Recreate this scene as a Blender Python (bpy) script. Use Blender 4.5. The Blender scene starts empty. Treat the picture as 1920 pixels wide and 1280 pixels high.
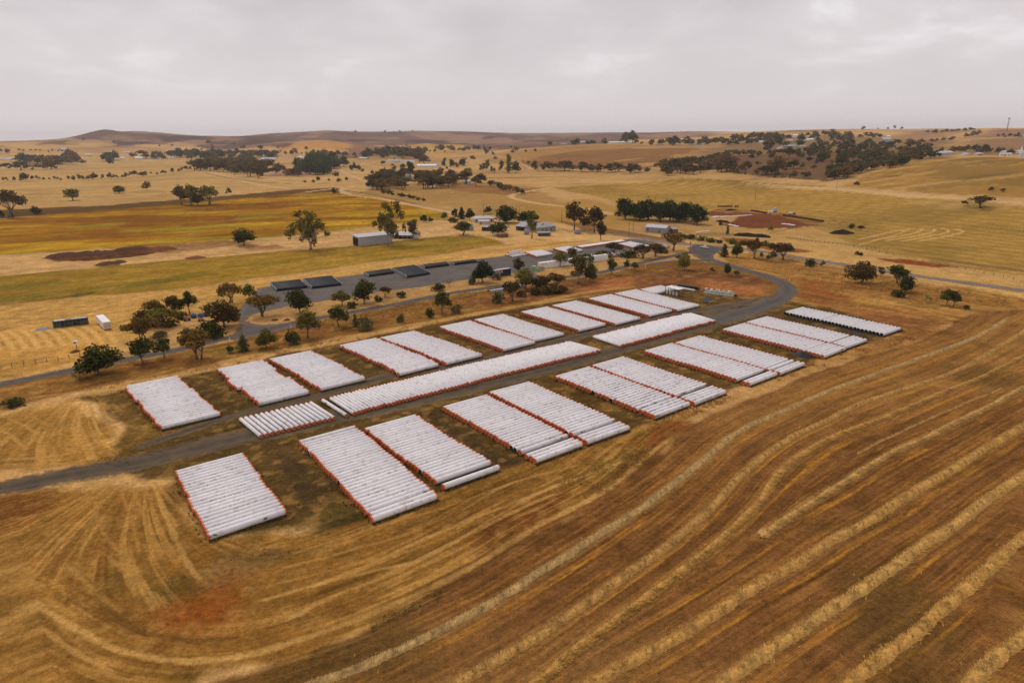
import bpy, math, random
import numpy as np
from mathutils import Matrix, Vector

S = bpy.context.scene
COL = S.collection
rng = np.random.default_rng(7)
random.seed(7)

# ------------------------------------------------------------------ camera
CAM_H = 66.0
F_PX, HOR_Y, ROLL = 1280.0, 255.0, -0.01      # the photograph is 1920 x 1280
th = math.atan2(640 - HOR_Y, F_PX)
cR, sR = math.cos(ROLL), math.sin(ROLL)
FW = np.array([0, math.cos(th), -math.sin(th)])
U0 = np.array([0, math.sin(th), math.cos(th)])
R0 = np.array([1.0, 0, 0])
RI = cR * R0 + sR * U0
UP = cR * U0 - sR * R0
cam_d = bpy.data.cameras.new("camera")
cam_d.sensor_width = 36.0
cam_d.lens = 36.0 * F_PX / 1920.0
cam_d.clip_start = 1.0
cam_d.clip_end = 40000.0
cam = bpy.data.objects.new("camera", cam_d)
COL.objects.link(cam)
m = Matrix.Identity(4)
for i in range(3):
    m[i][0], m[i][1], m[i][2] = RI[i], UP[i], -FW[i]
m[2][3] = CAM_H
cam.matrix_world = m
S.camera = cam
S.cycles.use_denoising = True
S.cycles.denoising_prefilter = 'NONE'

# ------------------------------------------------------------------ light
SUN_EL, SUN_AZ = math.radians(52), math.radians(-38)     # azimuth from +Y towards +X
EXPOSURE = 0.0
S.view_settings.view_transform = 'Standard'
S.view_settings.look = 'None'
S.view_settings.exposure = EXPOSURE
S.view_settings.gamma = 1.0
sd_ = bpy.data.lights.new("sun", 'SUN')
sd_.energy = 1.5
sd_.angle = math.radians(12)
sd_.color = (1.0, 0.95, 0.88)
sun = bpy.data.objects.new("sun", sd_)
COL.objects.link(sun)
sv = Vector((math.sin(SUN_AZ) * math.cos(SUN_EL), math.cos(SUN_AZ) * math.cos(SUN_EL), math.sin(SUN_EL)))
sun.rotation_euler = (-sv).to_track_quat('-Z', 'Y').to_euler()
sun.location = (0, 0, 200)

W = bpy.data.worlds.new("World")
S.world = W
W.use_nodes = True
nt = W.node_tree
nt.nodes.clear()
def N(t, k, **kw):
    n = t.nodes.new(k)
    for a, b in kw.items():
        setattr(n, a, b)
    return n
def math_n(t, op, a, b=None, clamp=False):
    n = t.nodes.new('ShaderNodeMath'); n.operation = op; n.use_clamp = clamp
    for i, v in enumerate((a, b)):
        if v is None: continue
        if isinstance(v, (int, float)): n.inputs[i].default_value = v
        else: t.links.new(v, n.inputs[i])
    return n.outputs[0]
def ramp_n(t, fac, stops):
    n = t.nodes.new('ShaderNodeValToRGB')
    e = n.color_ramp.elements
    while len(e) < len(stops): e.new(0.5)
    for el, (p, c) in zip(e, stops):
        el.position = p; el.color = (*c, 1) if len(c) == 3 else c
    t.links.new(fac, n.inputs[0])
    return n.outputs[0]
def mix_n(t, fac, a, b, mode='MIX'):
    n = t.nodes.new('ShaderNodeMix'); n.data_type = 'RGBA'; n.blend_type = mode
    for s, v in ((n.inputs[0], fac), (n.inputs[6], a), (n.inputs[7], b)):
        if isinstance(v, (int, float)): s.default_value = v
        elif isinstance(v, tuple): s.default_value = (*v, 1) if len(v) == 3 else v
        else: t.links.new(v, s)
    return n.outputs[2]
SKY_STRENGTH = 0.1
out = N(nt, 'ShaderNodeOutputWorld')
bg = N(nt, 'ShaderNodeBackground')
bg.inputs['Strength'].default_value = SKY_STRENGTH
nt.links.new(bg.outputs[0], out.inputs[0])
sky = N(nt, 'ShaderNodeTexSky', sky_type='NISHITA', sun_disc=False)
sky.sun_elevation = SUN_EL
sky.sun_rotation = SUN_AZ
tc = N(nt, 'ShaderNodeTexCoord')
sep = N(nt, 'ShaderNodeSeparateXYZ')
nt.links.new(tc.outputs['Generated'], sep.inputs[0])
zc = math_n(nt, 'ADD', math_n(nt, 'MAXIMUM', sep.outputs[2], 0.0), 0.30)
cmb = N(nt, 'ShaderNodeCombineXYZ')
nt.links.new(math_n(nt, 'DIVIDE', sep.outputs[0], zc), cmb.inputs[0])
nt.links.new(math_n(nt, 'DIVIDE', sep.outputs[1], zc), cmb.inputs[1])
n1 = N(nt, 'ShaderNodeTexNoise'); n1.inputs['Scale'].default_value = 2.3; n1.inputs['Detail'].default_value = 6; n1.inputs['Roughness'].default_value = 0.5; n1.inputs['Distortion'].default_value = 0.35
nt.links.new(cmb.outputs[0], n1.inputs['Vector'])
n2 = N(nt, 'ShaderNodeTexNoise'); n2.inputs['Scale'].default_value = 1.0; n2.inputs['Detail'].default_value = 3
nt.links.new(cmb.outputs[0], n2.inputs['Vector'])
cl = math_n(nt, 'ADD', math_n(nt, 'MULTIPLY', n1.outputs['Fac'], 0.55), math_n(nt, 'MULTIPLY', n2.outputs['Fac'], 0.45))
# thicker and thinner overcast: the deck is even low over the horizon and broken higher up
up_amt = math_n(nt, 'MULTIPLY', math_n(nt, 'SUBTRACT', sep.outputs[2], 0.03), 7.0, clamp=True)
cloud = ramp_n(nt, cl, [(0.34, (5.8, 5.35, 5.45)), (0.45, (6.6, 6.1, 6.2)), (0.54, (7.5, 7.0, 7.1)), (0.59, (9.6, 9.2, 9.25))])
# ramps clamp at 1: keep them in 0..1 and scale
for el in nt.nodes[-1].color_ramp.elements:
    c = el.color; el.color = (c[0] / 10, c[1] / 10, c[2] / 10, 1)
cloud10 = mix_n(nt, 1.0, cloud, (10, 10, 10), 'MULTIPLY')
horizon = (7.2, 6.65, 6.75)
deck = mix_n(nt, up_amt, horizon, cloud10)
final = mix_n(nt, 0.96, sky.outputs[0], deck)
nt.links.new(final, bg.inputs['Color'])
try:
    W.cycles.sampling_method = 'MANUAL'; W.cycles.sample_map_resolution = 512
except Exception:
    pass

# ------------------------------------------------------------------ noise and terrain
def _h(ix, iy, s):
    v = np.sin(ix * 127.1 + iy * 311.7 + s * 74.7) * 43758.5453
    return v - np.floor(v)
def vnoise(x, y, s=0):
    ix, iy = np.floor(x), np.floor(y)
    fx, fy = x - ix, y - iy
    fx = fx * fx * (3 - 2 * fx); fy = fy * fy * (3 - 2 * fy)
    a = _h(ix, iy, s); b = _h(ix + 1, iy, s); c = _h(ix, iy + 1, s); d = _h(ix + 1, iy + 1, s)
    return a + (b - a) * fx + (c - a) * fy + (a - b - c + d) * fx * fy
def fbm(x, y, scale, octv=3, s=0):
    v = 0; amp = 1; tot = 0
    x = x / scale; y = y / scale
    for o in range(octv):
        v = v + amp * vnoise(x + 17.3 * o, y - 9.1 * o, s + o); tot += amp
        amp *= 0.5
        x, y = (x * 1.6 - y * 1.2), (x * 1.2 + y * 1.6)
    return v / tot
def sstep(a, b, x):
    t = np.clip((x - a) / (b - a), 0, 1)
    return t * t * (3 - 2 * t)

def ray(px, py):
    d = (px - 960) * RI - (py - 640) * UP + F_PX * FW
    return d / math.hypot(d[0], d[1])           # unit horizontal length
# hills of the place: (pixel x, pixel y, distance in metres) of ridge lines, foothills and slopes
CTRL = [
 (-300,268,6500),(-100,267,6500),(0,266,6300),(60,265,6000),(110,263,5500),(140,260,5200),(165,250.5,5100),(195,243.5,5000),(215,245.5,5000),(228,247.5,5000),(255,247.5,5000),(300,250,5000),(340,253.5,5000),
 (390,256.5,5000),(430,257.5,5200),(455,256,5600),(480,253,6000),(520,250.5,6000),(560,249,6000),(600,246,6000),(640,248,6000),(700,248.5,6200),(780,246,6200),(850,247,6200),(930,249,6200),
 (1010,250,6200),(1080,249.5,6000),(1150,249,6000),(1250,248.5,5600),(1290,246.8,5400),(1340,247.5,5200),(1400,248.5,5000),(1450,246,4600),(1500,244.5,4400),(1560,244,4000),(1620,243,3800),
 (1700,242,3600),(1780,242,3400),(1830,242.5,3300),(1880,241.5,3200),(1920,241.5,3200),(2100,242,3200),(2400,245,3200),
 (100,268,4300),(200,266,4200),(330,268,4000),(450,262,4300),(520,268,3900),(400,280,3400),(150,282,3000),(0,282,3000),(-200,284,3000),
 (600,265.5,3100),(560,270,2900),(650,271,2900),(600,281,2500),(700,270,3600),(800,270,3400),(880,272,3200),(900,255.5,4600),(860,268,4000),(950,258,4800),(1050,262,4300),(1150,258,4300),(1260,257,4000),
 (700,283,2400),(800,284,2300),(700,300,1850),(850,300,1800),(600,300,1900),
 (960,300,1600),(960,287,1850),(1000,279.5,1900),(1060,274,1950),(1150,271,1950),(1250,273,1950),(1310,276,1850),(1000,318,1350),(1100,318,1330),(1200,320,1280),(1100,295,1600),(1250,296,1500),
 (1350,290,1500),(1400,268,2000),(1450,262,2150),(1500,259,2250),(1600,255,2450),(1700,256,2700),(1300,322,1200),(1400,312,1230),(1500,315,1140),(1560,335,960),(1450,332,1040),(1600,302,1250),
 (1650,284,1600),(1700,278,1750),(1750,290,1300),(1640,340,870),(1700,312,1040),(1760,299,1150),(1850,294.5,1150),(1920,297,1100),(2100,300,1050),(1800,342,810),(1900,352,730),(1860,292,1500),
 (1850,272,1900),(1800,258,2600),(1760,264,2300),(1920,272,1900),
]
pc, pz = [], []
for (x, y, D) in CTRL:
    d = ray(x, y)
    pc.append((math.atan2(d[0], d[1]), math.log(D))); pz.append(CAM_H + D * d[2])
for az in np.radians([-70, -45, -36, -30, -24, -18, -12, -6, 0, 6, 12, 18, 24, 30, 36, 45, 70]):
    for D in (420, 520, 640):
        if az > 0.4 and D > 600: continue
        pc.append((az, math.log(D))); pz.append(0)
    for D in (820, 1050, 1250):
        if az < 0.14: pc.append((az, math.log(D))); pz.append(0)
    if az < -0.05:
        for D in (1500, 1900, 2400): pc.append((az, math.log(D))); pz.append(0)
    pc.append((az, math.log(9000))); pz.append(15)
    pc.append((az, math.log(13000))); pz.append(0)
for az in (-1.6, -2.4, 2.4, 1.6, 3.1):
    for D in (1000, 3000, 9000):
        pc.append((az, math.log(D))); pz.append(0)
pc = np.array(pc); pz = np.array(pz)
pc_s = pc * np.array([4.0, 1.6])
def _k(a, b):
    r2 = ((a[:, None, :] - b[None, :, :]) ** 2).sum(-1)
    return np.sqrt(r2 + 0.02 ** 2)
_wts = np.linalg.solve(_k(pc_s, pc_s) + 1e-4 * np.eye(len(pc)), pz)
BUMPS = []
for (x, D_, ra, rb, hh) in [(925,4300,170,260,16),(765,4500,120,220,14),(842,4500,110,200,12),(1015,4500,170,250,12),(455,4300,260,300,14),(520,4000,200,220,9),(395,4600,130,260,9),(300,4500,90,300,7),(690,4700,180,220,10),(620,5500,160,300,9),(575,3300,220,260,8),(240,4700,60,300,8),(1120,4600,200,260,9)]:
    d = ray(x, 255); BUMPS.append((d[0] * D_, d[1] * D_, ra, rb, hh))
def height(X, Y):
    X = np.atleast_1d(np.asarray(X, float)); Y = np.atleast_1d(np.asarray(Y, float))
    D = np.hypot(X, Y)
    z = np.zeros_like(X)
    far = np.where(D > 470)[0]
    for i in range(0, len(far), 60000):
        j = far[i:i + 60000]
        q = np.stack([np.arctan2(X[j], Y[j]), np.log(D[j])], -1) * np.array([4.0, 1.6])
        h = _k(q, pc_s) @ _wts
        rid = np.abs(fbm(X[j], Y[j], 620, 4, 3) - 0.5) * 2
        rid2 = fbm(X[j], Y[j], 210, 3, 9) - 0.5
        g = sstep(2300, 4300, D[j]) * sstep(9000, 7000, D[j])
        h = h + g * (9 * (0.32 - rid) + 5 * rid2)
        for (bx, by, ra, rb, hh) in BUMPS:
            h = h + hh * np.exp(-(((X[j] - bx) / ra) ** 2 + ((Y[j] - by) / rb) ** 2))
        z[j] = h * sstep(470, 700, D[j])
    return z
_Ds = np.exp(np.linspace(math.log(45), math.log(11000), 520))
def at(px, py, zoff=0.0):
    d = ray(px, py)
    h = height(d[0] * _Ds, d[1] * _Ds) + zoff
    r = CAM_H + d[2] * _Ds
    below = np.where(r < h)[0]
    if len(below) == 0:
        D = 7000.0
    else:
        i = below[0]
        a, b = (_Ds[i - 1] if i else 40.0), _Ds[i]
        if b < 465 and zoff == 0: 
            D = CAM_H / -d[2]
        else:
            for _ in range(24):
                mdl = 0.5 * (a + b)
                if CAM_H + d[2] * mdl < height(d[0] * mdl, d[1] * mdl)[0] + zoff: b = mdl
                else: a = mdl
            D = 0.5 * (a + b)
    X, Y = d[0] * D, d[1] * D
    return np.array([X, Y, height(X, Y)[0]])
def ats(pts):
    return np.array([at(*p)[:2] for p in pts])
def px_per_m(p):
    v = np.array([p[0], p[1], p[2] - CAM_H])
    return F_PX / float(v @ FW)

# ------------------------------------------------------------------ object helpers
def link(o, parent=None):
    COL.objects.link(o)
    if parent is not None: o.parent = parent
    return o
def tag(o, label=None, cat=None, group=None, kind=None):
    if label: o['label'] = label
    if cat: o['category'] = cat
    if group: o['group'] = group
    if kind: o['kind'] = kind
    return o
def empty(name, loc, rz=0.0, sc=(1, 1, 1)):
    o = bpy.data.objects.new(name, None)
    o.location = loc; o.rotation_euler = (0, 0, rz); o.scale = sc
    o.empty_display_size = 0.5
    return link(o)
def np_mesh(name, v, f, mats=(), midx=None, attrs=None, smooth=False, uv=None):
    """v (N,3), f (M,k) with one k"""
    me = bpy.data.meshes.new(name)
    v = np.asarray(v, np.float32); f = np.asarray(f, np.int32)
    M, k = f.shape
    me.vertices.add(len(v)); me.vertices.foreach_set('co', v.ravel())
    me.loops.add(M * k); me.loops.foreach_set('vertex_index', f.ravel())
    me.polygons.add(M)
    me.polygons.foreach_set('loop_start', np.arange(0, M * k, k, dtype=np.int32))
    me.polygons.foreach_set('loop_total', np.full(M, k, np.int32))
    if midx is not None: me.polygons.foreach_set('material_index', np.asarray(midx, np.int32))
    if smooth: me.polygons.foreach_set('use_smooth', np.ones(M, bool))
    for mt in mats: me.materials.append(mt)
    for an, (ty, data) in (attrs or {}).items():
        a = me.attributes.new(an, ty, 'POINT')
        a.data.foreach_set('color' if ty == 'FLOAT_COLOR' else 'value', np.asarray(data, np.float32).ravel())
    me.update(calc_edges=True)
    me.validate()
    return me
class MB:
    def __init__(self): self.v, self.f, self.m, self.s = [], [], [], []
    def add(self, vs, fs, mi=0, smooth=False):
        b = len(self.v); self.v += [tuple(p) for p in vs]
        for q in fs: self.f.append([b + i for i in q]); self.m.append(mi); self.s.append(smooth)
        return self
    def box(self, c, s, mi=0, rz=0.0, taper=1.0):
        cx, cy, cz = c; hx, hy, hz = s[0] / 2, s[1] / 2, s[2] / 2
        co, si = math.cos(rz), math.sin(rz)
        vs = []
        for z, k in ((-hz, 1), (hz, taper)):
            for x, y in ((-hx, -hy), (hx, -hy), (hx, hy), (-hx, hy)):
                x *= k; y *= k
                vs.append((cx + x * co - y * si, cy + x * si + y * co, cz + z))
        return self.add(vs, [(0, 3, 2, 1), (4, 5, 6, 7), (0, 1, 5, 4), (1, 2, 6, 5), (2, 3, 7, 6), (3, 0, 4, 7)], mi)
    def tube(self, pts, rad, n=7, mi=0, caps=True, smooth=True):
        pts = [Vector(p) for p in pts]
        if not isinstance(rad, (list, tuple)): rad = [rad] * len(pts)
        vs = []
        for i, p in enumerate(pts):
            d = (pts[min(i + 1, len(pts) - 1)] - pts[max(i - 1, 0)]).normalized()
            a = d.orthogonal().normalized() if abs(d.z) > .9 else Vector((-d.y, d.x, 0)).normalized()
            b = d.cross(a)
            for k in range(n):
                t = 2 * math.pi * k / n
                vs.append(p + (a * math.cos(t) + b * math.sin(t)) * rad[i])
        fs = []
        for i in range(len(pts) - 1):
            for k in range(n):
                k2 = (k + 1) % n
                fs.append((i * n + k, i * n + k2, (i + 1) * n + k2, (i + 1) * n + k))
        self.add(vs, fs, mi, smooth)
        if caps:
            L = len(self.v); b0 = L - len(vs)
            self.f.append([b0 + k for k in range(n)][::-1]); self.m.append(mi); self.s.append(False)
            self.f.append([L - n + k for k in range(n)]); self.m.append(mi); self.s.append(False)
        return self
    def prism(self, poly, y0, y1, mi=0):
        """poly in (x,z), extruded along y"""
        n = len(poly)
        vs = [(x, y0, z) for x, z in poly] + [(x, y1, z) for x, z in poly]
        fs = [tuple(range(n)), tuple(range(2 * n - 1, n - 1, -1))] + [(i, i + n, (i + 1) % n + n, (i + 1) % n) for i in range(n)]
        return self.add(vs, fs, mi)
    def mesh(self, name, mats):
        me = bpy.data.meshes.new(name)
        me.from_pydata(self.v, [], self.f)
        for mt in (mats if isinstance(mats, (list, tuple)) else [mats]): me.materials.append(mt)
        me.polygons.foreach_set('material_index', self.m)
        me.polygons.foreach_set('use_smooth', self.s)
        me.update()
        return me
    def build(self, name, mats, parent=None, loc=None):
        o = bpy.data.objects.new(name, self.mesh(name, mats))
        if loc is not None: o.location = loc
        return link(o, parent)
def put(name, me, parent=None, loc=(0, 0, 0), rz=0.0, sc=None):
    o = bpy.data.objects.new(name, me)
    o.location = loc; o.rotation_euler = (0, 0, rz)
    if sc: o.scale = sc
    return link(o, parent)
def copy_tree(o, parent=None):
    c = o.copy(); COL.objects.link(c)
    if parent is not None: c.parent = parent
    for ch in o.children: copy_tree(ch, c)
    return c
_o1 = "first second third fourth fifth sixth seventh eighth ninth tenth eleventh twelfth thirteenth fourteenth fifteenth sixteenth seventeenth eighteenth nineteenth".split()
_o10 = {2: "twent", 3: "thirt", 4: "fort", 5: "fift", 6: "sixt", 7: "sevent", 8: "eight", 9: "ninet"}
def ordinal(n):
    if n >= 100: return 'hundredth' if n == 100 else 'hundred-and-' + ordinal(n - 100)
    if n < 20: return _o1[n - 1]
    t, u = divmod(n, 10)
    return _o10[t] + ("ieth" if u == 0 else "y-" + _o1[u - 1])

# ------------------------------------------------------------------ materials
def lin(r, g, b, k=1.0):
    f = lambda c: (c / 255 / 12.92 if c / 255 <= 0.04045 else ((c / 255 + 0.055) / 1.055) ** 2.4)
    return tuple(min(0.9, f(c) * k) for c in (r, g, b))
def mat(name, col, rough=0.7, metal=0.0, noise=0.0, nscale=3.0, spec=0.3, dirt=None, dirt_amt=0.0, dscale=0.6):
    mt = bpy.data.materials.new(name); mt.use_nodes = True
    t = mt.node_tree; b = t.nodes['Principled BSDF']
    b.inputs['Roughness'].default_value = rough; b.inputs['Metallic'].default_value = metal
    b.inputs['Specular IOR Level'].default_value = spec
    tc = N(t, 'ShaderNodeTexCoord')
    c = None
    nn = N(t, 'ShaderNodeTexNoise'); nn.inputs['Scale'].default_value = nscale; nn.inputs['Detail'].default_value = 4
    oi = N(t, 'ShaderNodeObjectInfo')
    off = N(t, 'ShaderNodeVectorMath', operation='ADD')
    rr = N(t, 'ShaderNodeCombineXYZ')
    t.links.new(math_n(t, 'MULTIPLY', oi.outputs['Random'], 91.0), rr.inputs[0]); t.links.new(math_n(t, 'MULTIPLY', oi.outputs['Random'], 37.0), rr.inputs[1])
    t.links.new(tc.outputs['Object'], off.inputs[0]); t.links.new(rr.outputs[0], off.inputs[1])
    t.links.new(off.outputs[0], nn.inputs['Vector'])
    f = math_n(t, 'ADD', math_n(t, 'MULTIPLY', nn.outputs['Fac'], 2 * noise), 1 - noise)
    f = math_n(t, 'MULTIPLY', f, math_n(t, 'ADD', math_n(t, 'MULTIPLY', oi.outputs['Random'], .13), .93))
    c = mix_n(t, 1.0, (*col, 1), f, 'MULTIPLY')
    if dirt:
        n2 = N(t, 'ShaderNodeTexNoise'); n2.inputs['Scale'].default_value = dscale; n2.inputs['Detail'].default_value = 5; n2.inputs['Roughness'].default_value = 0.65
        t.links.new(off.outputs[0], n2.inputs['Vector'])
        df = ramp_n(t, n2.outputs['Fac'], [(0.53, (0, 0, 0)), (0.70, (dirt_amt,) * 3)])
        c = mix_n(t, df, c, (*dirt, 1))
    t.links.new(c, b.inputs['Base Color'])
    return mt
M = {}
M['pipe'] = mat('white_pipe_coating', (0.685, 0.65, 0.665), 0.55, noise=0.07, nscale=1.0, dirt=(0.38, 0.30, 0.23), dirt_amt=0.75, dscale=0.8)
M['cap'] = mat('orange_plastic', (0.62, 0.165, 0.055), 0.5, noise=0.12, nscale=6)
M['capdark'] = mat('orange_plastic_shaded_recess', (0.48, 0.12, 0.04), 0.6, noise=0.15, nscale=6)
M['bore'] = mat('bare_dark_steel', (0.055, 0.052, 0.05), 0.6)
M['black'] = mat('black_pipe_coating', (0.018, 0.019, 0.023), 0.6, noise=0.25, spec=0.2)
M['steelend'] = mat('grey_steel_end', (0.30, 0.30, 0.30), 0.5, metal=0.3)
M['white'] = mat('white_paint', (0.72, 0.70, 0.69), 0.5, noise=0.05, dirt=(0.4, 0.33, 0.26), dirt_amt=0.35)
M['cream'] = mat('cream_render', (0.50, 0.42, 0.33), 0.9, noise=0.12, dirt=(0.3, 0.23, 0.17), dirt_amt=0.5)
M['iron'] = mat('galvanised_iron', (0.27, 0.265, 0.27), 0.55, metal=0.15, noise=0.18, nscale=1.2, dirt=(0.22, 0.13, 0.08), dirt_amt=0.45)
M['ironpale'] = mat('pale_galvanised_iron', (0.42, 0.41, 0.42), 0.5, metal=0.1, noise=0.1, dirt=(0.3, 0.25, 0.2), dirt_amt=0.3)
M['rust'] = mat('rusty_iron', (0.20, 0.085, 0.045), 0.8, noise=0.3)
M['stonewall'] = mat('pale_stone', (0.30, 0.26, 0.22), 0.9, noise=0.2)
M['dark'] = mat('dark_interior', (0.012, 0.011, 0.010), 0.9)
M['glass'] = mat('window_glass', (0.02, 0.022, 0.025), 0.12, spec=0.5)
M['wood'] = mat('weathered_wood', (0.13, 0.10, 0.075), 0.85, noise=0.3)
M['navy'] = mat('navy_container_paint', (0.018, 0.026, 0.042), 0.5, noise=0.1)
M['greycont'] = mat('grey_container_paint', (0.30, 0.29, 0.26), 0.6, noise=0.1, dirt=(0.2, 0.13, 0.08), dirt_amt=0.4)
M['orange'] = mat('orange_sign', (0.65, 0.16, 0.05), 0.5)
M['palegreen'] = mat('pale_green_paint', (0.50, 0.53, 0.45), 0.5, noise=0.1)
M['cratgreen'] = mat('crate_green', (0.30, 0.45, 0.22), 0.6, noise=0.1)
M['blue'] = mat('blue_plastic', (0.03, 0.11, 0.27), 0.45, noise=0.1)
M['redtank'] = mat('dusty_red_paint', (0.30, 0.13, 0.10), 0.6, noise=0.15)
M['darkgreen'] = mat('dark_green_frame', (0.085, 0.095, 0.065), 0.7, noise=0.3)
M['tyre'] = mat('rubber', (0.02, 0.02, 0.02), 0.9)
M['bluegrey'] = mat('blue_grey_roofing', (0.30, 0.34, 0.38), 0.5, noise=0.08)
M['redroof'] = mat('red_roofing', (0.30, 0.12, 0.08), 0.7, noise=0.1)
M['bark'] = mat('gum_bark', (0.13, 0.10, 0.08), 0.9, noise=0.35, nscale=2)
M['palebark'] = mat('pale_gum_bark', (0.30, 0.25, 0.20), 0.85, noise=0.3, nscale=2)
M['post'] = mat('weathered_post', (0.16, 0.13, 0.10), 0.9, noise=0.2)
M['wire'] = mat('fence_wire', (0.2, 0.19, 0.18), 0.6)
# ------------------------------------------------------------------ ground colours (soil, straw, grass, crops, and relief shading painted on the far hills)
def segs_dist(P, line):
    """distance to a polyline, signed side, and length along it"""
    best = np.full(len(P), 1e9); side = np.zeros(len(P)); along = np.zeros(len(P)); acc = 0.0
    for a, b in zip(line[:-1], line[1:]):
        ab = b - a; L = float(np.hypot(*ab)) + 1e-9
        t = np.clip(((P - a) @ ab) / L ** 2, 0, 1)
        q = a + t[:, None] * ab
        d = np.hypot(P[:, 0] - q[:, 0], P[:, 1] - q[:, 1])
        cr = (ab[0] * (P[:, 1] - a[1]) - ab[1] * (P[:, 0] - a[0]))
        k = d < best
        best[k] = d[k]; side[k] = np.sign(cr[k]); along[k] = acc + t[k] * L
        acc += L
    return best, side, along
def poly_sd(P, poly):
    n = len(poly)
    ins = np.zeros(len(P), bool); d = np.full(len(P), 1e9)
    for i in range(n):
        a, b = poly[i], poly[(i + 1) % n]
        ab = b - a; L2 = ab @ ab + 1e-9
        t = np.clip(((P - a) @ ab) / L2, 0, 1)
        q = a + t[:, None] * ab
        d = np.minimum(d, np.hypot(P[:, 0] - q[:, 0], P[:, 1] - q[:, 1]))
        c = (a[1] > P[:, 1]) != (b[1] > P[:, 1])
        xi = a[0] + (P[:, 1] - a[1]) * ab[0] / (ab[1] if abs(ab[1]) > 1e-9 else 1e-9)
        ins ^= c & (P[:, 0] < xi)
    return np.where(ins, -d, d)
def smooth_line(pts, step=2.0):
    """Catmull-Rom through world points, resampled"""
    pts = np.asarray(pts, float)
    P = np.vstack([2 * pts[0] - pts[1], pts, 2 * pts[-1] - pts[-2]])
    out_ = []
    for i in range(1, len(P) - 2):
        p0, p1, p2, p3 = P[i - 1:i + 3]
        n = max(2, int(np.hypot(*(p2 - p1)) / step))
        t = np.linspace(0, 1, n, endpoint=False)[:, None]
        out_.append(0.5 * ((2 * p1) + (-p0 + p2) * t + (2 * p0 - 5 * p1 + 4 * p2 - p3) * t ** 2 + (-p0 + 3 * p1 - 3 * p2 + p3) * t ** 3))
    out_.append(pts[-1:])
    return np.vstack(out_)

# windrows of cut straw: pixel polylines of their crests, unprojected onto the field
WIND = [
 [(560,1290),(604,1275),(687,1246),(812,1186),(925,1130),(1019,1070),(1075,1036),(1150,987),(1225,938),(1275,900),(1320,862),(1357,829),(1410,797),(1462,774),(1537,741),(1631,706),(1725,672),(1800,645),(1856,619),(1890,597)],
 [(820,1300),(857,1280),(925,1242),(1000,1197),(1075,1149),(1150,1096),(1225,1044),(1290,994),(1350,935),(1395,889),(1436,852),(1481,822),(1537,796),(1612,758),(1706,727),(1800,693),(1875,650),(1915,625),(1960,600)],
 [(990,1285),(1022,1265),(1075,1220),(1124,1182),(1169,1149),(1225,1111),(1280,1070),(1350,1014),(1410,957),(1457,896),(1500,856),(1556,822),(1650,787),(1744,746),(1837,709),(1920,668),(2000,630)],
 [(1424,1008),(1462,980),(1519,942),(1594,898),(1669,852),(1765,807),(1856,761),(1920,727),(2020,680)],
 [(1085,1292),(1112,1278),(1187,1237),(1275,1190),(1350,1145),(1425,1096),(1500,1055),(1575,1006),(1650,965),(1725,916),(1819,860),(1912,802),(2030,735)],
 [(1340,1290),(1357,1277),(1444,1216),(1537,1156),(1631,1096),(1725,1029),(1819,963),(1920,890),(2040,810)],
 [(1580,1288),(1594,1276),(1669,1220),(1744,1160),(1800,1115),(1856,1066),(1920,1010),(2040,915)],
 [(1800,1292),(1819,1276),(1875,1224),(1920,1190),(2030,1095)],
 [(1606,851),(1660,822),(1744,785),(1800,761),(1880,727)],
]
WW = [smooth_line(ats(w), 1.0) for w in WIND]
def _ext(w):
    w = w[::4]; a = w[0] - w[1]; b_ = w[-1] - w[-2]
    return np.vstack([w[0] + a / np.hypot(*a) * 250, w, w[-1] + b_ / np.hypot(*b_) * 250])
ROWL = [_ext(WW[0]), _ext(WW[1]), _ext(WW[2]), _ext(smooth_line(ats([(1010,1285),(1150,1186),(1300,1098),(1380,1045)] + WIND[3][1:]), 1.0)), _ext(WW[4]), _ext(WW[5]), _ext(WW[6]), _ext(WW[7])]
FIELD = ats([(300,1400),(390,1272),(560,1236),(700,1176),(800,1118),(900,1058),(1000,1010),(1100,962),(1180,912),(1235,858),(1290,800),(1330,775),(1400,748),(1500,707),(1620,668),(1700,648),(1760,624),(1800,596),(1835,584),(1920,581),(2300,585),(2900,800),(2900,1500),(1400,1900)])

_A = ats
REG = []        # (polygon px, colour, edge softness m, edge noise m)
def R(pts, col, soft=2.0, en=3.0, amt=1.0): REG.append((_A(pts), col, soft, en, amt))
STRAW = lin(196, 158, 104); PALE = lin(205, 168, 116)
# ---- far country
R([(-400,330),(0,322),(150,316),(370,308),(640,300),(640,292),(300,290),(-400,296)], lin(190,155,102), 8, 10)
R([(-400,262),(0,266),(130,268),(300,266),(340,256),(-400,258)], lin(150,118,98), 40, 30, .7)
R([(137,262),(145,240),(260,236),(480,240),(490,262),(508,265),(540,268),(560,271),(533,280),(508,273),(425,281),(365,275),(369,271),(330,267),(266,269),(237,272),(222,273),(211,262)], lin(108,80,68), 15, 20)
R([(420,252),(480,240),(980,240),(1330,240),(1330,256),(1180,262),(1120,270),(1020,276),(960,280),(880,276),(700,272),(640,268),(560,262),(480,262)], lin(118,90,76), 40, 60)
R([(320,300),(330,285),(480,280),(560,283),(560,292)], lin(190,152,104), 20, 20)
R([(520,284),(545,272),(600,265),(660,268),(690,277),(640,284)], lin(190,140,78), 15, 20)
R([(730,283),(745,273),(800,269),(870,272),(880,279),(800,284)], lin(188,146,76), 12, 15)
R([(660,268),(720,275),(735,290),(680,296),(600,292),(600,285),(650,284)], lin(140,106,80), 15, 30)
R([(880,276),(905,256),(940,258),(990,272),(950,280)], lin(112,84,72), 30, 20, .8)
R([(900,300),(960,289),(1060,275),(1180,271),(1330,276),(1310,290),(1200,318),(1000,318)], lin(172,132,82), 12, 25)
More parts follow.
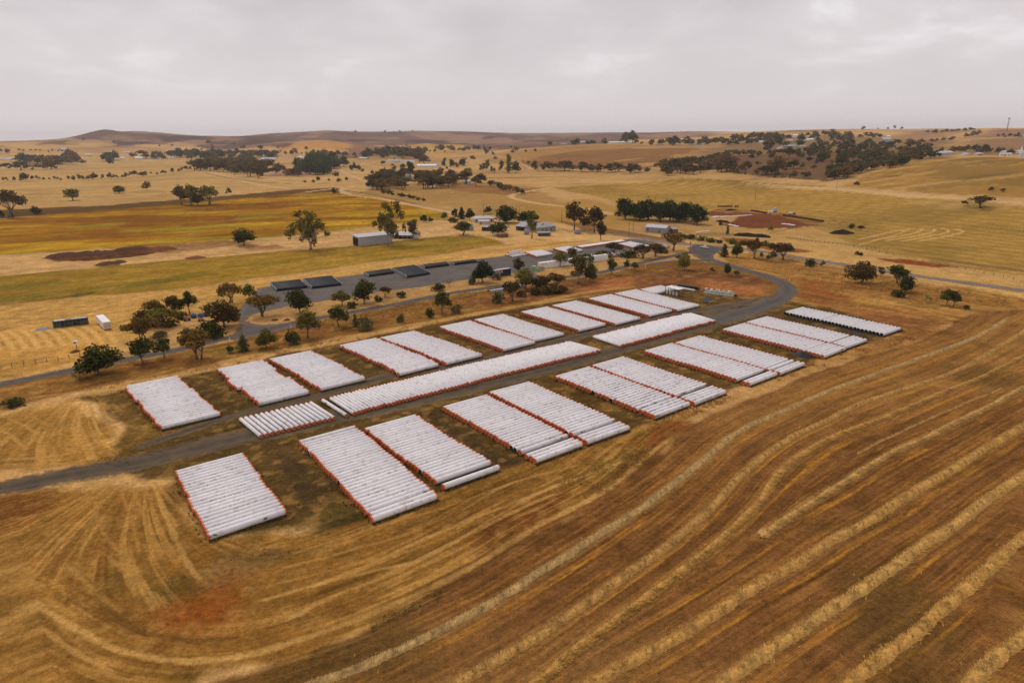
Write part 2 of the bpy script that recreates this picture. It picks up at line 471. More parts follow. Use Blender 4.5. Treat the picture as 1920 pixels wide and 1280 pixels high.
R([(970,306),(1000,296),(1080,284),(1180,278),(1300,277),(1320,281),(1250,297),(1210,318),(1040,318)], lin(136,95,58), 10, 22, .9)
R([(1280,322),(1330,300),(1420,290),(1560,285),(1640,296),(1600,320),(1550,340),(1440,333)], lin(118,90,64), 8, 10)
R([(1300,285),(1400,262),(1560,256),(1780,262),(1780,298),(1600,300),(1480,292),(1320,300)], lin(120,95,68), 20, 25, .8)
R([(1580,350),(1640,322),(1720,302),(1850,294),(2000,297),(2200,350),(2000,385),(1800,366)], lin(168,130,70), 5, 8)
R([(1720,332),(1760,306),(1880,302),(1960,312),(1900,345),(1800,350)], lin(138,110,60), 10, 30, .8)
R([(1800,290),(1830,262),(1920,258),(1990,262),(1990,285)], lin(130,98,78), 25, 20, .8)
R([(1660,262),(1700,246),(1830,243),(1780,256)], lin(160,124,90), 40, 20)
R([(1830,258),(1850,244),(2000,243),(2000,258)], lin(148,112,88), 40, 20)
# ---- middle distance
R([(-400,400),(0,385),(150,378),(330,362),(560,350),(640,352),(700,340),(640,326),(560,338),(400,322),(300,326),(0,338),(-400,352)], lin(196,160,104), 4, 6)
R([(560,350),(640,352),(740,340),(740,318),(660,318),(540,345)], lin(198,160,106), 6, 10)
R([(760,340),(980,326),(1340,318),(1560,345),(1560,352),(1280,335),(1040,332),(960,360),(860,352)], lin(192,154,98), 6, 14)
R([(-400,425),(0,410),(100,402),(330,386),(480,373),(640,361),(640,351),(560,355),(400,369),(200,385),(0,393),(-400,408)], lin(104,80,48), 3, 5)
YF = [(-400,445),(0,412),(100,402),(200,394),(330,384),(450,372),(560,363),(620,361),(700,369),(760,382),(830,400),(856,411),(780,415),(700,425),(640,432),(560,440),(400,452),(250,462),(100,472),(0,478),(-400,510)]
R(YF, lin(160,114,36), 2, 3)
R([(690,362),(780,380),(850,396),(930,402),(1100,420),(1060,432),(900,414),(830,398),(740,378)], lin(176,140,92), 2, 2)
R([(680,362),(700,348),(860,340),(900,342),(1000,350),(1060,380),(960,404),(820,386),(740,372)], lin(172,136,82), 3, 6)
R([(820,348),(960,346),(1010,362),(960,368),(900,362),(850,358)], lin(132,84,52), 4, 8, .7)
R([(940,404),(1000,386),(1100,372),(1140,384),(1250,405),(1150,432),(1020,420)], lin(174,136,72), 3, 4)
RF = [(1040,352),(1150,345),(1280,335),(1420,343),(1560,356),(1700,368),(1920,386),(2300,410),(2300,600),(1920,520),(1760,495),(1660,475),(1600,462),(1560,440),(1500,415),(1440,400),(1330,398),(1240,392),(1150,378)]
R(RF, lin(164,130,64), 3, 4)
R([(1400,343),(1560,352),(1700,364),(1920,380),(2300,405),(2300,412),(1920,388),(1700,371),(1560,358),(1400,348)], lin(200,166,118), 1.5, 1.5)
R([(1700,378),(1780,372),(1900,385),(1900,395),(1760,392)], lin(192,156,98), 4, 10, .8)
R([(1260,430),(1330,418),(1440,400),(1560,432),(1600,462),(1660,475),(1760,495),(1920,520),(2300,600),(2300,640),(1920,560),(1700,520),(1540,492),(1420,470),(1320,455),(1270,445)], lin(190,152,94), 3, 6)
R([(1392,405),(1420,398),(1470,402),(1545,412),(1540,420),(1480,428),(1410,428),(1360,422)], lin(124,74,50), 1.5, 6)
R([(1305,402),(1350,390),(1400,394),(1460,402),(1410,404),(1330,405)], lin(124,76,50), 1.5, 4)
R([(1350,446),(1400,447),(1470,462),(1540,472),(1500,475),(1440,470),(1370,455)], lin(140,84,52), 1.5, 4)
R([(1640,484),(1700,486),(1790,500),(1760,502),(1690,495)], lin(136,72,42), 1, 3)
R([(1700,470),(1800,488),(1920,505),(1920,515),(1760,493)], lin(120,90,58), 2, 4, .8)
R([(1560,352),(1600,346),(1700,335),(1660,330),(1640,330)], lin(180,140,80), 3, 6, .7)
R([(1660,332),(1690,327),(1692,331),(1668,334)], lin(118,60,36), 1.5, 3)
R([(1260,442),(1310,438),(1420,440),(1440,444),(1360,444)], lin(150,120,92), 1, 2, .7)
# farmyard
R([(640,470),(700,440),(780,418),(850,408),(930,404),(1040,418),(1160,432),(1270,445),(1310,456),(1200,452),(1080,456),(960,470),(945,458),(900,443),(830,443),(760,450),(690,458)], lin(206,166,110), 2, 4)
R([(1040,412),(1120,424),(1200,438),(1290,455),(1270,458),(1180,444),(1090,430)], lin(138,102,66), 1.5, 2)
R([(640,465),(700,462),(705,468),(640,474),(600,478)], lin(130,78,46), 1, 3, .8)
# straw strip under the yellow field
R([(-400,520),(0,480),(250,464),(400,454),(560,442),(700,427),(840,412),(850,440),(760,450),(650,462),(560,468),(450,478),(300,490),(150,505),(0,518),(-400,560)], lin(204,164,110), 2, 5)
R([(80,484),(110,476),(170,473),(240,466),(310,462),(325,468),(270,478),(200,486),(120,490)], lin(96,60,42), 1.2, 4)
R([(240,462),(300,460),(400,452),(460,450),(470,456),(380,468),(320,474),(260,472)], lin(128,84,56), 1.5, 5, .8)
R([(175,497),(200,493),(235,490),(225,500),(185,501)], lin(110,76,50), 1, 3)
R([(345,484),(370,479),(388,484),(365,489)], lin(112,68,48), 1, 2)
R([(455,462),(520,458),(540,464),(470,470)], lin(140,88,56), 1, 3, .8)
GS = [(-400,570),(0,518),(150,505),(300,490),(450,478),(560,468),(650,462),(760,450),(830,443),(900,443),(942,452),(945,458),(880,468),(800,480),(700,492),(600,507),(450,527),(300,545),(150,556),(0,569),(-400,620)]
R(GS, lin(146,116,44), 1.5, 2)
R([(200,540),(290,520),(400,503),(420,508),(330,530),(230,548)], lin(100,104,38), 2, 5, .6)
R([(120,556),(170,546),(180,549),(140,557)], lin(58,72,34), 1, 2, .9)
R([(935,460),(965,456),(975,460),(940,464)], lin(88,96,42), 1, 2, .7)
R([(-400,622),(0,570),(100,560),(130,556),(130,562),(0,574),(-400,632)], lin(110,70,42), 1, 1.5, .8)
# straw paddock on the left with the long straw by the depot
R([(-400,634),(0,573),(150,558),(300,547),(450,529),(600,509),(800,482),(945,460),(1000,452),(1100,452),(1040,466),(940,480),(800,494),(690,512),(500,538),(440,580),(250,640),(140,684),(0,716),(-400,800)], lin(192,152,88), 1.5, 3)
R([(-400,668),(0,620),(60,610),(110,600),(200,606),(215,650),(150,676),(100,690),(0,708),(-400,780)], lin(186,142,76), 1, 2, .9)
R([(860,472),(960,462),(1100,448),(1110,454),(1000,464),(940,476)], lin(150,112,66), 2, 4, .6)
# grass between the road and the pipes
R([(-400,830),(0,722),(140,696),(240,676),(430,638),(560,606),(740,574),(850,552),(950,540),(1050,524),(1130,514),(1200,498),(1300,486),(1370,502),(1440,518),(1480,540),(1470,560),(1300,560),(1200,545),(1000,568),(860,592),(700,622),(500,662),(300,706),(140,738),(0,770),(-400,900)], lin(130,94,50), 1.5, 3)
R([(860,560),(960,548),(1060,530),(1150,515),(1300,505),(1420,520),(1450,540),(1400,558),(1330,556),(1260,540),(1190,540),(1100,556),(1000,566),(900,576)], lin(122,82,52), 3, 6)
R([(1070,545),(1110,528),(1170,518),(1200,524),(1190,536),(1130,548),(1080,552)], lin(168,104,66), 1.5, 4, .8)
R([(1290,520),(1380,528),(1440,535),(1440,552),(1380,556),(1340,550)], lin(172,112,70), 2, 5, .7)
R([(1180,512),(1260,505),(1340,512),(1420,524),(1400,534),(1300,522),(1200,520)], lin(112,76,50), 2, 4, .6)
R([(480,610),(560,606),(640,612),(740,590),(730,608),(600,628),(500,640)], lin(120,74,44), 2, 5, .6)
R([(250,680),(330,668),(400,660),(390,676),(300,692),(240,700)], lin(114,72,42), 2, 4, .6)
R([(380,655),(450,648),(500,650),(470,664),(400,668)], lin(108,98,46), 1.5, 3, .6)
R([(1330,470),(1400,475),(1560,500),(1700,525),(1920,560),(2300,640),(2300,600),(1920,581),(1835,584),(1790,600),(1760,624),(1700,648),(1620,668),(1560,660),(1690,625),(1510,570),(1480,575),(1500,545),(1470,522),(1370,494)], lin(158,116,62), 2, 4)
R([(1500,520),(1560,530),(1640,540),(1720,545),(1700,560),(1600,560),(1540,572),(1500,560)], lin(136,78,46), 2, 5, .85)
R([(1560,590),(1640,585),(1740,598),(1780,606),(1740,630),(1690,640),(1690,620)], lin(132,84,54), 2, 5, .85)
R([(1560,574),(1640,570),(1760,590),(1700,600),(1600,588)], lin(158,106,64), 2, 5, .7)
R([(1610,650),(1700,638),(1740,640),(1650,664)], lin(176,124,80), 1.5, 3, .8)
R([(1390,470),(1480,480),(1600,502),(1700,522),(1700,530),(1560,514),(1420,490)], lin(126,92,52), 2, 4, .6)
R([(1560,540),(1680,548),(1780,570),(1900,578),(1860,584),(1740,585),(1620,566)], lin(186,146,80), 2, 4, .6)
# the pipe yard
R([(140,745),(300,712),(500,668),(700,628),(860,598),(1000,572),(1150,548),(1240,535),(1310,540),(1400,560),(1500,566),(1600,590),(1690,622),(1560,666),(1440,712),(1360,738),(1280,772),(1200,800),(1000,862),(840,925),(690,985),(380,1010),(320,900),(270,905),(180,880),(230,800)], lin(90,71,40), 1.5, 3)
R([(330,725),(400,700),(430,740),(470,765),(410,780),(360,740)], lin(84,66,42), 1, 4, .8)
R([(590,660),(640,655),(735,700),(690,715),(640,690)], lin(82,66,42), 1, 4, .8)
R([(780,625),(830,618),(930,655),(900,670),(840,645)], lin(90,70,42), 1, 4, .7)
R([(940,595),(980,590),(1080,622),(1060,635),(1000,612)], lin(84,64,42), 1, 4, .7)
R([(500,850),(560,840),(640,905),(660,930),(560,935),(510,890)], lin(72,56,38), 1, 5, .85)
R([(730,790),(800,775),(900,830),(980,870),(900,885),(820,830)], lin(70,56,40), 1, 4, .85)
R([(960,740),(1030,715),(1100,745),(1220,790),(1180,800),(1080,765)], lin(92,70,40), 1, 4, .8)
R([(1110,690),(1170,668),(1290,715),(1380,735),(1340,745),(1200,700)], lin(84,66,42), 1, 4, .8)
R([(1270,645),(1350,625),(1440,660),(1540,675),(1500,685),(1400,660)], lin(80,64,42), 1, 4, .8)
R([(1440,600),(1500,588),(1640,630),(1620,640),(1540,620)], lin(78,64,46), 1, 4, .9)
R([(1240,545),(1300,540),(1420,560),(1480,570),(1420,590),(1340,590),(1310,570)], lin(92,72,48), 1, 3, .9)
R([(1130,625),(1200,608),(1300,588),(1340,600),(1180,650)], lin(88,68,48), 1, 3, .8)
# the grass corner at the left
R([(-600,960),(0,780),(140,745),(230,800),(200,870),(0,880),(-600,1100)], lin(158,118,60), 2, 4)
R([(180,720),(230,740),(300,800),(280,840),(200,870),(230,800)], lin(120,92,46), 2, 5, .8)
R([(-900,1300),(0,930),(200,905),(330,905),(380,1010),(690,985),(840,925),(1000,862),(1200,800),(1290,780),(1290,800),(1235,858),(1180,912),(1100,962),(1000,1010),(900,1058),(800,1118),(700,1176),(560,1236),(390,1272),(300,1400),(-200,1900)], lin(138,100,48), 1.5, 4)
R([(280,1150),(340,1115),(420,1098),(465,1125),(440,1160),(370,1185),(310,1190)], lin(140,70,28), 4, 7, .75)
R([(0,930),(80,925),(130,945),(60,985),(0,1000),(-200,1010)], lin(112,66,36), 3, 6, .7)
R([(300,910),(340,900),(340,950),(310,985)], lin(74,62,42), 1.5, 3, .7)
R([(370,1080),(420,1045),(520,1030),(530,1045),(440,1080),(400,1090)], lin(124,100,72), 2, 4, .6)
R([(270,1110),(320,1085),(360,1100),(320,1130)], lin(84,80,40), 2, 4, .6)
R([(470,1050),(560,1025),(620,1010),(600,1030),(500,1060)], lin(86,84,42), 2, 4, .5)
R([(0,1120),(60,1140),(110,1180),(70,1185),(0,1150),(-100,1110)], lin(86,70,32), 2, 4, .8)
R([(880,1010),(960,960),(1050,925),(1070,935),(980,985),(900,1030)], lin(104,52,30), 1.5, 3, .8)
R([(1230,800),(1290,788),(1315,795),(1270,812),(1220,835)], lin(150,76,40), 1, 2.5, .85)
R([(1160,880),(1220,835),(1260,815),(1235,856),(1190,900)], lin(98,58,36), 1.5, 3, .7)
R([(1050,905),(1120,870),(1190,850),(1130,890)], lin(92,88,36), 1.5, 3, .6)
R([(560,1000),(620,975),(690,958),(690,966),(600,1000)], lin(58,48,34), .7, 1.5, .8)
R([(690,1170),(740,1150),(800,1118),(830,1100),(800,1125),(740,1162)], lin(72,74,32), 1, 2, .7)
R([(800,1118),(900,1058),(1000,1010),(1100,962),(1180,912),(1235,858),(1225,862),(1170,905),(1090,950),(980,1005),(880,1055)], lin(128,82,56), 1, 2, .6)
R([(1200,790),(1290,765),(1400,735),(1540,670),(1650,640),(1600,665),(1500,705),(1400,745),(1290,785)], lin(184,138,76), 1.2, 3, .8)
# the stubble field itself
REG_FIELD = len(REG)
REG.append((FIELD, lin(116,80,44), 0.8, 1.5, 1.0))
R([(1290,800),(1400,748),(1620,668),(1760,624),(1835,584),(2300,585),(2500,700),(1900,720),(1600,800),(1400,860),(1300,880)], lin(146,106,58), 12, 6, .75)
R([(1330,880),(1400,800),(1500,760),(1560,790),(1480,850),(1380,950)], lin(116,80,46), 6, 5, .6)

LINES = []      # (polyline px, width m, colour, strength, breakup)
def Ln(pts, w, col, s=0.8, br=0.5): LINES.append((smooth_line(_A(pts), 3.0), w, col, s, br))
HAY = lin(190,150,88); HAY2 = lin(172,130,70)
Ln([(140,738),(300,708),(400,684),(500,662),(700,624),(860,594),(1000,568),(1100,548),(1200,536)], 3.4, lin(188,148,86), .85, .4)
for L_, w_, s_ in [
 ([(-60,1060),(0,1096),(62,1129),(125,1167),(175,1196),(233,1221),(312,1237),(396,1237),(479,1225),(583,1192),(687,1154),(800,1104),(906,1050),(1000,990),(1075,952),(1150,909),(1225,845),(1281,805)], 1.5, .9),
 ([(520,1170),(600,1130),(700,1086),(812,1036),(906,987),(1000,942),(1050,922)], 1.1, .85),
 ([(560,1110),(700,1055),(794,1010),(906,965),(1019,920),(1112,886),(1180,860)], 1.0, .8),
 ([(479,1129),(625,1087),(791,1050)], .9, .7), ([(479,1104),(646,1062),(800,1021),(930,960)], .8, .7), ([(521,1067),(667,1029),(800,990)], .8, .7),
 ([(540,1040),(700,990),(850,945),(1000,890)], .8, .6), ([(860,960),(960,905),(1090,870)], .9, .6),
 ([(287,904),(317,979),(346,1046),(378,1088)], 1.1, .8), ([(270,908),(300,985),(330,1060)], .7, .6), ([(246,912),(275,979),(290,1040)], .8, .7), ([(225,915),(250,985),(262,1040)], .8, .6),
 ([(179,937),(187,987),(233,1046)], .8, .8), ([(195,925),(160,1000),(150,1060)], .8, .5), ([(200,912),(167,945),(62,992),(0,1008)], .8, .6), ([(210,905),(120,950),(0,980)], .8, .5),
 ([(0,1060),(60,1075),(115,1100),(120,1130)], .8, .6), ([(0,1150),(60,1165),(130,1215),(220,1265)], .9, .6), ([(0,1200),(60,1225),(90,1280)], .8, .5), ([(110,1170),(150,1210),(220,1245),(330,1262)], .8, .5),
 ([(0,1240),(50,1200),(70,1150)], .8, .4), ([(200,1040),(260,1100),(290,1150)], .9, .4), ([(130,1060),(180,1110),(230,1150)], 1.0, .4),
 ([(150,753),(147,793),(150,820)], .9, .7), ([(167,750),(173,777),(187,820)], .9, .7), ([(185,748),(200,790),(215,815)], .8, .6), ([(130,760),(115,800),(110,840)], .9, .5),
 ([(40,773),(83,793),(127,820)], .8, .7), ([(13,783),(50,800),(83,822)], .9, .7), ([(-20,800),(20,815),(50,845)], .9, .6), ([(80,762),(120,765),(150,755)], .9, .6), ([(0,862),(100,855),(190,835)], 1.4, .6),
 ([(0,870),(120,868),(220,850)], 1.0, .5), ([(60,745),(140,735),(200,728)], 1.3, .6),
]: Ln(L_, w_ * .8, HAY if w_ > .85 else HAY2, s_ * .85, .6)
# short raked rows of the straw paddock
for i in range(11):
    x0 = -40 + i * 24
    Ln([(x0 - 22, 622 - i * 1.2), (x0, 634 - i * 1.2), (x0 + 18, 660 - i * 1.6)], 1.7, lin(214,172,106), 1.0, .2)
for k in range(7):
    Ln([(-200, 606 + k * 5 - 8), (0, 580 + k * 5), (200, 563 + k * 5), (330, 552 + k * 5)], .7, lin(168,126,66), .5, .5)
# mown loops in the big field on the right
for q in ([(1717,453),(1779,442),(1804,435),(1798,430),(1785,429)], [(1687,453),(1747,442),(1778,435),(1771,429),(1760,427)], [(1656,452),(1725,441),(1752,433),(1749,429),(1736,427)], [(1630,451),(1698,441),(1729,431),(1722,428),(1700,427)], [(1606,450),(1671,435),(1711,429)]):
    Ln(q, 2.2, lin(210,170,106), 1.0, .1)
for k in range(4):
    Ln([(1660 + 18 * k, 374), (1672 + 18 * k, 379), (1690 + 18 * k, 383)], 1.6, lin(190,154,90), .5, .3)
Ln([(1600,462),(1680,440),(1700,430)], 1.6, lin(204,166,108), .8, .3)
for pts in ([(645,352),(640,358),(660,366),(720,374),(800,390),(880,404)], [(700,345),(660,330),(640,318),(690,326)], [(560,362),(640,352),(720,345)], [(1040,350),(960,366),(1000,380),(1100,392),(1160,404)], [(300,330),(380,322),(480,345),(560,356)]):
    Ln(pts, 7.0, lin(214,178,130), .95, .1)
for pts in ([(0,316),(150,312),(330,305)], [(640,300),(700,312),(780,318),(900,320)], [(880,404),(1000,424)], [(560,345),(480,334),(380,321)], [(700,288),(760,300),(860,318)], [(900,292),(960,300),(1000,318)], [(0,300),(200,303),(420,300)], [(1400,342),(1560,354),(1700,367),(1920,384)]):
    Ln(pts, 5.0, lin(212,178,130), .8, .25)
for pts in ([(0,341),(150,340),(260,334),(370,321)], [(640,356),(700,366),(790,384)], [(1000,321),(1210,327)], [(1290,334),(1420,343),(1560,350)], [(0,300),(150,313)], [(380,324),(490,342),(640,344)]):
    Ln(pts, 6.0, lin(104,82,54), .6, .4)
Ln([(1170,402),(1250,420),(1300,440),(1330,446)], 2.5, lin(150,112,72), .5, .3)
Ln([(1440,437),(1500,426),(1570,420),(1590,418)], 1.6, lin(120,100,72), .8, .2)
Ln([(1560,413),(1590,417),(1630,422)], 1.6, lin(96,84,66), .7, .2)
Ln([(1330,470),(1345,482),(1380,498),(1440,512),(1500,520)], 1.5, lin(196,154,94), .6, .3)
Ln([(1640,566),(1700,574),(1760,590),(1800,600)], 1.2, lin(200,160,92), .6, .4)
Ln([(1600,575),(1680,586),(1740,600)], 1.0, lin(196,156,90), .5, .4)
Ln([(1480,492),(1600,512),(1760,538),(1920,566)], 1.8, lin(196,158,98), .5, .4)
Ln([(1330,452),(1480,478),(1700,516),(1920,550)], 1.6, lin(196,158,98), .5, .4)

def ground_colour(X, Y, D):
    P = np.stack([X, Y], -1)
    n_big = fbm(X, Y, 60, 3, 21); n_med = fbm(X, Y, 9, 3, 33); n_sm = fbm(X, Y, 2.2, 3, 41)
    n_far = fbm(X, Y, 320, 4, 55)
    col = np.empty((len(X), 3)); col[:] = STRAW
    t = sstep(0.35, 0.7, n_far)[:, None]
    col = col * (1 - t * .5) + np.array(lin(160, 124, 82)) * t * .5
    edge = (n_med - .5) * 2; edge_b = (n_big - .5) * 2
    infield = np.zeros(len(X))
    for i, (poly, c, soft, en, amt) in enumerate(REG):
        mn = poly.min(0) - soft - 2 * en - 1; mx = poly.max(0) + soft + 2 * en + 1
        j = np.where((X > mn[0]) & (X < mx[0]) & (Y > mn[1]) & (Y < mx[1]))[0]
        if len(j) == 0: continue
        s = poly_sd(P[j], poly) + edge[j] * en * .8 + edge_b[j] * en * .9
        a = sstep(soft, -soft, s) * amt
        if amt < 1: a = a * np.clip(.55 + 1.1 * (n_med[j] - .25), 0, 1)
        col[j] = col[j] * (1 - a[:, None]) + np.array(c) * a[:, None]
        if i == REG_FIELD: infield[j] = a
        if i < REG_FIELD and i > 0 and False: pass
    # crop patchiness
    def patch(poly_px, c, scale, seed, lo, hi, amt, stretch=None):
        poly = _A(poly_px); mn = poly.min(0); mx = poly.max(0)
        j = np.where((X > mn[0]) & (X < mx[0]) & (Y > mn[1]) & (Y < mx[1]))[0]
        if len(j) == 0: return
        s = sstep(1.5, -1.5, poly_sd(P[j], poly))
        xx, yy = X[j], Y[j]
        if stretch:
            ca, sa = math.cos(stretch[0]), math.sin(stretch[0])
            xx, yy = (xx * ca + yy * sa) / stretch[1], -xx * sa + yy * ca
        a = s * sstep(lo, hi, fbm(xx, yy, scale, 4, seed)) * amt
        col[j] = col[j] * (1 - a[:, None]) + np.array(c) * a[:, None]
    patch(YF, lin(196, 156, 44), 16, 61, .5, .68, .8, (.35, 4))
    patch(YF, lin(128, 82, 34), 22, 67, .48, .66, .75, (.35, 5))
    patch(YF, lin(150, 142, 46), 20, 72, .6, .75, .6, (.35, 3))
    patch(GS, lin(108, 104, 42), 14, 75, .5, .7, .55, (.5, 4))
    patch(GS, lin(166, 130, 58), 9, 77, .52, .7, .5, (.5, 3))
    patch([(-400,400),(0,385),(330,362),(640,352),(700,340),(560,338),(300,326),(-400,352)], lin(168,132,78), 20, 81, .5, .72, .6, (.2, 5))
    patch([(970,306),(1080,280),(1320,276),(1210,318),(1040,318)], lin(196,156,100), 60, 83, .56, .66, .8, (.4, 3))
    patch([(1580,350),(1720,302),(1850,294),(2000,297),(2200,350),(2000,385)], lin(198,158,94), 22, 85, .5, .68, .7, (.2, 4))
    patch([(1580,350),(1720,302),(1850,294),(2000,297),(2200,350),(2000,385)], lin(122,98,58), 26, 88, .55, .7, .6, (.2, 3))
    patch([(760,340),(980,326),(1340,318),(1560,345),(1280,335),(1040,352),(960,360)], lin(140,108,68), 40, 91, .58, .7, .7, (.1, 5))
    # drill and mower stripes of the big field on the right
    poly = _A(RF); j = np.where((poly_sd(P, poly) < 0) & (D < 1500))[0]
    if len(j):
        dirv = at(1920, 492)[:2] - at(1500, 438)[:2]; dirv /= np.hypot(*dirv)
        v = -X[j] * dirv[1] + Y[j] * dirv[0] + 6 * (fbm(X[j], Y[j], 120, 2, 93) - .5)
        s = (.5 + .5 * np.sin(v * 2 * math.pi / 14.0)) ** 2.5
        a = (s * .8 * np.clip(.45 + n_med[j], 0, 1))[:, None]
        col[j] = col[j] * (1 - a) + np.array(lin(192, 154, 84)) * a
        a = (sstep(.55, .3, n_big[j]) * .35)[:, None]
        col[j] = col[j] * (1 - a) + np.array(lin(140, 116, 60)) * a
    near = sstep(700, 250, D)
    inf0 = sstep(1, -1, poly_sd(P, FIELD)) * (D < 900)
    grass = near * (1 - inf0)
    a = (sstep(.55, .75, fbm(X, Y, 7.0, 4, 103)) * .22 * grass)[:, None]
    col = col * (1 - a) + np.array(lin(92, 82, 38)) * a
    a = (sstep(.52, .72, fbm(X, Y, 2.4, 3, 107)) * .30 * grass)[:, None]
    col = col * (1 - a) + np.array(lin(180, 140, 80)) * a
    k = 1 + (n_med - .5) * .35 + (n_sm - .5) * .55 * near + (n_big - .5) * .35
    col = col * np.clip(k, .5, 1.5)[:, None]
    # mown streaks: grass and straw lie along the way the mower and rake went
    def family(lines, pts_px, seed, amt, unit=6.0, lu=.5, ll=10.0):
        poly = _A(pts_px); mn, mx = poly.min(0), poly.max(0)
        j = np.where((X > mn[0]) & (X < mx[0]) & (Y > mn[1]) & (Y < mx[1]))[0]
        if len(j) == 0: return
        m_ = sstep(4, -4, poly_sd(P[j], poly) + edge[j] * 4)
        Ls = []; al = None
        for l in lines:
            d, sg, a_ = segs_dist(P[j], l); Ls.append(d * sg)
            al = a_ if al is None else al
        Ls = np.array(Ls); up = Ls > 0
        uu = np.where(up[0], -np.abs(Ls[0]), unit * (len(lines) - 1) + np.abs(Ls[-1]))
        for k_ in range(len(lines) - 1):
            q = (~up[k_]) & up[k_ + 1]
            uu[q] = unit * (k_ - Ls[k_][q] / (np.abs(Ls[k_][q]) + np.abs(Ls[k_ + 1][q]) + 1e-6))
        s1 = fbm(uu / lu, al / ll, 1.0, 3, seed); s2 = fbm(uu / (lu * 4), al / (ll * 2.5), 1.0, 3, seed + 5)
        col[j] = col[j] * (1 + ((s1 - .5) * 1.0 + (s2 - .5) * .8) * amt * m_)[:, None]
        a = (sstep(.52, .66, s1) * sstep(.38, .58, s2) * .65 * amt * m_)[:, None]
        col[j] = col[j] * (1 - a) + np.array(lin(192, 150, 86)) * a
        a = (sstep(.46, .34, s1) * sstep(.55, .4, s2) * .5 * amt * m_)[:, None]
        col[j] = col[j] * (1 - a) + np.array(lin(84, 62, 32)) * a
    def polar(centre_px, pts_px, seed, amt, lu=.55, ll=14.0, R0=38.0):
        poly = _A(pts_px); mn, mx = poly.min(0), poly.max(0); c = at(*centre_px)[:2]
        j = np.where((X > mn[0]) & (X < mx[0]) & (Y > mn[1]) & (Y < mx[1]))[0]
        if len(j) == 0: return
        m_ = sstep(4, -4, poly_sd(P[j], poly) + edge[j] * 4)
        dx, dy = X[j] - c[0], Y[j] - c[1]; r_ = np.hypot(dx, dy); an = np.arctan2(dy, dx) * R0 + 2.5 * np.sin(r_ / 16)
        s1 = fbm(an / lu, r_ / ll, 1.0, 3, seed); s2 = fbm(an / (lu * 4), r_ / (ll * 2), 1.0, 3, seed + 5)
        col[j] = col[j] * (1 + ((s1 - .5) * 1.0 + (s2 - .5) * .8) * amt * m_)[:, None]
        a = (sstep(.52, .66, s1) * sstep(.38, .58, s2) * .7 * amt * m_)[:, None]
        col[j] = col[j] * (1 - a) + np.array(lin(196, 154, 90)) * a
    def par(p0, p1, pts_px, seed, amt, lu=.8, ll=16.0):
        d = at(*p1)[:2] - at(*p0)[:2]; d /= np.hypot(*d); poly = _A(pts_px); mn, mx = poly.min(0), poly.max(0)
        j = np.where((X > mn[0]) & (X < mx[0]) & (Y > mn[1]) & (Y < mx[1]))[0]
        if len(j) == 0: return
        m_ = sstep(3, -3, poly_sd(P[j], poly))
        al = X[j] * d[0] + Y[j] * d[1]; v = -X[j] * d[1] + Y[j] * d[0] + 5 * (fbm(X[j], Y[j], 60, 2, seed + 9) - .5)
        s1 = fbm(v / lu, al / ll, 1.0, 3, seed); s2 = fbm(v / (lu * 4), al / (ll * 2), 1.0, 3, seed + 5)
        col[j] = col[j] * (1 + ((s1 - .5) * .9 + (s2 - .5) * .8) * amt * m_)[:, None]
    SWEEP = smooth_line(_A([(-160,1010),(-60,1060),(0,1096),(62,1129),(125,1167),(175,1196),(233,1221),(312,1237),(396,1237),(479,1225),(583,1192),(687,1154),(800,1104),(906,1050),(1000,990),(1075,952),(1150,909),(1225,845),(1281,805),(1400,745)]), 4.0)
    polar((262,868), [(-40,925),(200,905),(300,903),(385,1010),(400,1095),(300,1140),(150,1125),(-40,1060)], 211, .6)
    family([SWEEP], [(-300,1010),(0,1040),(140,1110),(260,1150),(420,1170),(640,1080),(620,1030),(390,1020),(690,990),(840,928),(1000,866),(1200,803),(1290,786),(1240,856),(1000,1008),(700,1176),(560,1236),(390,1272),(300,1400),(-300,1500)], 223, .65)
    polar((170,712), [(-200,800),(0,765),(130,742),(215,752),(235,800),(200,868),(0,878),(-200,930)], 227, .6)
    par((0,700), (500,600), [(-300,790),(0,725),(430,640),(560,608),(850,553),(1130,516),(1200,500),(1300,490),(1440,520),(1470,560),(1200,545),(860,592),(500,662),(140,738),(-300,830)], 231, .75)
    par((0,600), (440,528), [(-400,634),(0,573),(300,547),(600,509),(945,460),(1100,452),(940,480),(690,512),(500,538),(440,580),(250,640),(140,684),(0,716),(-400,800)], 237, .6)
    par((1500,500), (1900,566), [(1300,455),(1480,478),(1700,515),(1920,548),(2200,600),(2200,582),(1835,584),(1760,624),(1560,660),(1690,620),(1480,575),(1480,530),(1370,494)], 241, .75)
    par((300,900), (1300,600), [(140,745),(500,668),(860,598),(1150,548),(1310,540),(1500,566),(1690,622),(1440,712),(1200,800),(840,925),(690,985),(380,1010),(320,900),(180,880)], 243, .6, 1.0, 8.0)
    par((0,540), (600,470), [(-300,600),(0,480),(560,440),(840,412),(945,458),(600,507),(0,570)], 247, .5, 1.0, 20.0)
    par((0,440), (600,385), YF, 251, .55, 1.6, 26.0)
    # straw-coloured lines: wheel tracks, raked rows
    for (ln, w, c, st, br) in LINES:
        mn = ln.min(0) - w * 3; mx = ln.max(0) + w * 3
        j = np.where((X > mn[0]) & (X < mx[0]) & (Y > mn[1]) & (Y < mx[1]))[0]
        if len(j) == 0: continue
        d, sd, al = segs_dist(P[j], ln)
        d = d + (n_sm[j] - .5) * w * .7
        L = al.max() + 1e-6
        a = sstep(w * .8, w * .2, d) * min(1, st * 1.25) * np.clip(1 - br + br * 2.4 * (n_med[j] - .2), 0, 1)
        a = a * sstep(0, .05 * L, al) * sstep(L, .95 * L, al)
        col[j] = col[j] * (1 - a[:, None]) + np.array(c) * a[:, None]
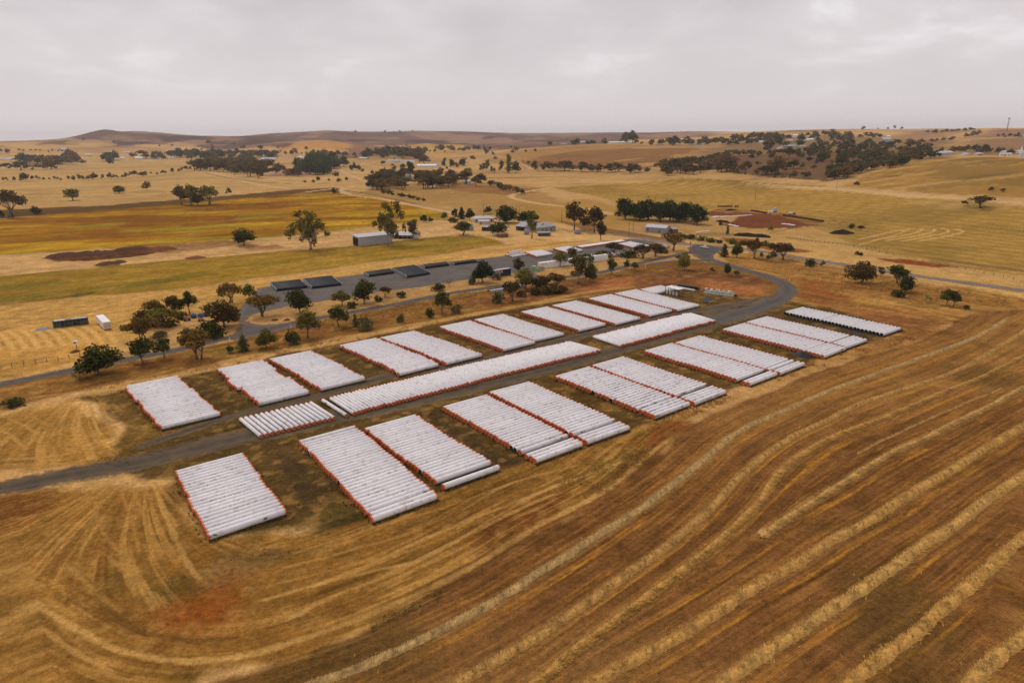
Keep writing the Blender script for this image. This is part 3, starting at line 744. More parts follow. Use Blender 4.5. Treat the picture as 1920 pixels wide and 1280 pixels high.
    # stubble field: rows, wheelings and straw litter follow the windrows
    rowu = np.zeros(len(X)); rowm = np.zeros(len(X))
    j = np.where(infield > 0.02)[0]
    if len(j):
        best = np.full(len(j), 1e9); sg = np.zeros(len(j))
        for k, w in enumerate(WW):
            d, s, al = segs_dist(P[j], w[::3] if len(w) > 12 else w)
            if k == 8: d = d + 3
            q = d < best
            best[q] = d[q]; sg[q] = s[q]
        u = best * sg
        Lx = []
        for w in ROWL:
            d, s, al = segs_dist(P[j], w); Lx.append(d * s)
        Lx = np.array(Lx); up = Lx > 0
        uu = np.where(up[0], -Lx[0], 12.0 * (len(ROWL) - 1) + np.abs(Lx[-1]))
        first = np.where(up.any(0), up.argmax(0), 99)
        for k in range(len(ROWL) - 1):
            q = first == k + 1
            uu[q] = 12.0 * (k - (Lx[k][q] / (np.abs(Lx[k][q]) + np.abs(Lx[k + 1][q]) + 1e-6)))
        rowu[j] = uu; rowm[j] = infield[j]
        f = infield[j]
        u = (uu + 6.0) % 12.0 - 6.0
        u = np.where(uu < -6, uu, u)
        nm, ns = n_med[j], n_sm[j]
        str_ = fbm(X[j], Y[j], 3.0, 3, 97)
        along = X[j] * math.cos(.72) + Y[j] * math.sin(.72)
        strk = fbm(uu / .55, along / 9.0, 1.0, 3, 131); strk2 = fbm(uu / 1.6, along / 30.0, 1.0, 3, 137)
        kk = (1 + (strk - .5) * .7 + (strk2 - .5) * .7)
        col[j] = col[j] * (1 + (kk - 1) * f)[:, None]
        a = (sstep(.54, .7, strk) * .4 * f * sstep(.4, .6, strk2))[:, None]
        col[j] = col[j] * (1 - a) + np.array(lin(158, 114, 58)) * a
        def band(c0, hw): return sstep(hw, hw * .3, np.abs(u - c0 + (ns - .5) * .45))
        for c0, hw, cc, am in ((3.6, .62, lin(184, 130, 46), .8), (2.7, .5, lin(172, 120, 48), .6), (-2.8, .55, lin(170, 120, 48), .6), (-3.8, .4, lin(164, 114, 50), .5), (5.4, .3, lin(150, 108, 54), .35)):
            a = (band(c0, hw) * am * f * np.clip(2.4 * (fbm(uu / 4, along / 14, 1.0, 3, int(141 + c0 * 3)) - .28) * np.clip(.2 + 2.6 * (fbm(uu / .3, along / 2.2, 1.0, 2, 149) - .25), 0, 1.5), 0, 1))[:, None]
            col[j] = col[j] * (1 - a) + np.array(cc) * a
        a = (sstep(2.0, .6, best) * .5 * f * np.clip(.1 + 1.3 * str_, 0, 1))[:, None]
        col[j] = col[j] * (1 - a) + np.array(lin(176, 134, 76)) * a
        a = (sstep(.52, .75, n_big[j]) * .45 * f)[:, None]
        col[j] = col[j] * (1 - a) + np.array(lin(142, 108, 64)) * a
        a = (sstep(.62, .8, fbm(X[j], Y[j], 26, 3, 99)) * .6 * f)[:, None]
        col[j] = col[j] * (1 - a) + np.array(lin(82, 66, 34)) * a
    # all ground warmed, middle distance toned down; hill bumps darker on the near side
    g = 1 - .13 * sstep(320, 520, D) * sstep(3200, 1800, D)
    col = col * np.stack([g, g * .985, g * .93], -1)
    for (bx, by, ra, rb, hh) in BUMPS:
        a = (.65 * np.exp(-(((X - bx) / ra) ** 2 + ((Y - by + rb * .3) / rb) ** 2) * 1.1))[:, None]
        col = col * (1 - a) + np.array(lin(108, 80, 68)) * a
    # far hills: relief shading painted into the colour as dark and pale noise
    fh = sstep(2600, 4000, D)
    hA, hR = np.arctan2(X, Y) * 4500, D / 2.6
    a = (fh * sstep(.47, .6, fbm(hA, hR, 150, 4, 111)) * .7)[:, None]
    col = col * (1 - a) + np.array(lin(74, 56, 50)) * a
    a = (fh * sstep(.52, .64, fbm(hA, hR, 210, 4, 117)) * .6)[:, None]
    col = col * (1 - a) + np.array(lin(168, 132, 102)) * a
    inf_ = infield[:, None]; nr_ = (sstep(420, 300, D) * (1 - infield))[:, None]
    col = col * (inf_ * np.array([.90, .86, .83]) + (1 - inf_) * (nr_ * np.array([.87, .82, .76]) + (1 - nr_) * np.array([.90, .87, .85])))
    return np.clip(col, .005, .85), rowu, rowm

# ------------------------------------------------------------------ ground mesh
el = np.concatenate([np.linspace(88, 50, 20, endpoint=False), np.radians(0) + np.linspace(50, 3.2, 760)])
r1 = CAM_H / np.tan(np.radians(el))
r1 = r1[r1 < 1150]
r2 = np.exp(np.linspace(math.log(r1[-1] * 1.004), math.log(13500), 330))
rad = np.concatenate([r1, r2])
azf = np.radians(np.arange(-39.5, 39.51, .075))
az = np.concatenate([np.radians(np.arange(-180, -39.5, 3.0)), azf, np.radians(np.arange(42, 180, 3.0))])
A, Rr = np.meshgrid(az, rad)
GX = (np.sin(A) * Rr).ravel(); GY = (np.cos(A) * Rr).ravel()
GD = Rr.ravel()
GZ = height(GX, GY)
gcol, rowu, rowm = ground_colour(GX, GY, GD)
nr, na = len(rad), len(az)
ii = (np.arange(nr - 1)[:, None] * na + np.arange(na)[None, :])
jj = (np.arange(nr - 1)[:, None] * na + (np.arange(na)[None, :] + 1) % na)
quads = np.stack([ii, jj, jj + na, ii + na], -1).reshape(-1, 4)
mg = bpy.data.materials.new('farmland_ground'); mg.use_nodes = True
t = mg.node_tree; b = t.nodes['Principled BSDF']
b.inputs['Roughness'].default_value = 1.0; b.inputs['Specular IOR Level'].default_value = 0.0
at1 = N(t, 'ShaderNodeAttribute', attribute_name='albedo')
atu = N(t, 'ShaderNodeAttribute', attribute_name='rowu'); atm = N(t, 'ShaderNodeAttribute', attribute_name='rowm')
tcg = N(t, 'ShaderNodeTexCoord')
def gn(scale, detail, rough=.6):
    n = N(t, 'ShaderNodeTexNoise'); n.inputs['Scale'].default_value = scale; n.inputs['Detail'].default_value = detail; n.inputs['Roughness'].default_value = rough
    t.links.new(tcg.outputs['Object'], n.inputs['Vector']); return n.outputs['Fac']
fa = gn(1.1, 5, .7); fb = gn(.22, 4, .6)
fc = gn(4.5, 3, .7)
f1 = math_n(t, 'ADD', math_n(t, 'MULTIPLY', fa, 1.9), math_n(t, 'MULTIPLY', fb, .5))
f1 = math_n(t, 'ADD', f1, math_n(t, 'MULTIPLY', fc, 1.7))
f1 = math_n(t, 'SUBTRACT', f1, 1.05)
row = math_n(t, 'SINE', math_n(t, 'ADD', math_n(t, 'MULTIPLY', atu.outputs['Fac'], 2 * math.pi / .42), math_n(t, 'MULTIPLY', fb, 9.0)))
row = math_n(t, 'MULTIPLY', math_n(t, 'MULTIPLY', row, .12), atm.outputs['Fac'])
f1 = math_n(t, 'ADD', f1, row)
cg = mix_n(t, 1.0, at1.outputs['Color'], f1, 'MULTIPLY')
t.links.new(cg, b.inputs['Base Color'])
bp = N(t, 'ShaderNodeBump'); bp.inputs['Strength'].default_value = .55; bp.inputs['Distance'].default_value = .35
t.links.new(fa, bp.inputs['Height']); t.links.new(bp.outputs[0], b.inputs['Normal'])
g4 = np.concatenate([gcol, np.ones((len(gcol), 1))], 1)
# the spot below the camera: close the disc with one vertex
vg = np.stack([GX, GY, GZ], -1)
me = np_mesh('ground', vg, quads, [mg], attrs={'albedo': ('FLOAT_COLOR', g4), 'rowu': ('FLOAT', rowu), 'rowm': ('FLOAT', rowm)}, smooth=True)
tag(put('ground', me), kind='structure')

# ------------------------------------------------------------------ roads, tracks and the depot yard
def road_mat(name, c1, c2, sc=.5, rough=.9, shoulder=lin(138, 112, 80)):
    mt = bpy.data.materials.new(name); mt.use_nodes = True
    t = mt.node_tree; b = t.nodes['Principled BSDF']; b.inputs['Roughness'].default_value = rough; b.inputs['Specular IOR Level'].default_value = .15
    tc = N(t, 'ShaderNodeTexCoord'); ed = N(t, 'ShaderNodeAttribute', attribute_name='edge')
    n = N(t, 'ShaderNodeTexNoise'); n.inputs['Scale'].default_value = sc; n.inputs['Detail'].default_value = 6; n.inputs['Roughness'].default_value = .65
    t.links.new(tc.outputs['Object'], n.inputs['Vector'])
    n2 = N(t, 'ShaderNodeTexNoise'); n2.inputs['Scale'].default_value = .09; n2.inputs['Detail'].default_value = 4
    t.links.new(tc.outputs['Object'], n2.inputs['Vector'])
    c = mix_n(t, ramp_n(t, n.outputs['Fac'], [(.32, (0, 0, 0)), (.68, (1, 1, 1))]), (*c1, 1), (*c2, 1))
    c = mix_n(t, 1.0, c, math_n(t, 'ADD', math_n(t, 'MULTIPLY', n2.outputs['Fac'], .9), .55), 'MULTIPLY')
    sh = math_n(t, 'ADD', ed.outputs['Fac'], math_n(t, 'MULTIPLY', math_n(t, 'SUBTRACT', n.outputs['Fac'], .5), .9))
    c = mix_n(t, ramp_n(t, sh, [(.46, (0, 0, 0)), (.86, (.8, .8, .8))]), c, (*shoulder, 1))
    wp_ = ramp_n(t, ed.outputs['Fac'], [(.14, (0, 0, 0)), (.3, (.4, .4, .4)), (.42, (.4, .4, .4)), (.56, (0, 0, 0))])
    c = mix_n(t, wp_, c, (*[min(1, v * 1.35) for v in c2], 1))
    t.links.new(c, b.inputs['Base Color'])
    s = math_n(t, 'ADD', ed.outputs['Fac'], math_n(t, 'MULTIPLY', math_n(t, 'SUBTRACT', n.outputs['Fac'], .5), 1.1))
    s = math_n(t, 'ADD', s, math_n(t, 'MULTIPLY', math_n(t, 'SUBTRACT', n2.outputs['Fac'], .5), .8))
    a = ramp_n(t, s, [(.55, (1, 1, 1)), (.95, (0, 0, 0))])
    tr = N(t, 'ShaderNodeBsdfTransparent'); mx = N(t, 'ShaderNodeMixShader')
    t.links.new(a, mx.inputs[0]); t.links.new(tr.outputs[0], mx.inputs[1]); t.links.new(b.outputs[0], mx.inputs[2])
    t.links.new(mx.outputs[0], t.nodes['Material Output'].inputs[0])
    return mt
M['asphalt'] = road_mat('worn_asphalt', lin(66, 61, 57), lin(84, 77, 70))
M['dirt'] = road_mat('dark_dirt', lin(62, 53, 43), lin(86, 71, 53), .35)
M['gravel'] = road_mat('depot_gravel', lin(82, 74, 69), lin(96, 87, 80), .4)
M['dusty'] = road_mat('dusty_asphalt', lin(100, 90, 82), lin(116, 104, 92))
def ribbon(name, pts, widths, mt, z, ends=True):
    ln = smooth_line(_A(pts), 1.5)
    w = np.interp(np.linspace(0, 1, len(ln)), np.linspace(0, 1, len(widths)), widths) if isinstance(widths, (list, tuple)) else np.full(len(ln), widths)
    tan = np.gradient(ln, axis=0); tan /= np.hypot(tan[:, 0], tan[:, 1])[:, None] + 1e-9
    nor = np.stack([-tan[:, 1], tan[:, 0]], -1)
    cs = np.linspace(-1, 1, 9)
    V = (ln[:, None, :] + nor[:, None, :] * cs[None, :, None] * w[:, None, None] * .62)
    ed = np.repeat(np.abs(cs)[None], len(ln), 0)
    if ends:
        al = np.arange(len(ln))[:, None] * 1.5; tot = al.max()
        ed = np.maximum(ed, 1 - np.minimum(al, tot - al) / 5.0)
    V = V.reshape(-1, 2); zz = height(V[:, 0], V[:, 1]) + z
    n, k = len(ln), 9
    i = np.arange(n - 1)[:, None] * k + np.arange(k - 1)[None]
    q = np.stack([i, i + 1, i + k + 1, i + k], -1).reshape(-1, 4)
    me = np_mesh(name, np.column_stack([V, zz]), q, [mt], attrs={'edge': ('FLOAT', ed.ravel())})
    return tag(put(name, me), kind='structure')
def slab(name, pts, mt, z, soft=4.0, step=2.5):
    poly = _A(pts); mn = poly.min(0) - 2; mx = poly.max(0) + 2
    xs = np.arange(mn[0], mx[0] + step, step); ys = np.arange(mn[1], mx[1] + step, step)
    XX, YY = np.meshgrid(xs, ys); P = np.stack([XX.ravel(), YY.ravel()], -1)
    s = poly_sd(P, poly)
    keep = (s < 1.0).reshape(XX.shape)
    kq = keep[:-1, :-1] | keep[1:, :-1] | keep[:-1, 1:] | keep[1:, 1:]
    nx = len(xs)
    r, c = np.where(kq)
    q = np.stack([r * nx + c, r * nx + c + 1, (r + 1) * nx + c + 1, (r + 1) * nx + c], -1)
    u, inv = np.unique(q, return_inverse=True); q = inv.reshape(q.shape)
    P = P[u]; ed = np.clip(1 + s[u] / soft, 0, 1.6)
    me = np_mesh(name, np.column_stack([P, height(P[:, 0], P[:, 1]) + z]), q, [mt], attrs={'edge': ('FLOAT', ed)})
    return tag(put(name, me), kind='structure')
ribbon('access_road', [(-300,786),(-120,747),(0,721),(140,693),(240,673),(330,656),(430,633),(560,604),(650,587),(740,571),(850,549),(950,535),(1050,521),(1130,510),(1200,493),(1260,480),(1300,472)], [5.4] * 5, M['asphalt'], .030, False)
ribbon('main_road', [(1150,440),(1200,446),(1250,454),(1300,459),(1360,463),(1430,472),(1500,483),(1600,499),(1700,515),(1800,529),(1920,545),(2100,572),(2400,620)], 7.2, M['dusty'], .042, False)
ribbon('curved_entry_road', [(1302,464),(1310,474),(1325,485),(1360,496),(1410,510),(1450,522),(1475,536),(1472,553),(1440,570),(1390,586),(1330,604)], [8.5, 8, 7.5, 8, 11, 12], M['asphalt'], .036)
ribbon('slip_road', [(1215,495),(1265,490),(1310,488),(1345,491)], 4.6, M['asphalt'], .048)
ribbon('front_pipe_track', [(-500,1010),(-200,950),(0,915),(130,890),(260,866),(400,832),(560,797),(680,772),(850,734),(1000,699),(1130,664),(1260,627),(1350,602),(1420,582)], [6, 7, 9, 9, 8, 7.5, 7.5, 9, 11], M['dirt'], .030)
ribbon('rear_pipe_track', [(250,842),(330,815),(450,776),(600,741),(740,703),(850,686),(1000,652),(1100,627),(1200,605),(1310,582),(1390,570)], [3, 4.5, 5.5, 5.5, 5.5, 6, 8], M['dirt'], .036)
slab('road_junction', [(1288,465),(1302,458),(1330,460),(1362,465),(1350,472),(1338,480),(1343,490),(1322,487),(1305,478),(1292,473)], M['asphalt'], .054, 2.5, 1.2)
slab('pipe_turning_area', [(1290,600),(1340,575),(1400,560),(1470,548),(1480,560),(1440,580),(1400,596),(1340,612)], M['dirt'], .024, 5)
slab('depot_yard', [(470,556),(482,540),(507,536),(683,513),(800,494),(900,485),(950,479),(1040,468),(1130,454),(1185,447),(1225,452),(1262,463),(1200,474),(1120,485),(1060,491),(1010,501),(1003,510),(1030,530),(1000,534),(965,512),(925,517),(883,524),(800,537),(710,548),(660,558),(633,561),(547,574),(505,583),(472,590),(466,602),(490,609),(560,603),(565,611),(440,640),(425,634),(448,612),(440,596),(448,578)], M['gravel'], .024, 3)

# ------------------------------------------------------------------ windrows
M['straw'] = bpy.data.materials.new('cut_straw'); M['straw'].use_nodes = True
t = M['straw'].node_tree; b = t.nodes['Principled BSDF']; b.inputs['Roughness'].default_value = .85; b.inputs['Specular IOR Level'].default_value = .15
a_ = N(t, 'ShaderNodeAttribute', attribute_name='tint'); oi = N(t, 'ShaderNodeObjectInfo')
t.links.new(mix_n(t, 1.0, oi.outputs['Color'], a_.outputs['Fac'], 'MULTIPLY'), b.inputs['Base Color'])
def windrow(ln, width, hgt, col, label, dens=26):
    n = len(ln)
    # resample to .45 m
    seg = np.hypot(*np.diff(ln, axis=0).T); al = np.concatenate([[0], np.cumsum(seg)])
    s = np.arange(0, al[-1], .45)
    c = np.stack([np.interp(s, al, ln[:, 0]), np.interp(s, al, ln[:, 1])], -1)
    tan = np.gradient(c, axis=0); tan /= np.hypot(tan[:, 0], tan[:, 1])[:, None]
    nor = np.stack([-tan[:, 1], tan[:, 0]], -1)
    wob = (fbm(s, s * 0, 6, 3, 5) - .5) * .9
    c = c + nor * wob[:, None]
    wd = width * (.75 + .5 * fbm(s, s * 0 + 9, 3.0, 3, 8)) * np.minimum(1, .25 + np.minimum(s, al[-1] - s) / 3)
    cs = np.linspace(-1, 1, 11)
    V = (c[:, None, :] + nor[:, None, :] * cs[None, :, None] * wd[:, None, None] / 2).reshape(-1, 2)
    prof = np.tile((1 - np.abs(cs) ** 2.0), len(s))
    z = hgt * prof * (.55 + .9 * fbm(V[:, 0], V[:, 1], .9, 3, 11)) + np.where(prof < .01, -.02, .0)
    k = 11
    i = np.arange(len(s) - 1)[:, None] * k + np.arange(k - 1)[None]
    q = np.stack([i, i + 1, i + k + 1, i + k], -1).reshape(-1, 4)
    S2 = np.repeat(s, 11); O2 = np.tile(cs, len(s)) * np.repeat(wd, 11) / 2
    sl = (1 if int(al[-1]) % 2 else -1)
    cl_ = fbm((S2 + sl * O2 * 1.1 * np.sign(O2 + .01)) / .42, O2 / 1.6, 1.0, 3, 13)
    z = z * (.6 + .85 * cl_)
    tint = .45 + 1.15 * cl_
    # loose stalks thrown mostly aslant of the row
    m_ = int(al[-1] * dens)
    r_ = np.random.default_rng(int(al[-1] * 10))
    si = r_.uniform(0, len(s) - 1.01, m_); i0 = si.astype(int)
    off = np.where(r_.random(m_) < .985, np.clip(r_.normal(0, .28, m_), -.5, .5), r_.normal(0, .7, m_))
    base = c[i0] + tan[i0] * (si - i0)[:, None] * .45 + nor[i0] * (off * wd[i0])[:, None]
    ang = (.2 + 1.5 * fbm(si * .45, off * 3, 1.3, 2, 19) + r_.normal(0, .22, m_)) * np.where(r_.random(m_) < .8, 1, -1) * (1 if int(al[-1]) % 2 else -1)
    dirv = tan[i0] * np.cos(ang)[:, None] + nor[i0] * np.sin(ang)[:, None]
    Ls = r_.uniform(.2, .5, m_); w_ = r_.uniform(.03, .06, m_)
    zb = np.maximum(.01, hgt * (1 - (2 * off) ** 2)) * r_.uniform(.5, 1.1, m_)
    zt = zb + r_.uniform(.02, .26, m_)
    prp = np.stack([-dirv[:, 1], dirv[:, 0]], -1) * w_[:, None]
    p0 = np.column_stack([base - prp, zb]); p1 = np.column_stack([base + prp, zb])
    tip = base + dirv * Ls[:, None]
    p2 = np.column_stack([tip + prp * .5, zt]); p3 = np.column_stack([tip - prp * .5, zt])
    sv_ = np.stack([p0, p1, p2, p3], 1).reshape(-1, 3)
    st = np.repeat(np.clip((.45 + 1.2 * fbm((si * .45 + sl * np.abs(off) * wd[i0] * 1.1) / .42, off, 1.0, 3, 13)) * r_.normal(1.0, .25, m_), .3, 1.9), 4)
    VV = np.vstack([np.column_stack([V, z]), sv_])
    qq = np.vstack([q, len(V) + np.arange(m_ * 4).reshape(-1, 4)])
    me = np_mesh('straw_windrow', VV, qq, [M['straw']], attrs={'tint': ('FLOAT', np.concatenate([tint, st]))})
    o = put('straw_windrow', me); o.color = (col[0], col[1] * .95, col[2] * .82, 1)
    return tag(o, label, 'windrow', 'windrows of cut straw in the stubble field')
WL = ["pale greyish straw windrow nearest the pipe yard, following the field edge", "straw windrow second from the pipe yard in the stubble field", "straw windrow third from the pipe yard, with a yellow wheel track beside it",
      "straw windrow that starts at a loose heap in mid field", "straw windrow just below the one starting at a heap", "long straight straw windrow third from the bottom right corner",
      "straw windrow second from the bottom right corner of the field", "short straw windrow cutting the bottom right corner", "faint thin straw windrow behind the one starting at a heap"]
WCOL = [(198,164,110), (198,154,88), (194,148,78), (202,160,94), (202,156,86), (206,162,92), (204,158,86), (204,160,90), (184,142,78)]
for k, (w, lb, cc) in enumerate(zip(WW, WL, WCOL)):
    windrow(w, [1.3, 1.4, 1.55, 1.45, 1.75, 1.8, 1.85, 1.9, .6][k], [.30, .36, .4, .36, .45, .46, .46, .46, .10][k], lin(*cc, .71), lb, 110 if k < 8 else 26)
# the loose heap at the start of the fourth windrow
hp = at(1428, 1005)[:2]
heap = np.array([hp + np.array([math.cos(a), math.sin(a)]) * r for a, r in ((0, .1), (.6, .9), (1.2, 1.7), (.9, 2.5))])
windrow(smooth_line(heap, .5), 3.0, .35, lin(196, 158, 100, .85), "loose pale straw heap at the end of a windrow", 90)
# ------------------------------------------------------------------ pipes
PL = 13.5
def pipe_mesh(name, r, L, mats, n=20, hollow=False):
    b = MB()
    xs = [-L / 2, -L / 2 + .22, L / 2 - .22, L / 2]
    ring = lambda x, rr: [(x, math.cos(2 * math.pi * k / n) * rr, math.sin(2 * math.pi * k / n) * rr) for k in range(n)]
    prof = [(-L / 2, r * .955), (-L / 2 + .2, r * .955), (-L / 2 + .215, r), (L / 2 - .215, r), (L / 2 - .2, r * .955), (L / 2, r * .955)]
    vs = []
    for x, rr in prof: vs += ring(x, rr)
    fs = []; 
    for i in range(len(prof) - 1):
        for k in range(n):
            k2 = (k + 1) % n
            fs.append((i * n + k, (i + 1) * n + k, (i + 1) * n + k2, i * n + k2))
    b.add(vs, fs, 0, True)
    for i in range((len(prof) - 1) * n):
        if i // n in (0, 4): b.m[i] = 1
    # bore and wall thickness at both ends
    for sgn in (-1, 1):
        x0 = sgn * L / 2
        vs = ring(x0, r * .955) + ring(x0, r * .90) + ring(x0 - sgn * 2.0, r * .90)
        fs = []
        for i in range(2):
            for k in range(n):
                k2 = (k + 1) % n
                q = (i * n + k, i * n + k2, (i + 1) * n + k2, (i + 1) * n + k)
                fs.append(q if sgn > 0 else q[::-1])
        fs.append(tuple(range(2 * n, 3 * n)))
        b.add(vs, fs, 2)
    return b.mesh(name, mats)
def cap_mesh(name, r, n=18):
    """plastic end cap: a sleeve over the pipe end, a rim and a dished face; axis +x outward, sits at x = 0"""
    b = MB()
    prof = [(-.24, r * .97), (-.235, r * 1.02), (.03, r * 1.02), (.05, r * .98), (.045, r * .86), (-.05, r * .80), (-.05, r * .34), (.0, r * .28), (.0, 0.02)]
    vs = []
    for x, rr in prof: vs += [(x, math.cos(2 * math.pi * k / n) * rr, math.sin(2 * math.pi * k / n) * rr) for k in range(n)]
    fs, ms = [], []
    for i in range(len(prof) - 1):
        for k in range(n):
            k2 = (k + 1) % n
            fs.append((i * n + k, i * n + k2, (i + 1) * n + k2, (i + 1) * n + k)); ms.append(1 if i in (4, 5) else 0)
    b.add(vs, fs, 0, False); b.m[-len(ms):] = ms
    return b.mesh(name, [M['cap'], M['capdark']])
RB, RC, RO, RK = .615, .475, .60, .60
ME_B = pipe_mesh('pipe_wide', RB, PL, [M['pipe'], M['pipe'], M['bore']])
ME_C = pipe_mesh('pipe_thin', RC, PL, [M['pipe'], M['pipe'], M['bore']])
ME_O = pipe_mesh('pipe_open', RO, PL - .9, [M['pipe'], M['steelend'], M['bore']])
ME_CB, ME_CC = cap_mesh('cap_wide', RB), cap_mesh('cap_thin', RC)

BLK = {
'A1':[(237,725),(335,705),(404,775),(292,801)],'A2':[(408,693),(493,676),(576,733),(485,755)],'A3':[(507,674),(585,658),(684,707),(600,728)],
'A4':[(637,648),(707,635),(819,681),(748,701)],'A5':[(715,633),(777,622),(898,663),(837,681)],'A6':[(827,613),(880,602),(1001,640),(942,655)],
'A7':[(892,600),(943,590),(1054,626),(1000,636)],'A8':[(977,585),(1028,576),(1134,606),(1083,619)],'A9':[(1035,574),(1082,564),(1199,595),(1150,607)],
'A10':[(1102,561),(1148,552),(1258,581),(1214,591)],'A11':[(1150,551),(1197,543),(1308,571),(1268,581)],'A12':[(1199,543),(1242,536),(1262,542),(1222,550)],
'B1':[(328,886),(454,851),(538,955),(393,1001)],'B2':[(559,828),(666,800),(818,927),(697,971)],'B3':[(684,804),(782,779),(933,873),(830,911)],
'B4':[(831,764),(914,741),(1089,830),(1002,861)],'B5':[(920,736),(993,717),(1177,800),(1098,826)],'B6':[(1041,707),(1107,688),(1288,755),(1227,779)],
'B7':[(1113,687),(1168,669),(1361,733),(1298,753)],'B8':[(1210,659),(1261,644),(1456,698),(1401,719)],'B9':[(1268,644),(1313,630),(1506,680),(1459,699)],
'B10':[(1354,619),(1399,606),(1583,651),(1542,667)],'B11':[(1399,605),(1441,594),(1622,636),(1583,650)],'B12':[(1472,586),(1506,576),(1687,615),(1652,625)],
}
CNT = {'B1': 22, 'B12': 28, 'A12': 7}
ROWNAME = {'A': 'rear-row block', 'B': 'front-row block'}
PIPES = []   # dict(loc, rz, kind, label, group)
axis_all = []
for k, q in BLK.items():
    P = [at(x, y, 1.0)[:2] for x, y in q]
    v = (P[1] - P[0]) + (P[2] - P[3]); axis_all.append(math.atan2(v[1], v[0]))
AX = float(np.median(axis_all))
def seqjit(n, seed, amp):
    r = np.random.default_rng(seed); w = np.cumsum(r.normal(0, amp * .45, n)); w -= np.linspace(w[0], w[-1], n)
    w += r.normal(0, amp * .5, n)
    return w
for bi, (k, q) in enumerate(BLK.items()):
    P = [at(x, y, 1.0)[:2] for x, y in q]
    a0 = AX * .5 + .5 * axis_all[bi]
    ax = np.array([math.cos(a0), math.sin(a0)])
    c0 = (P[0] + P[1]) / 2; c1 = (P[2] + P[3]) / 2
    dep = float(np.hypot(*(c1 - c0)))
    n = CNT.get(k, int(round(dep / 1.365)) + 1)
    jit = seqjit(n, bi + 3, .30 if k[0] == 'A' and int(k[1:]) < 6 else .16)
    r = np.random.default_rng(bi)
    # spacing: mostly touching, a few gaps, as in the photograph
    gaps = np.ones(n - 1) + np.abs(r.normal(0, .03, n - 1))
    gi = {'B2': [(0, .35), (27, .25)], 'B3': [(n - 2, 1.3), (n - 3, .15)], 'B4': [(n - 4, .9), (n - 5, .25)], 'B5': [(n - 4, .7)], 'B6': [(n - 5, .4)], 'B7': [(n - 5, 1.0)], 'B8': [(n - 3, 1.2)],
          'B9': [(n - 3, .5), (n - 4, .3)], 'B11': [(n - 5, .6)], 'B10': [(n - 6, .2)], 'B12': [(10, .35), (18, .2)]}.get(k, [])
    for i_, g in gi: gaps[min(i_, n - 2)] += g
    pos = np.concatenate([[0], np.cumsum(gaps)]); pos /= pos[-1]
    step = 0.0
    for i in range(n):
        c = c0 + (c1 - c0) * pos[i]
        if k == 'A1' and i > 5: step = .55 if i < 11 else .95
        if k == 'A2': step = -.9 if 9 <= i <= 14 else 0.0
        if k == 'B1': step = -.35 if i > 9 else .15
        c = c + ax * (jit[i] + step)
        row = k[0]; num = int(k[1:])
        lab = f"{ordinal(i + 1)} white orange-capped pipe from the top in the {ordinal(num)} {ROWNAME[row]} from left"
        if k == 'B12': lab = f"{ordinal(i + 1)} open-ended white pipe from the top in the far right block"
        PIPES.append(dict(p=c, rz=a0 + float(r.normal(0, .0035)), kind='O' if k == 'B12' else 'B', label=lab, group=f"white pipes in the {ordinal(num)} {ROWNAME[row]}", blk=k))
def crow(b0, f0, b1, f1, n, name, seed, amp, wob=None):
    B0, F0, B1, F1 = (at(*p, 0.7)[:2] for p in (b0, f0, b1, f1))
    j = seqjit(n, seed, amp); r = np.random.default_rng(seed)
    for i in range(n):
        t = i / max(1, n - 1)
        c = (B0 + F0) / 2 * (1 - t) + (B1 + F1) / 2 * t
        v = (F0 - B0) * (1 - t) + (F1 - B1) * t; a = math.atan2(v[1], v[0])
        c = c + np.array([math.cos(a), math.sin(a)]) * (j[i] + (wob(i) if wob else 0))
        lab = f"{ordinal(i + 1)} thin white orange-capped pipe from left in the {name}" if n > 1 else "single thin white pipe lying apart between the two middle groups"
        PIPES.append(dict(p=c, rz=a + float(r.normal(0, .006)), kind='C', label=lab, group="thin white pipes in the " + name, blk=name))
crow((450,784),(490,817),(582,754),(627,783), 15, "spaced middle group", 41, .12)
crow((605,749),(650,778),(605,749),(650,778), 1, "gap of the middle row", 42, 0)
crow((619,745),(664,774),(1067,641),(1123,656), 80, "long middle row", 43, .22)
crow((1112,630),(1165,648),(1292,587),(1342,602), 46, "short middle row beyond", 44, .25, lambda i: .75 * ((i % 6) / 6.0 - .5) if i > 18 else 0)
for p in PIPES:
    r_ = {'B': RB, 'C': RC, 'O': RO}[p['kind']]
    p['r'] = r_; p['d'] = math.sqrt(p['p'] @ p['p'] + CAM_H ** 2)
    p['score'] = r_ / p['d'] * (1.0)
order = sorted(range(len(PIPES)), key=lambda i: -PIPES[i]['score'])
single = set(order[:300])
PR = {}
def add_pipe(p):
    me_, mc = {'B': (ME_B, ME_CB), 'C': (ME_C, ME_CC), 'O': (ME_O, None)}[p['kind']]
    o = put('steel_pipe', me_, None, (p['p'][0], p['p'][1], p['r'] + .10), p['rz'])
    tag(o, p['label'], 'pipe', p['group'])
    if mc:
        for s in (1, -1):
            if random.random() < .04: continue
            put('end_cap', mc, o, (s * PL / 2, 0, 0), 0 if s > 0 else math.pi)
def mesh_np(me):
    v = np.empty(len(me.vertices) * 3, np.float32); me.vertices.foreach_get('co', v)
    f = [tuple(p.vertices) for p in me.polygons]; mi = [p.material_index for p in me.polygons]
    return v.reshape(-1, 3), f, mi
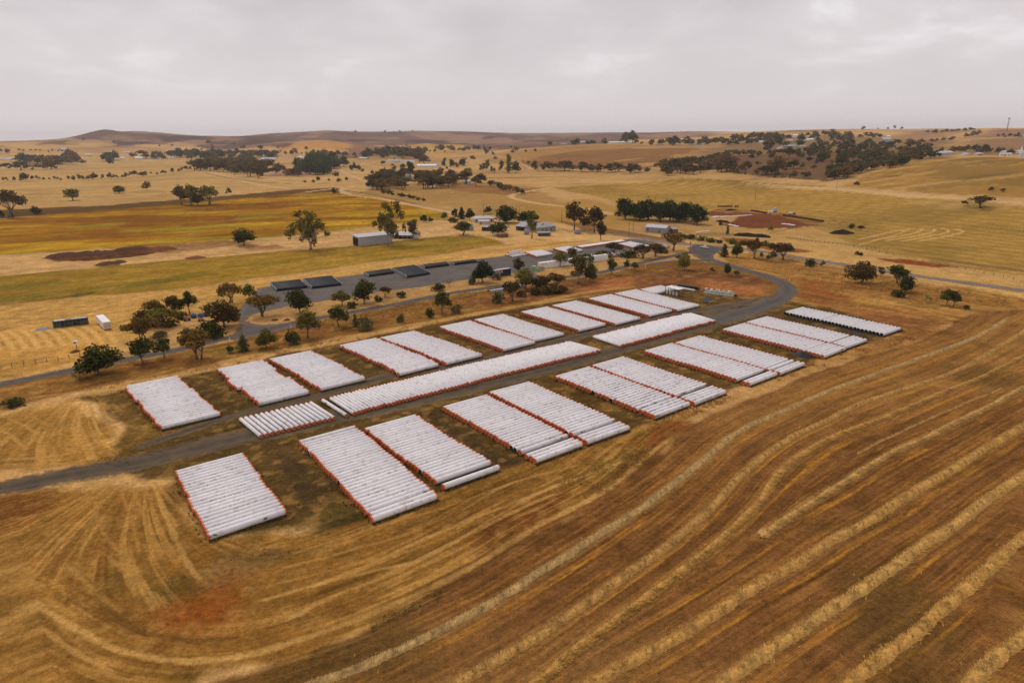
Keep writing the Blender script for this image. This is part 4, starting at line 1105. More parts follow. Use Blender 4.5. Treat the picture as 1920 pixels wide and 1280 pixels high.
def merged(name, items, mats, label, cat, group=None):
    """items: list of (mesh, matrix 4x4 numpy, material index offset list)"""
    cache = {}; b = MB()
    for me_, mx, mo in items:
        if me_ not in cache: cache[me_] = mesh_np(me_)
        v, f, mi = cache[me_]
        w = v @ mx[:3, :3].T + mx[:3, 3]
        base = len(b.v); b.v += [tuple(x) for x in w]
        b.f += [[base + i for i in q] for q in f]; b.m += [mo[i] for i in mi]; b.s += [True] * len(f)
    o = b.build(name, mats)
    return tag(o, label, cat, group, 'stuff')
def TR(x, y, z, rz, s=1.0):
    c, s_ = math.cos(rz) * s, math.sin(rz) * s
    return np.array([[c, -s_, 0, x], [s_, c, 0, y], [0, 0, s, z], [0, 0, 0, 1.0]])
rest = []
MATS_P = [M['pipe'], M['steelend'], M['bore'], M['cap'], M['capdark']]
lite_cap = {'B': cap_mesh('cap_far_wide', RB, 10), 'C': cap_mesh('cap_far_thin', RC, 10)}
lite = {'B': pipe_mesh('pipe_far_wide', RB, PL, [M['pipe']] * 3, 12), 'C': pipe_mesh('pipe_far_thin', RC, PL, [M['pipe']] * 3, 12), 'O': pipe_mesh('pipe_far_open', RO, PL - .9, [M['pipe']] * 3, 14)}
def rest_pipe(p):
    mx = TR(p['p'][0], p['p'][1], p['r'] + .10, p['rz'])
    if 'lx' in p: mx = mx @ np.diag([p['lx'], 1, 1, 1.0])
    rest.append((lite[p['kind']], mx, [0, 1 if p['kind'] == 'O' else 0, 2]))
    if p['kind'] != 'O':
        rest.append((lite_cap[p['kind']], mx @ TR(PL / 2, 0, 0, 0), [3, 4])); rest.append((lite_cap[p['kind']], mx @ TR(-PL / 2, 0, 0, math.pi), [3, 4]))
for i, p in enumerate(PIPES):
    (add_pipe if i in single else rest_pipe)(p)
# white pipes of the rear depot
def far_block(q, n, kind='B'):
    P = [at(x, y, 1.0)[:2] for x, y in q]
    v = P[1] - P[0] + P[2] - P[3]; a = math.atan2(v[1], v[0])
    j = seqjit(n, int(q[0][0]), .2)
    for i in range(n):
        t = i / max(1, n - 1); c = (P[0] + P[1]) / 2 * (1 - t) + (P[2] + P[3]) / 2 * t + np.array([math.cos(a), math.sin(a)]) * j[i]
        rest_pipe(dict(p=c, rz=a, kind=kind, r=RB if kind == 'B' else RC))
far_block([(983,473.5),(1018,468.5),(1037,474.5),(1002,480.5)], 11)
far_block([(1036,466.5),(1068,461.5),(1093,468),(1060,474)], 12)
far_block([(1155,457.5),(1186,453),(1218,459.5),(1190,466)], 12)
crow_n = len(PIPES)
crow((1083,461),(1096,464),(1163,450),(1174,452.5), 46, "far", 77, .2)
for p in PIPES[crow_n:]:
    p['r'] = RC; p['lx'] = .42; rest_pipe(p)
merged('stacked_pipe', rest, MATS_P, "white orange-capped pipes filling the farther blocks of the yard and rear depot", 'pipes')
# loose white pipes on the near edge of the far row
lp = [((950,478),(972,473)),((957,480),(980,475)),((963,481),(985,477)),((956,476),(976,471.5))]
for i, (a, b_) in enumerate(lp):
    p0, p1 = at(*a, .5)[:2], at(*b_, .5)[:2]; c = (p0 + p1) / 2; rz = math.atan2(*(p1 - p0)[::-1])
    o = put('loose_pipe', ME_C, None, (c[0], c[1], RC + .05 + (.9 if i == 3 else 0)), rz)
    tag(o, ["short white pipe lying loose at left of the far depot row", "second loose white pipe beside the far depot block", "loose white pipe nearest the camera beside the far depot block", "loose white pipe resting on top of two others at depot edge"][i], 'pipe', "loose pipes at the depot edge")
    for s in (1, -1): put('end_cap', ME_CC, o, (s * PL / 2, 0, 0), 0 if s > 0 else math.pi)

# black pipes of the rear depot
ME_K = pipe_mesh('black_pipe', RK, PL, [M['black'], M['steelend'], M['bore']], 14)
ME_KE = cap_mesh('pipe_ring', RK * .985, 14); ME_KE.materials.clear(); ME_KE.materials.append(M['steelend']); ME_KE.materials.append(M['bore'])
KB = [("leftmost black stack", [(507,530.5),(563,525),(577,535.5),(517,542.5)], 12), ("second black stack", [(568,523.5),(622,518),(640,531),(583,538)], 14), ("low third black stack", [(683,511),(732,504.5),(739,509),(690,516)], 5),
      ("large fourth black stack", [(737,503.5),(777,497.5),(807,511),(760,518)], 16), ("narrow fifth black stack", [(792,497.5),(838,491.5),(842,495),(795,500.5)], 4), ("far sixth black stack", [(847,492.5),(890,487),(895,489),(850,494)], 3)]
for bi, (nm, q, n) in enumerate(KB):
    P = [at(x, y, .9)[:2] for x, y in q]
    v = P[1] - P[0] + P[2] - P[3]; a = math.atan2(v[1], v[0]); L = min(16.5, .5 * float(np.hypot(*(P[1] - P[0])) + np.hypot(*(P[2] - P[3]))))
    n = max(3, int(round(float(np.hypot(*((P[0] + P[1] - P[2] - P[3]) / 2))) / 1.27)) + 1)
    j = seqjit(n, 90 + bi, .15)
    for i in range(n):
        t = i / (n - 1); c = (P[0] + P[1]) / 2 * (1 - t) + (P[3] + P[2]) / 2 * t
        c = c + np.array([math.cos(a), math.sin(a)]) * j[i]
        o = put('black_pipe', ME_K, None, (c[0], c[1], RK + .14), a, (L / PL, 1, 1))
        tag(o, f"{ordinal(i + 1)} black pipe from the back of the {nm} on the depot yard", 'black pipe', f"black pipes of the {nm}")
        for s in (1, -1): put('end_ring', ME_KE, o, (s * PL / 2, 0, 0), 0 if s > 0 else math.pi, (PL / L, 1, 1))
# a pair of pipes at the head of the pipe yard
for nm, me_, mc, a_, b_, lb in (('steel_pipe', ME_C, ME_CC, (1258,536), (1304,544.5), "white pipe with one orange cap lying alone at the yard head"), ('black_pipe', ME_K, None, (1270,534), (1311,540.5), "black pipe lying behind a lone white pipe at the yard head")):
    p0, p1 = at(*a_, .7)[:2], at(*b_, .7)[:2]; c = (p0 + p1) / 2
    o = put(nm, me_, None, (c[0], c[1], .62), math.atan2(*(p1 - p0)[::-1]), (float(np.hypot(*(p1 - p0))) / PL, 1, 1))
    tag(o, lb, 'pipe' if mc else 'black pipe')
    if mc: put('end_cap', mc, o, (PL / 2, 0, 0), 0)

# weeds grown up between and around the pipes
M['weed'] = bpy.data.materials.new('weeds'); M['weed'].use_nodes = True
t = M['weed'].node_tree; b = t.nodes['Principled BSDF']; b.inputs['Roughness'].default_value = .9; b.inputs['Specular IOR Level'].default_value = .05
a_ = N(t, 'ShaderNodeAttribute', attribute_name='tcol'); t.links.new(a_.outputs['Color'], b.inputs['Base Color'])
def tufts(name, pts, h, w, cols, label, blades=5, spread=.35, seed=1):
    r = np.random.default_rng(seed); n = len(pts) * blades
    P = np.repeat(np.asarray(pts, float), blades, 0); P[:, :2] += r.normal(0, spread, (n, 2))
    hh = np.repeat(np.broadcast_to(h, (len(pts),)), blades) * r.uniform(.5, 1.2, n); a = r.uniform(0, 2 * math.pi, n); ww = w * r.uniform(.6, 1.4, n)
    dx, dy = np.cos(a) * ww, np.sin(a) * ww; lx, ly = r.normal(0, .3, n) * hh, r.normal(0, .3, n) * hh
    v = np.empty((n, 4, 3))
    v[:, 0] = P + np.stack([-dx, -dy, -.03 + 0 * dx], -1); v[:, 1] = P + np.stack([dx, dy, -.03 + 0 * dx], -1)
    v[:, 2] = P + np.stack([dx * .5 + lx, dy * .5 + ly, hh], -1); v[:, 3] = P + np.stack([-dx * .5 + lx, -dy * .5 + ly, hh], -1)
    ci = np.repeat(r.integers(0, len(cols), len(pts)), blades); c = np.asarray(cols)[ci] * r.uniform(.7, 1.3, (n, 1))
    c4 = np.repeat(np.column_stack([c, np.ones(n)]), 4, 0)
    me_ = np_mesh(name, v.reshape(-1, 3), np.arange(n * 4).reshape(-1, 4), [M['weed']], attrs={'tcol': ('FLOAT_COLOR', c4)})
    return tag(put(name, me_), label, 'grass', None, 'stuff')
r = np.random.default_rng(5); wp = []; wh = []
for i, p in enumerate(PIPES[:crow_n]):
    ax = np.array([math.cos(p['rz']), math.sin(p['rz'])]); nr_ = np.array([-ax[1], ax[0]])
    dens = {'B6': 30, 'B7': 24, 'B1': 11, 'B2': 4, 'B4': 4, 'B5': 5, 'A6': 3, 'A7': 4}.get(p['blk'], 1)
    for _ in range(int(r.poisson(dens * .12))):
        t0 = r.uniform(-.48, .48) * PL; sp = abs(r.normal(0, .8)) + .15
        for _ in range(int(3 + sp * 5)):
            s = float(np.clip(t0 + r.normal(0, sp), -.49 * PL, .49 * PL))
            q = p['p'] + ax * s - nr_ * (p['r'] + .04); wp.append((q[0], q[1], p['r'] * 1.45)); wh.append(r.uniform(.12, .34))
for k in BLK:
    me_p = [p for p in PIPES if p['blk'] == k]
    for p, sg in ((me_p[-1], -1), (me_p[0], 1)):
        ax = np.array([math.cos(p['rz']), math.sin(p['rz'])]); nr_ = np.array([-ax[1], ax[0]])
        for _ in range(110 if sg < 0 else 25):
            q = p['p'] + ax * r.uniform(-.5, .5) * PL + nr_ * sg * (p['r'] + abs(r.normal(.1, .2))); wp.append((q[0], q[1], 0)); wh.append(r.uniform(.12, .42))
    for p in me_p:
        ax = np.array([math.cos(p['rz']), math.sin(p['rz'])])
        for sg in (-1, 1):
            for _ in range(2):
                q = p['p'] + ax * sg * (PL / 2 + abs(r.normal(.2, .3))); wp.append((q[0] + r.normal(0, .4), q[1] + r.normal(0, .4), 0)); wh.append(r.uniform(.15, .5))
tufts('weeds', wp, np.array(wh), .045, [lin(62, 66, 30), lin(84, 78, 36), lin(70, 62, 34), lin(116, 96, 52)], "weeds grown up between and along the stacked pipes", 6, .1, 3)
# long dry grass on the field margin and roadside
gp_ = []; gh = []
def scatter(poly_px, n, hlo, hhi, clump=.45, seed=0):
    poly = _A(poly_px); mn, mx = poly.min(0), poly.max(0); rr = np.random.default_rng(seed + 100)
    P = rr.uniform(mn, mx, (n * 6, 2)); P = P[poly_sd(P, poly) < 0]
    P = P[fbm(P[:, 0], P[:, 1], 3.5, 3, seed) > clump][:n]
    z = height(P[:, 0], P[:, 1])
    for q, zz in zip(P, z): gp_.append((q[0], q[1], zz)); gh.append(rr.uniform(hlo, hhi))
scatter([(1190,792),(1290,768),(1380,738),(1500,690),(1560,664),(1690,628),(1720,636),(1620,664),(1500,700),(1400,742),(1300,780),(1210,815)], 3200, .25, .7, .5, 1)
scatter([(1040,905),(1180,850),(1240,830),(1235,850),(1180,905),(1060,960)], 700, .12, .3, .55, 2)
scatter([(140,735),(500,660),(860,590),(1000,566),(990,575),(860,602),(500,678),(200,745)], 3000, .15, .4, .5, 6)
scatter([(560,604),(860,548),(1130,512),(1200,496),(1190,520),(900,570),(600,620)], 2600, .15, .5, .5, 7)
scatter([(1480,500),(1920,560),(1920,578),(1760,575),(1560,545)], 2200, .15, .5, .5, 8)
tufts('dry_grass', gp_, np.array(gh), .06, [lin(184, 140, 78), lin(160, 120, 62), lin(196, 154, 92), lin(126, 98, 50)], "dry straw-coloured grass on the verges and field margins", 5, .28, 4)
# low green and rust weeds in the grass corner
gp_ = []; gh = []
scatter([(270,1100),(420,1040),(640,1000),(620,1040),(420,1110),(300,1140)], 260, .05, .14, .55, 11)
scatter([(200,830),(420,780),(420,800),(260,870),(150,880)], 300, .06, .18, .5, 12)
scatter([(380,1000),(560,940),(700,975),(560,1010),(420,1030)], 260, .05, .14, .5, 13)
scatter([(690,1170),(830,1105),(840,1115),(700,1182)], 200, .05, .15, .45, 14)
tufts('green_weeds', gp_, np.array(gh), .05, [lin(66, 70, 30), lin(88, 84, 36), lin(72, 58, 32)], "low green weeds in the grassy corner of the paddock", 5, .3, 6)
# ------------------------------------------------------------------ trees
M['leaf'] = bpy.data.materials.new('gum_foliage'); M['leaf'].use_nodes = True
t = M['leaf'].node_tree; b = t.nodes['Principled BSDF']; b.inputs['Roughness'].default_value = .75; b.inputs['Specular IOR Level'].default_value = .05
a_ = N(t, 'ShaderNodeAttribute', attribute_name='tint'); oi = N(t, 'ShaderNodeObjectInfo')
lc = mix_n(t, 1.0, oi.outputs['Color'], a_.outputs['Fac'], 'MULTIPLY')
t.links.new(lc, b.inputs['Base Color'])
tl = N(t, 'ShaderNodeBsdfTranslucent'); t.links.new(lc, tl.inputs[0]); ms = N(t, 'ShaderNodeMixShader'); ms.inputs[0].default_value = .18
t.links.new(b.outputs[0], ms.inputs[1]); t.links.new(tl.outputs[0], ms.inputs[2]); t.links.new(ms.outputs[0], t.nodes['Material Output'].inputs[0])
M['leafv'] = M['leaf'].copy(); M['leafv'].name = 'woodland_foliage'
t = M['leafv'].node_tree
for n in t.nodes:
    if n.type == 'OBJECT_INFO':
        a2 = N(t, 'ShaderNodeAttribute', attribute_name='tcol')
        for l in list(n.outputs['Color'].links): t.links.new(a2.outputs['Color'], l.to_socket)

def leaves(blobs, n, size, r, fill=.55, flat=1.0, tl_amt=.38):
    """blobs: (centre, radii). Leaf cards spread through the outer part of each blob"""
    vol = np.array([b[1][0] * b[1][1] * b[1][2] for b in blobs]) ** .66
    cnt = np.maximum(4, (n * vol / vol.sum()).astype(int))
    V, T = [], []
    for (c, rd), k in zip(blobs, cnt):
        d = r.normal(0, 1, (k, 3)); d /= np.linalg.norm(d, axis=1)[:, None]
        rr = (fill + (1.08 - fill) * r.random(k) ** .8)[:, None]
        # ragged surface: push whole directions in and out
        rag = 1 + .16 * np.sin(d[:, 0] * 5 + c[0] * 3) + .14 * np.sin(d[:, 1] * 6 + c[1] * 5) + .12 * np.sin(d[:, 2] * 7 + c[2])
        p = np.asarray(c) + d * rr * np.asarray(rd) * rag[:, None]
        nrm = d + r.normal(0, .75, (k, 3)); nrm /= np.linalg.norm(nrm, axis=1)[:, None]
        a = np.cross(nrm, r.normal(0, 1, (k, 3))); a /= np.linalg.norm(a, axis=1)[:, None]
        b_ = np.cross(nrm, a)
        s = size * r.uniform(.55, 1.35, k)[:, None]; s2 = s * r.uniform(.45, .9, k)[:, None]
        q = np.stack([p - a * s - b_ * s2 * .3, p + b_ * -s2 + a * s * .2, p + a * s + b_ * s2 * .3, p + b_ * s2 - a * s * .2], 1)
        V.append(q.reshape(-1, 3))
        base = r.uniform(1 - tl_amt, 1 + tl_amt * 1.3)
        T.append(np.repeat(np.clip(base * r.uniform(.72, 1.3, k), .3, 1.9), 4))
    V = np.vstack(V); T = np.concatenate(T)
    return V, np.arange(len(V)).reshape(-1, 4), T
def limbs(base_r, H, blobs, r, mt_, n=6, fork=.35, multi=1, thin=.32):
    b = MB()
    for s in range(multi):
        ox, oy = (r.normal(0, .35 * base_r * 4, 2) if multi > 1 else (0, 0))
        lean = r.normal(0, .06 * H, 2)
        fz = H * fork * r.uniform(.8, 1.2)
        f = (ox + lean[0] * .6, oy + lean[1] * .6, fz)
        b.tube([(ox, oy, -.15), (ox + lean[0] * .25, oy + lean[1] * .25, fz * .5), f], [base_r * 1.25, base_r * .95, base_r * .75], n)
        for i, (c, rd) in enumerate(blobs):
            if multi > 1 and i % multi != s: continue
            mid = [(f[j] * .5 + c[j] * .5) + (r.normal(0, .05 * H) if j < 2 else -.02 * H) for j in range(3)]
            b.tube([f, mid, (c[0], c[1], c[2] + rd[2] * .25)], [base_r * .6, base_r * .38, base_r * thin * .4], 5, caps=False)
    return b.mesh('trunk', mt_)
def proto(kind, seed, lod=0):
    r = np.random.default_rng(seed)
    B = []
    H, Wd, mt_, tr, fork, multi = 8.0, 8.0, M['bark'], .2, .3, 1
    U = lambda a, b_: r.uniform(a, b_)
    if kind == 'gum':
        for i in range(11):
            a = i * 2.4 + U(-.4, .4); rad = U(.6, 2.6); z = U(3.6, 6.6) - .25 * rad
            B.append(((math.cos(a) * rad, math.sin(a) * rad, z), (U(1.0, 1.6), U(1.0, 1.6), U(.75, 1.2))))
        B.append(((0, 0, 6.6), (1.3, 1.3, 1.0))); nl, sz = 1700, .27
    elif kind == 'umbrella':
        H, fork, multi = 6.5, .22, 3
        for i in range(13):
            a = i * 2.4 + U(-.3, .3); rad = U(.8, 3.0); z = 5.4 - .2 * rad ** 1.4 + U(-1.1, .3)
            B.append(((math.cos(a) * rad, math.sin(a) * rad, z), (U(.9, 1.35), U(.9, 1.35), U(.75, 1.05))))
        nl, sz = 1600, .24; tr = .15
    elif kind == 'round':
        H, fork = 7, .2
        for i in range(16):
            a = i * 2.4; rad = U(.8, 2.5); z = U(2.0, 5.2)
            B.append(((math.cos(a) * rad, math.sin(a) * rad, z), (U(1.1, 1.5), U(1.1, 1.5), U(.9, 1.2))))
        B.append(((0, 0, 5.6), (1.5, 1.5, 1.1))); B.append(((0, 0, 3.4), (2.2, 2.2, 1.6))); nl, sz = 2000, .27
    elif kind == 'bush':
        H, fork, Wd = 3.0, .1, 5.0
        for i in range(11):
            a = i * 2.4; rad = U(.5, 1.7); z = U(.6, 1.9) - .1 * rad
            B.append(((math.cos(a) * rad, math.sin(a) * rad, z), (U(.7, 1.0), U(.7, 1.0), U(.6, .85))))
        B.append(((0, 0, 1.9), (1.0, 1.0, .8))); nl, sz, tr = 1100, .18, .07
    elif kind == 'tall':
        H, fork, Wd, mt_, tr, multi = 20, .22, 18, M['palebark'], .34, 2
        for i in range(22):
            a = i * 2.4 + U(-.5, .5); z = U(6, 18); rad = U(.8, 7.2) * (1 - max(0, z - 12) / 11)
            B.append(((math.cos(a) * rad, math.sin(a) * rad, z), (U(1.5, 2.5), U(1.5, 2.5), U(1.1, 2.2))))
        for i in range(4): B.append(((U(-8, 8), U(-8, 8), U(4, 7)), (1.2, 1.2, 1.8)))
        nl, sz = 2600, .45
    elif kind == 'slim':
        H, fork, Wd, mt_, tr, multi = 13, .3, 6, M['palebark'], .2, 2
        for i in range(12):
            a = i * 2.4; z = U(4, 12.2); rad = U(.2, 2.0)
            B.append(((math.cos(a) * rad, math.sin(a) * rad, z), (U(.9, 1.4), U(.9, 1.4), U(1.0, 1.7))))
        nl, sz = 1500, .34
    elif kind == 'pine':
        H, fork, Wd, tr = 12, .15, 12, .4
        for i in range(26):
            a = i * 2.4; z = U(2.0, 10.5); rad = U(2.0, 4.6) * math.sqrt(max(.1, 1 - (z / 12.5) ** 2))
            B.append(((math.cos(a) * rad, math.sin(a) * rad, z), (U(1.4, 2.0), U(1.4, 2.0), U(1.0, 1.5))))
        B.append(((0, 0, 6), (4.0, 4.0, 5.0))); nl, sz = 3000, .34
    elif kind == 'conifer':
        H, fork, Wd, tr = 8, .2, 4.5, .15
        for i in range(14):
            z = .9 + i * .5; rad = U(.3, 1.5) * (1 - z / 9); a = i * 2.4
            B.append(((math.cos(a) * rad, math.sin(a) * rad, z), (U(.7, 1.0) * (1.35 - z / 9), U(.7, 1.0) * (1.35 - z / 9), .6)))
        nl, sz = 1100, .22
    elif kind == 'bare':
        H, fork, Wd, tr, multi = 3.5, .2, 4.5, .06, 4
        for i in range(16):
            a = i * 2.4; rad = U(.4, 2.0); z = U(1.2, 3.1)
            B.append(((math.cos(a) * rad, math.sin(a) * rad, z), (U(.5, .8), U(.5, .8), U(.4, .6))))
        nl, sz = 420, .13
    elif kind == 'poplar':
        H, fork, Wd, tr = 16, .1, 5, .25
        for i in range(14):
            z = 2 + i * 1.0; a = i * 2.4; rad = U(.2, .9)
            B.append(((math.cos(a) * rad, math.sin(a) * rad, z), (U(1.1, 1.6), U(1.1, 1.6), 1.4)))
        nl, sz = 1200, .4
    if lod:
        nl = {1: int(nl * .33), 2: 150}[lod]; sz *= {1: 1.65, 2: 2.5}[lod]
    V, F, T = leaves(B, nl, sz, r, fill=.35 if kind in ('bare', 'tall', 'slim') else .55)
    mn, mx = V.min(0), V.max(0)
    me_ = np_mesh('crown', V, F, [M['leaf']], attrs={'tint': ('FLOAT', T)})
    tm = limbs(tr, H, B if lod == 0 else B[:5], r, mt_, 7 if lod == 0 else 5, fork, multi)
    return dict(crown=me_, trunk=tm, h=float(np.percentile(V[:, 2], 99.6)), w=float(np.mean([np.percentile(V[:, 0] * math.cos(q) + V[:, 1] * math.sin(q), 99.7) - np.percentile(V[:, 0] * math.cos(q) + V[:, 1] * math.sin(q), .3) for q in (0, .8, 1.57, 2.4)])), V=V, F=F, T=T)
NVAR = {'gum': 3, 'umbrella': 3, 'round': 3, 'bush': 3, 'tall': 2, 'slim': 2, 'pine': 3, 'conifer': 1, 'bare': 2, 'poplar': 1}
PROTO = {}
def get_proto(kind, lod, i):
    k = (kind, lod, i % NVAR[kind])
    if k not in PROTO: PROTO[k] = proto(kind, 1000 + sum(map(ord, kind)) * 7 + k[2] * 31, lod)
    return PROTO[k]
DG, MG, OL, BR, DB, GG, LG, YG, PN, KH = lin(64, 66, 23), lin(78, 78, 28), lin(102, 92, 32), lin(102, 78, 30), lin(82, 64, 28), lin(92, 90, 52), lin(100, 106, 34), lin(132, 116, 40), lin(44, 56, 22), lin(104, 92, 60)
TREES = []
HOUSE_PX = [(230,12,302),(260,8,299),(291,8,299),(322,9,299),(503,14,302),(562,7,298),(679,8,300),(742,13,305),(763,7,308),(773,6,308),(800,19,316),(818,6,314),(1165,23,270),(1237,9,274),(1308,9,273),(1483,18,278),(1506,7,278),(1425,5,270),(1464,5,280),(1490,5,259),(1482,5,266),(1520,7,265),(1546,7,258),(1575,6,268),(1664,9,266),(1778,12,292),(1812,5,293),(1838,7,293),(1885,12,294),(1912,12,298),(766,7,337),(876,9,346),(1056,7,272),(1092,5,268)]
def T(x, y, h, w, kind, col, label, cat='tree', group=None):
    if group and any(abs(x - a) < b_ + w * .35 and -.5 < y - c_ < h * .9 for a, b_, c_ in HOUSE_PX): return
    TREES.append(dict(x=x, y=y, h=h, w=w, kind=kind, col=col, label=label, cat=cat, group=group))
# verge between the access road and the pipes, from the left
T(187,703,52,72,'round',DG,"large dark green double-trunked tree, biggest on the verge at left")
T(270,683,46,50,'gum',DG,"dark green tree right of the big left verge tree, beside the road")
T(308,671,35,28,'gum',MG,"small upright green tree between two larger trees on the left verge")
T(370,673,48,62,'umbrella',BR,"spreading brown-green tree with bare stems on the verge, left of green patch")
T(432,661,13,14,'round',MG,"tiny green sapling on the verge below the depot bend",'sapling')
T(457,657,29,25,'conifer',GG,"grey-green upright young tree beside the depot bend")
T(500,653,33,37,'round',OL,"olive round-headed tree beside the road, left of dark ball bush")
T(549,646,26,30,'bush',DG,"dark ball-shaped bush on the verge above the second rear block",'bush')
T(150,713,20,28,'bare',KH,"grey bare twiggy bush at the foot of the big left tree",'bush')
T(27,761,14,38,'bush',DG,"low dark bush alone in the grass at left edge",'bush')
T(270,637,38,64,'umbrella',BR,"brown umbrella tree at the left of the storage clump")
T(270,612,28,38,'round',DB,"dark rounded tree at left end of the clump behind the brown umbrella tree")
T(302,612,30,52,'umbrella',OL,"olive spreading tree in front of the storage clump")
T(293,592,26,40,'round',BR,"brown-green tree at the back left of the storage clump")
T(330,590,33,36,'gum',DB,"dark brown tree in the middle of the storage clump's back row")
T(356,588,38,30,'gum',MG,"green tree with visible pale stem at the right back of the storage clump")
T(421,613,45,62,'round',DB,"broad dark brown tree beside the depot entrance")
T(392,630,26,52,'bush',DG,"wide dark green shrub under the broad dark brown tree",'bush')
T(352,629,14,26,'bush',KH,"dull low shrub left of the wide dark green shrub",'bush')
T(432,568,33,46,'umbrella',BR,"brown-green tree at the back left corner of the depot yard")
T(468,565,30,23,'gum',LG,"bright green tree at the depot corner beside a brown one")
T(492,593,35,52,'umbrella',BR,"brown spreading tree on the island at the depot mouth")
T(563,588,42,42,'round',DG,"dense dark green tree on the depot's near edge, above a forked one")
T(577,633,48,40,'gum',OL,"forked olive tree beside the road, below the dense dark green one")
T(641,574,26,34,'gum',OL,"olive tree on the depot edge left of the flat-topped dark tree")
T(683,569,41,39,'round',DG,"dark flat-topped tree on the depot edge in front of the black stacks")
T(635,612,36,33,'gum',MG,"green tree beside the road below the depot island")
T(684,618,23,32,'bush',GG,"grey-green shrub beside a slim sapling on the verge",'bush')
T(667,612,22,12,'conifer',GG,"slim grey-green sapling touching a grey shrub on the verge",'sapling')
T(661,577,11,23,'bush',DG,"low dark green bush between two trees on the depot edge",'bush')
T(709,565,10,17,'bush',DG,"small dark bush right of the flat-topped dark tree",'bush')
T(722,557,18,23,'umbrella',BR,"small brown umbrella tree on the depot edge in mid strip")
T(753,557,10,20,'bush',DG,"low dark bush right of the small brown umbrella tree",'bush')
T(752,604,14,16,'bush',GG,"small round grey bush above the fourth rear block",'bush')
T(806,595,17,19,'bush',DG,"round dark bush left of the upright tree above the rear blocks",'bush')
T(829,587,39,29,'gum',MG,"upright green tree on the verge above the sixth rear block")
T(857,586,14,23,'bush',KH,"khaki bush right of the upright verge tree",'bush')
T(822,544,12,26,'bush',DG,"low dark green bush on the depot's near edge",'bush')
T(842,538,15,16,'bare',KH,"dry twiggy bush beside a low green one on the depot edge",'bush')
T(905,530,37,39,'round',PN,"dense dark green tree left of the grey container")
T(885,533,12,17,'bush',DG,"dark bush at the foot of the tree beside the containers",'bush')
T(932,524,11,18,'bush',GG,"grey-green bush in front of the grey container",'bush')
T(972,516,29,21,'gum',DB,"brown slender tree right of the navy container")
T(986,542,34,37,'round',OL,"olive round tree at left of the roadside clump behind the pipe yard")
T(1014,545,26,30,'round',DB,"dark brown tree inside the roadside clump")
T(1043,546,30,36,'umbrella',BR,"brown-olive tree at right of the roadside clump")
T(1028,550,16,40,'bush',DB,"dark undergrowth shrub below the roadside clump",'bush')
T(960,564,33,34,'umbrella',DB,"brown tree in front of the grey girders")
T(933,568,19,24,'bush',GG,"grey-green bush below the grey girders",'bush')
T(1086,531,48,32,'slim',OL,"tall airy olive tree beside a darker one, right of the clump")
T(1107,528,31,26,'round',MG,"dark green tree tucked against the tall airy olive one")
T(1050,499,25,26,'gum',OL,"olive tree in front of the white containers, left one")
T(1073,491,24,22,'gum',DB,"dark tree in front of the white containers, right one")
T(1147,514,27,20,'gum',MG,"small upright green tree on the curve of the access road")
T(1175,508,19,12,'gum',MG,"thin young tree between two others beside the access road",'sapling')
T(1190,508,15,15,'gum',OL,"little olive sapling right of the thin young tree",'sapling')
T(1100,491,14,30,'bush',MG,"green shrub at the left end of the white fittings row",'bush')
T(1121,487,14,20,'bush',OL,"olive shrub in front of the white fittings row",'bush')
T(1150,478,21,37,'umbrella',DB,"dark umbrella tree in front of the last depot blocks")
T(1204,484,23,32,'umbrella',DB,"dark tree over the right part of the white fittings row")
T(1228,480,20,28,'umbrella',DB,"dark low tree between the fittings and the tall corner tree")
T(1262,470,31,42,'umbrella',BR,"brown spreading tree at the depot's road corner")
T(1283,506,28,24,'round',YG,"yellow-green round tree on the island of the road junction")
T(1363,517,21,14,'round',DG,"small dark lollipop tree beside the curved entry road")
T(1335,513,11,10,'gum',OL,"tiny olive sapling above the reddish bank",'sapling')
T(1381,518,10,12,'gum',OL,"tiny sapling right of the lollipop tree",'sapling')
T(1358,481,21,18,'conifer',MG,"pointed green tree at the corner of the main road")
T(1381,483,24,21,'round',MG,"round green tree beside the pointed one at the junction corner")
T(1413,484,31,29,'umbrella',BR,"high-stemmed brown umbrella tree beside the main road")
T(1427,486,12,7,'gum',KH,"thin sapling between two trees beside the main road",'sapling')
T(1447,491,18,18,'gum',GG,"grey-green airy tree left of the brown spreading roadside tree")
T(1468,487,28,35,'umbrella',DB,"brown spreading tree beside the main road, right of grey one")
T(1519,499,13,20,'bush',DG,"dark round bush beside the main road",'bush')
T(1542,501,11,9,'gum',KH,"tiny sapling right of the dark roadside bush",'sapling')
T(1616,531,36,50,'round',DB,"big dark round tree right of the junction")
T(1588,516,17,14,'bare',KH,"bare twiggy tree left of the big dark round one")
T(1651,519,17,13,'slim',GG,"airy thin tree right of the big dark round one",'sapling')
T(1683,531,31,38,'gum',MG,"green tree above a round one on the right bank")
T(1699,549,29,28,'round',DG,"round green tree below another on the right bank")
T(1683,556,12,28,'bush',DG,"low dark bush at the foot of the round right bank tree",'bush')
T(1773,574,30,22,'gum',MG,"left half of a double green tree near the field corner")
T(1787,575,26,26,'gum',DG,"right half of a double green tree near the field corner")
T(1738,569,14,16,'bare',GG,"thin grey sapling left of the double green tree",'sapling')
T(1812,579,7,13,'bush',MG,"small green bush right of the double green tree",'bush')
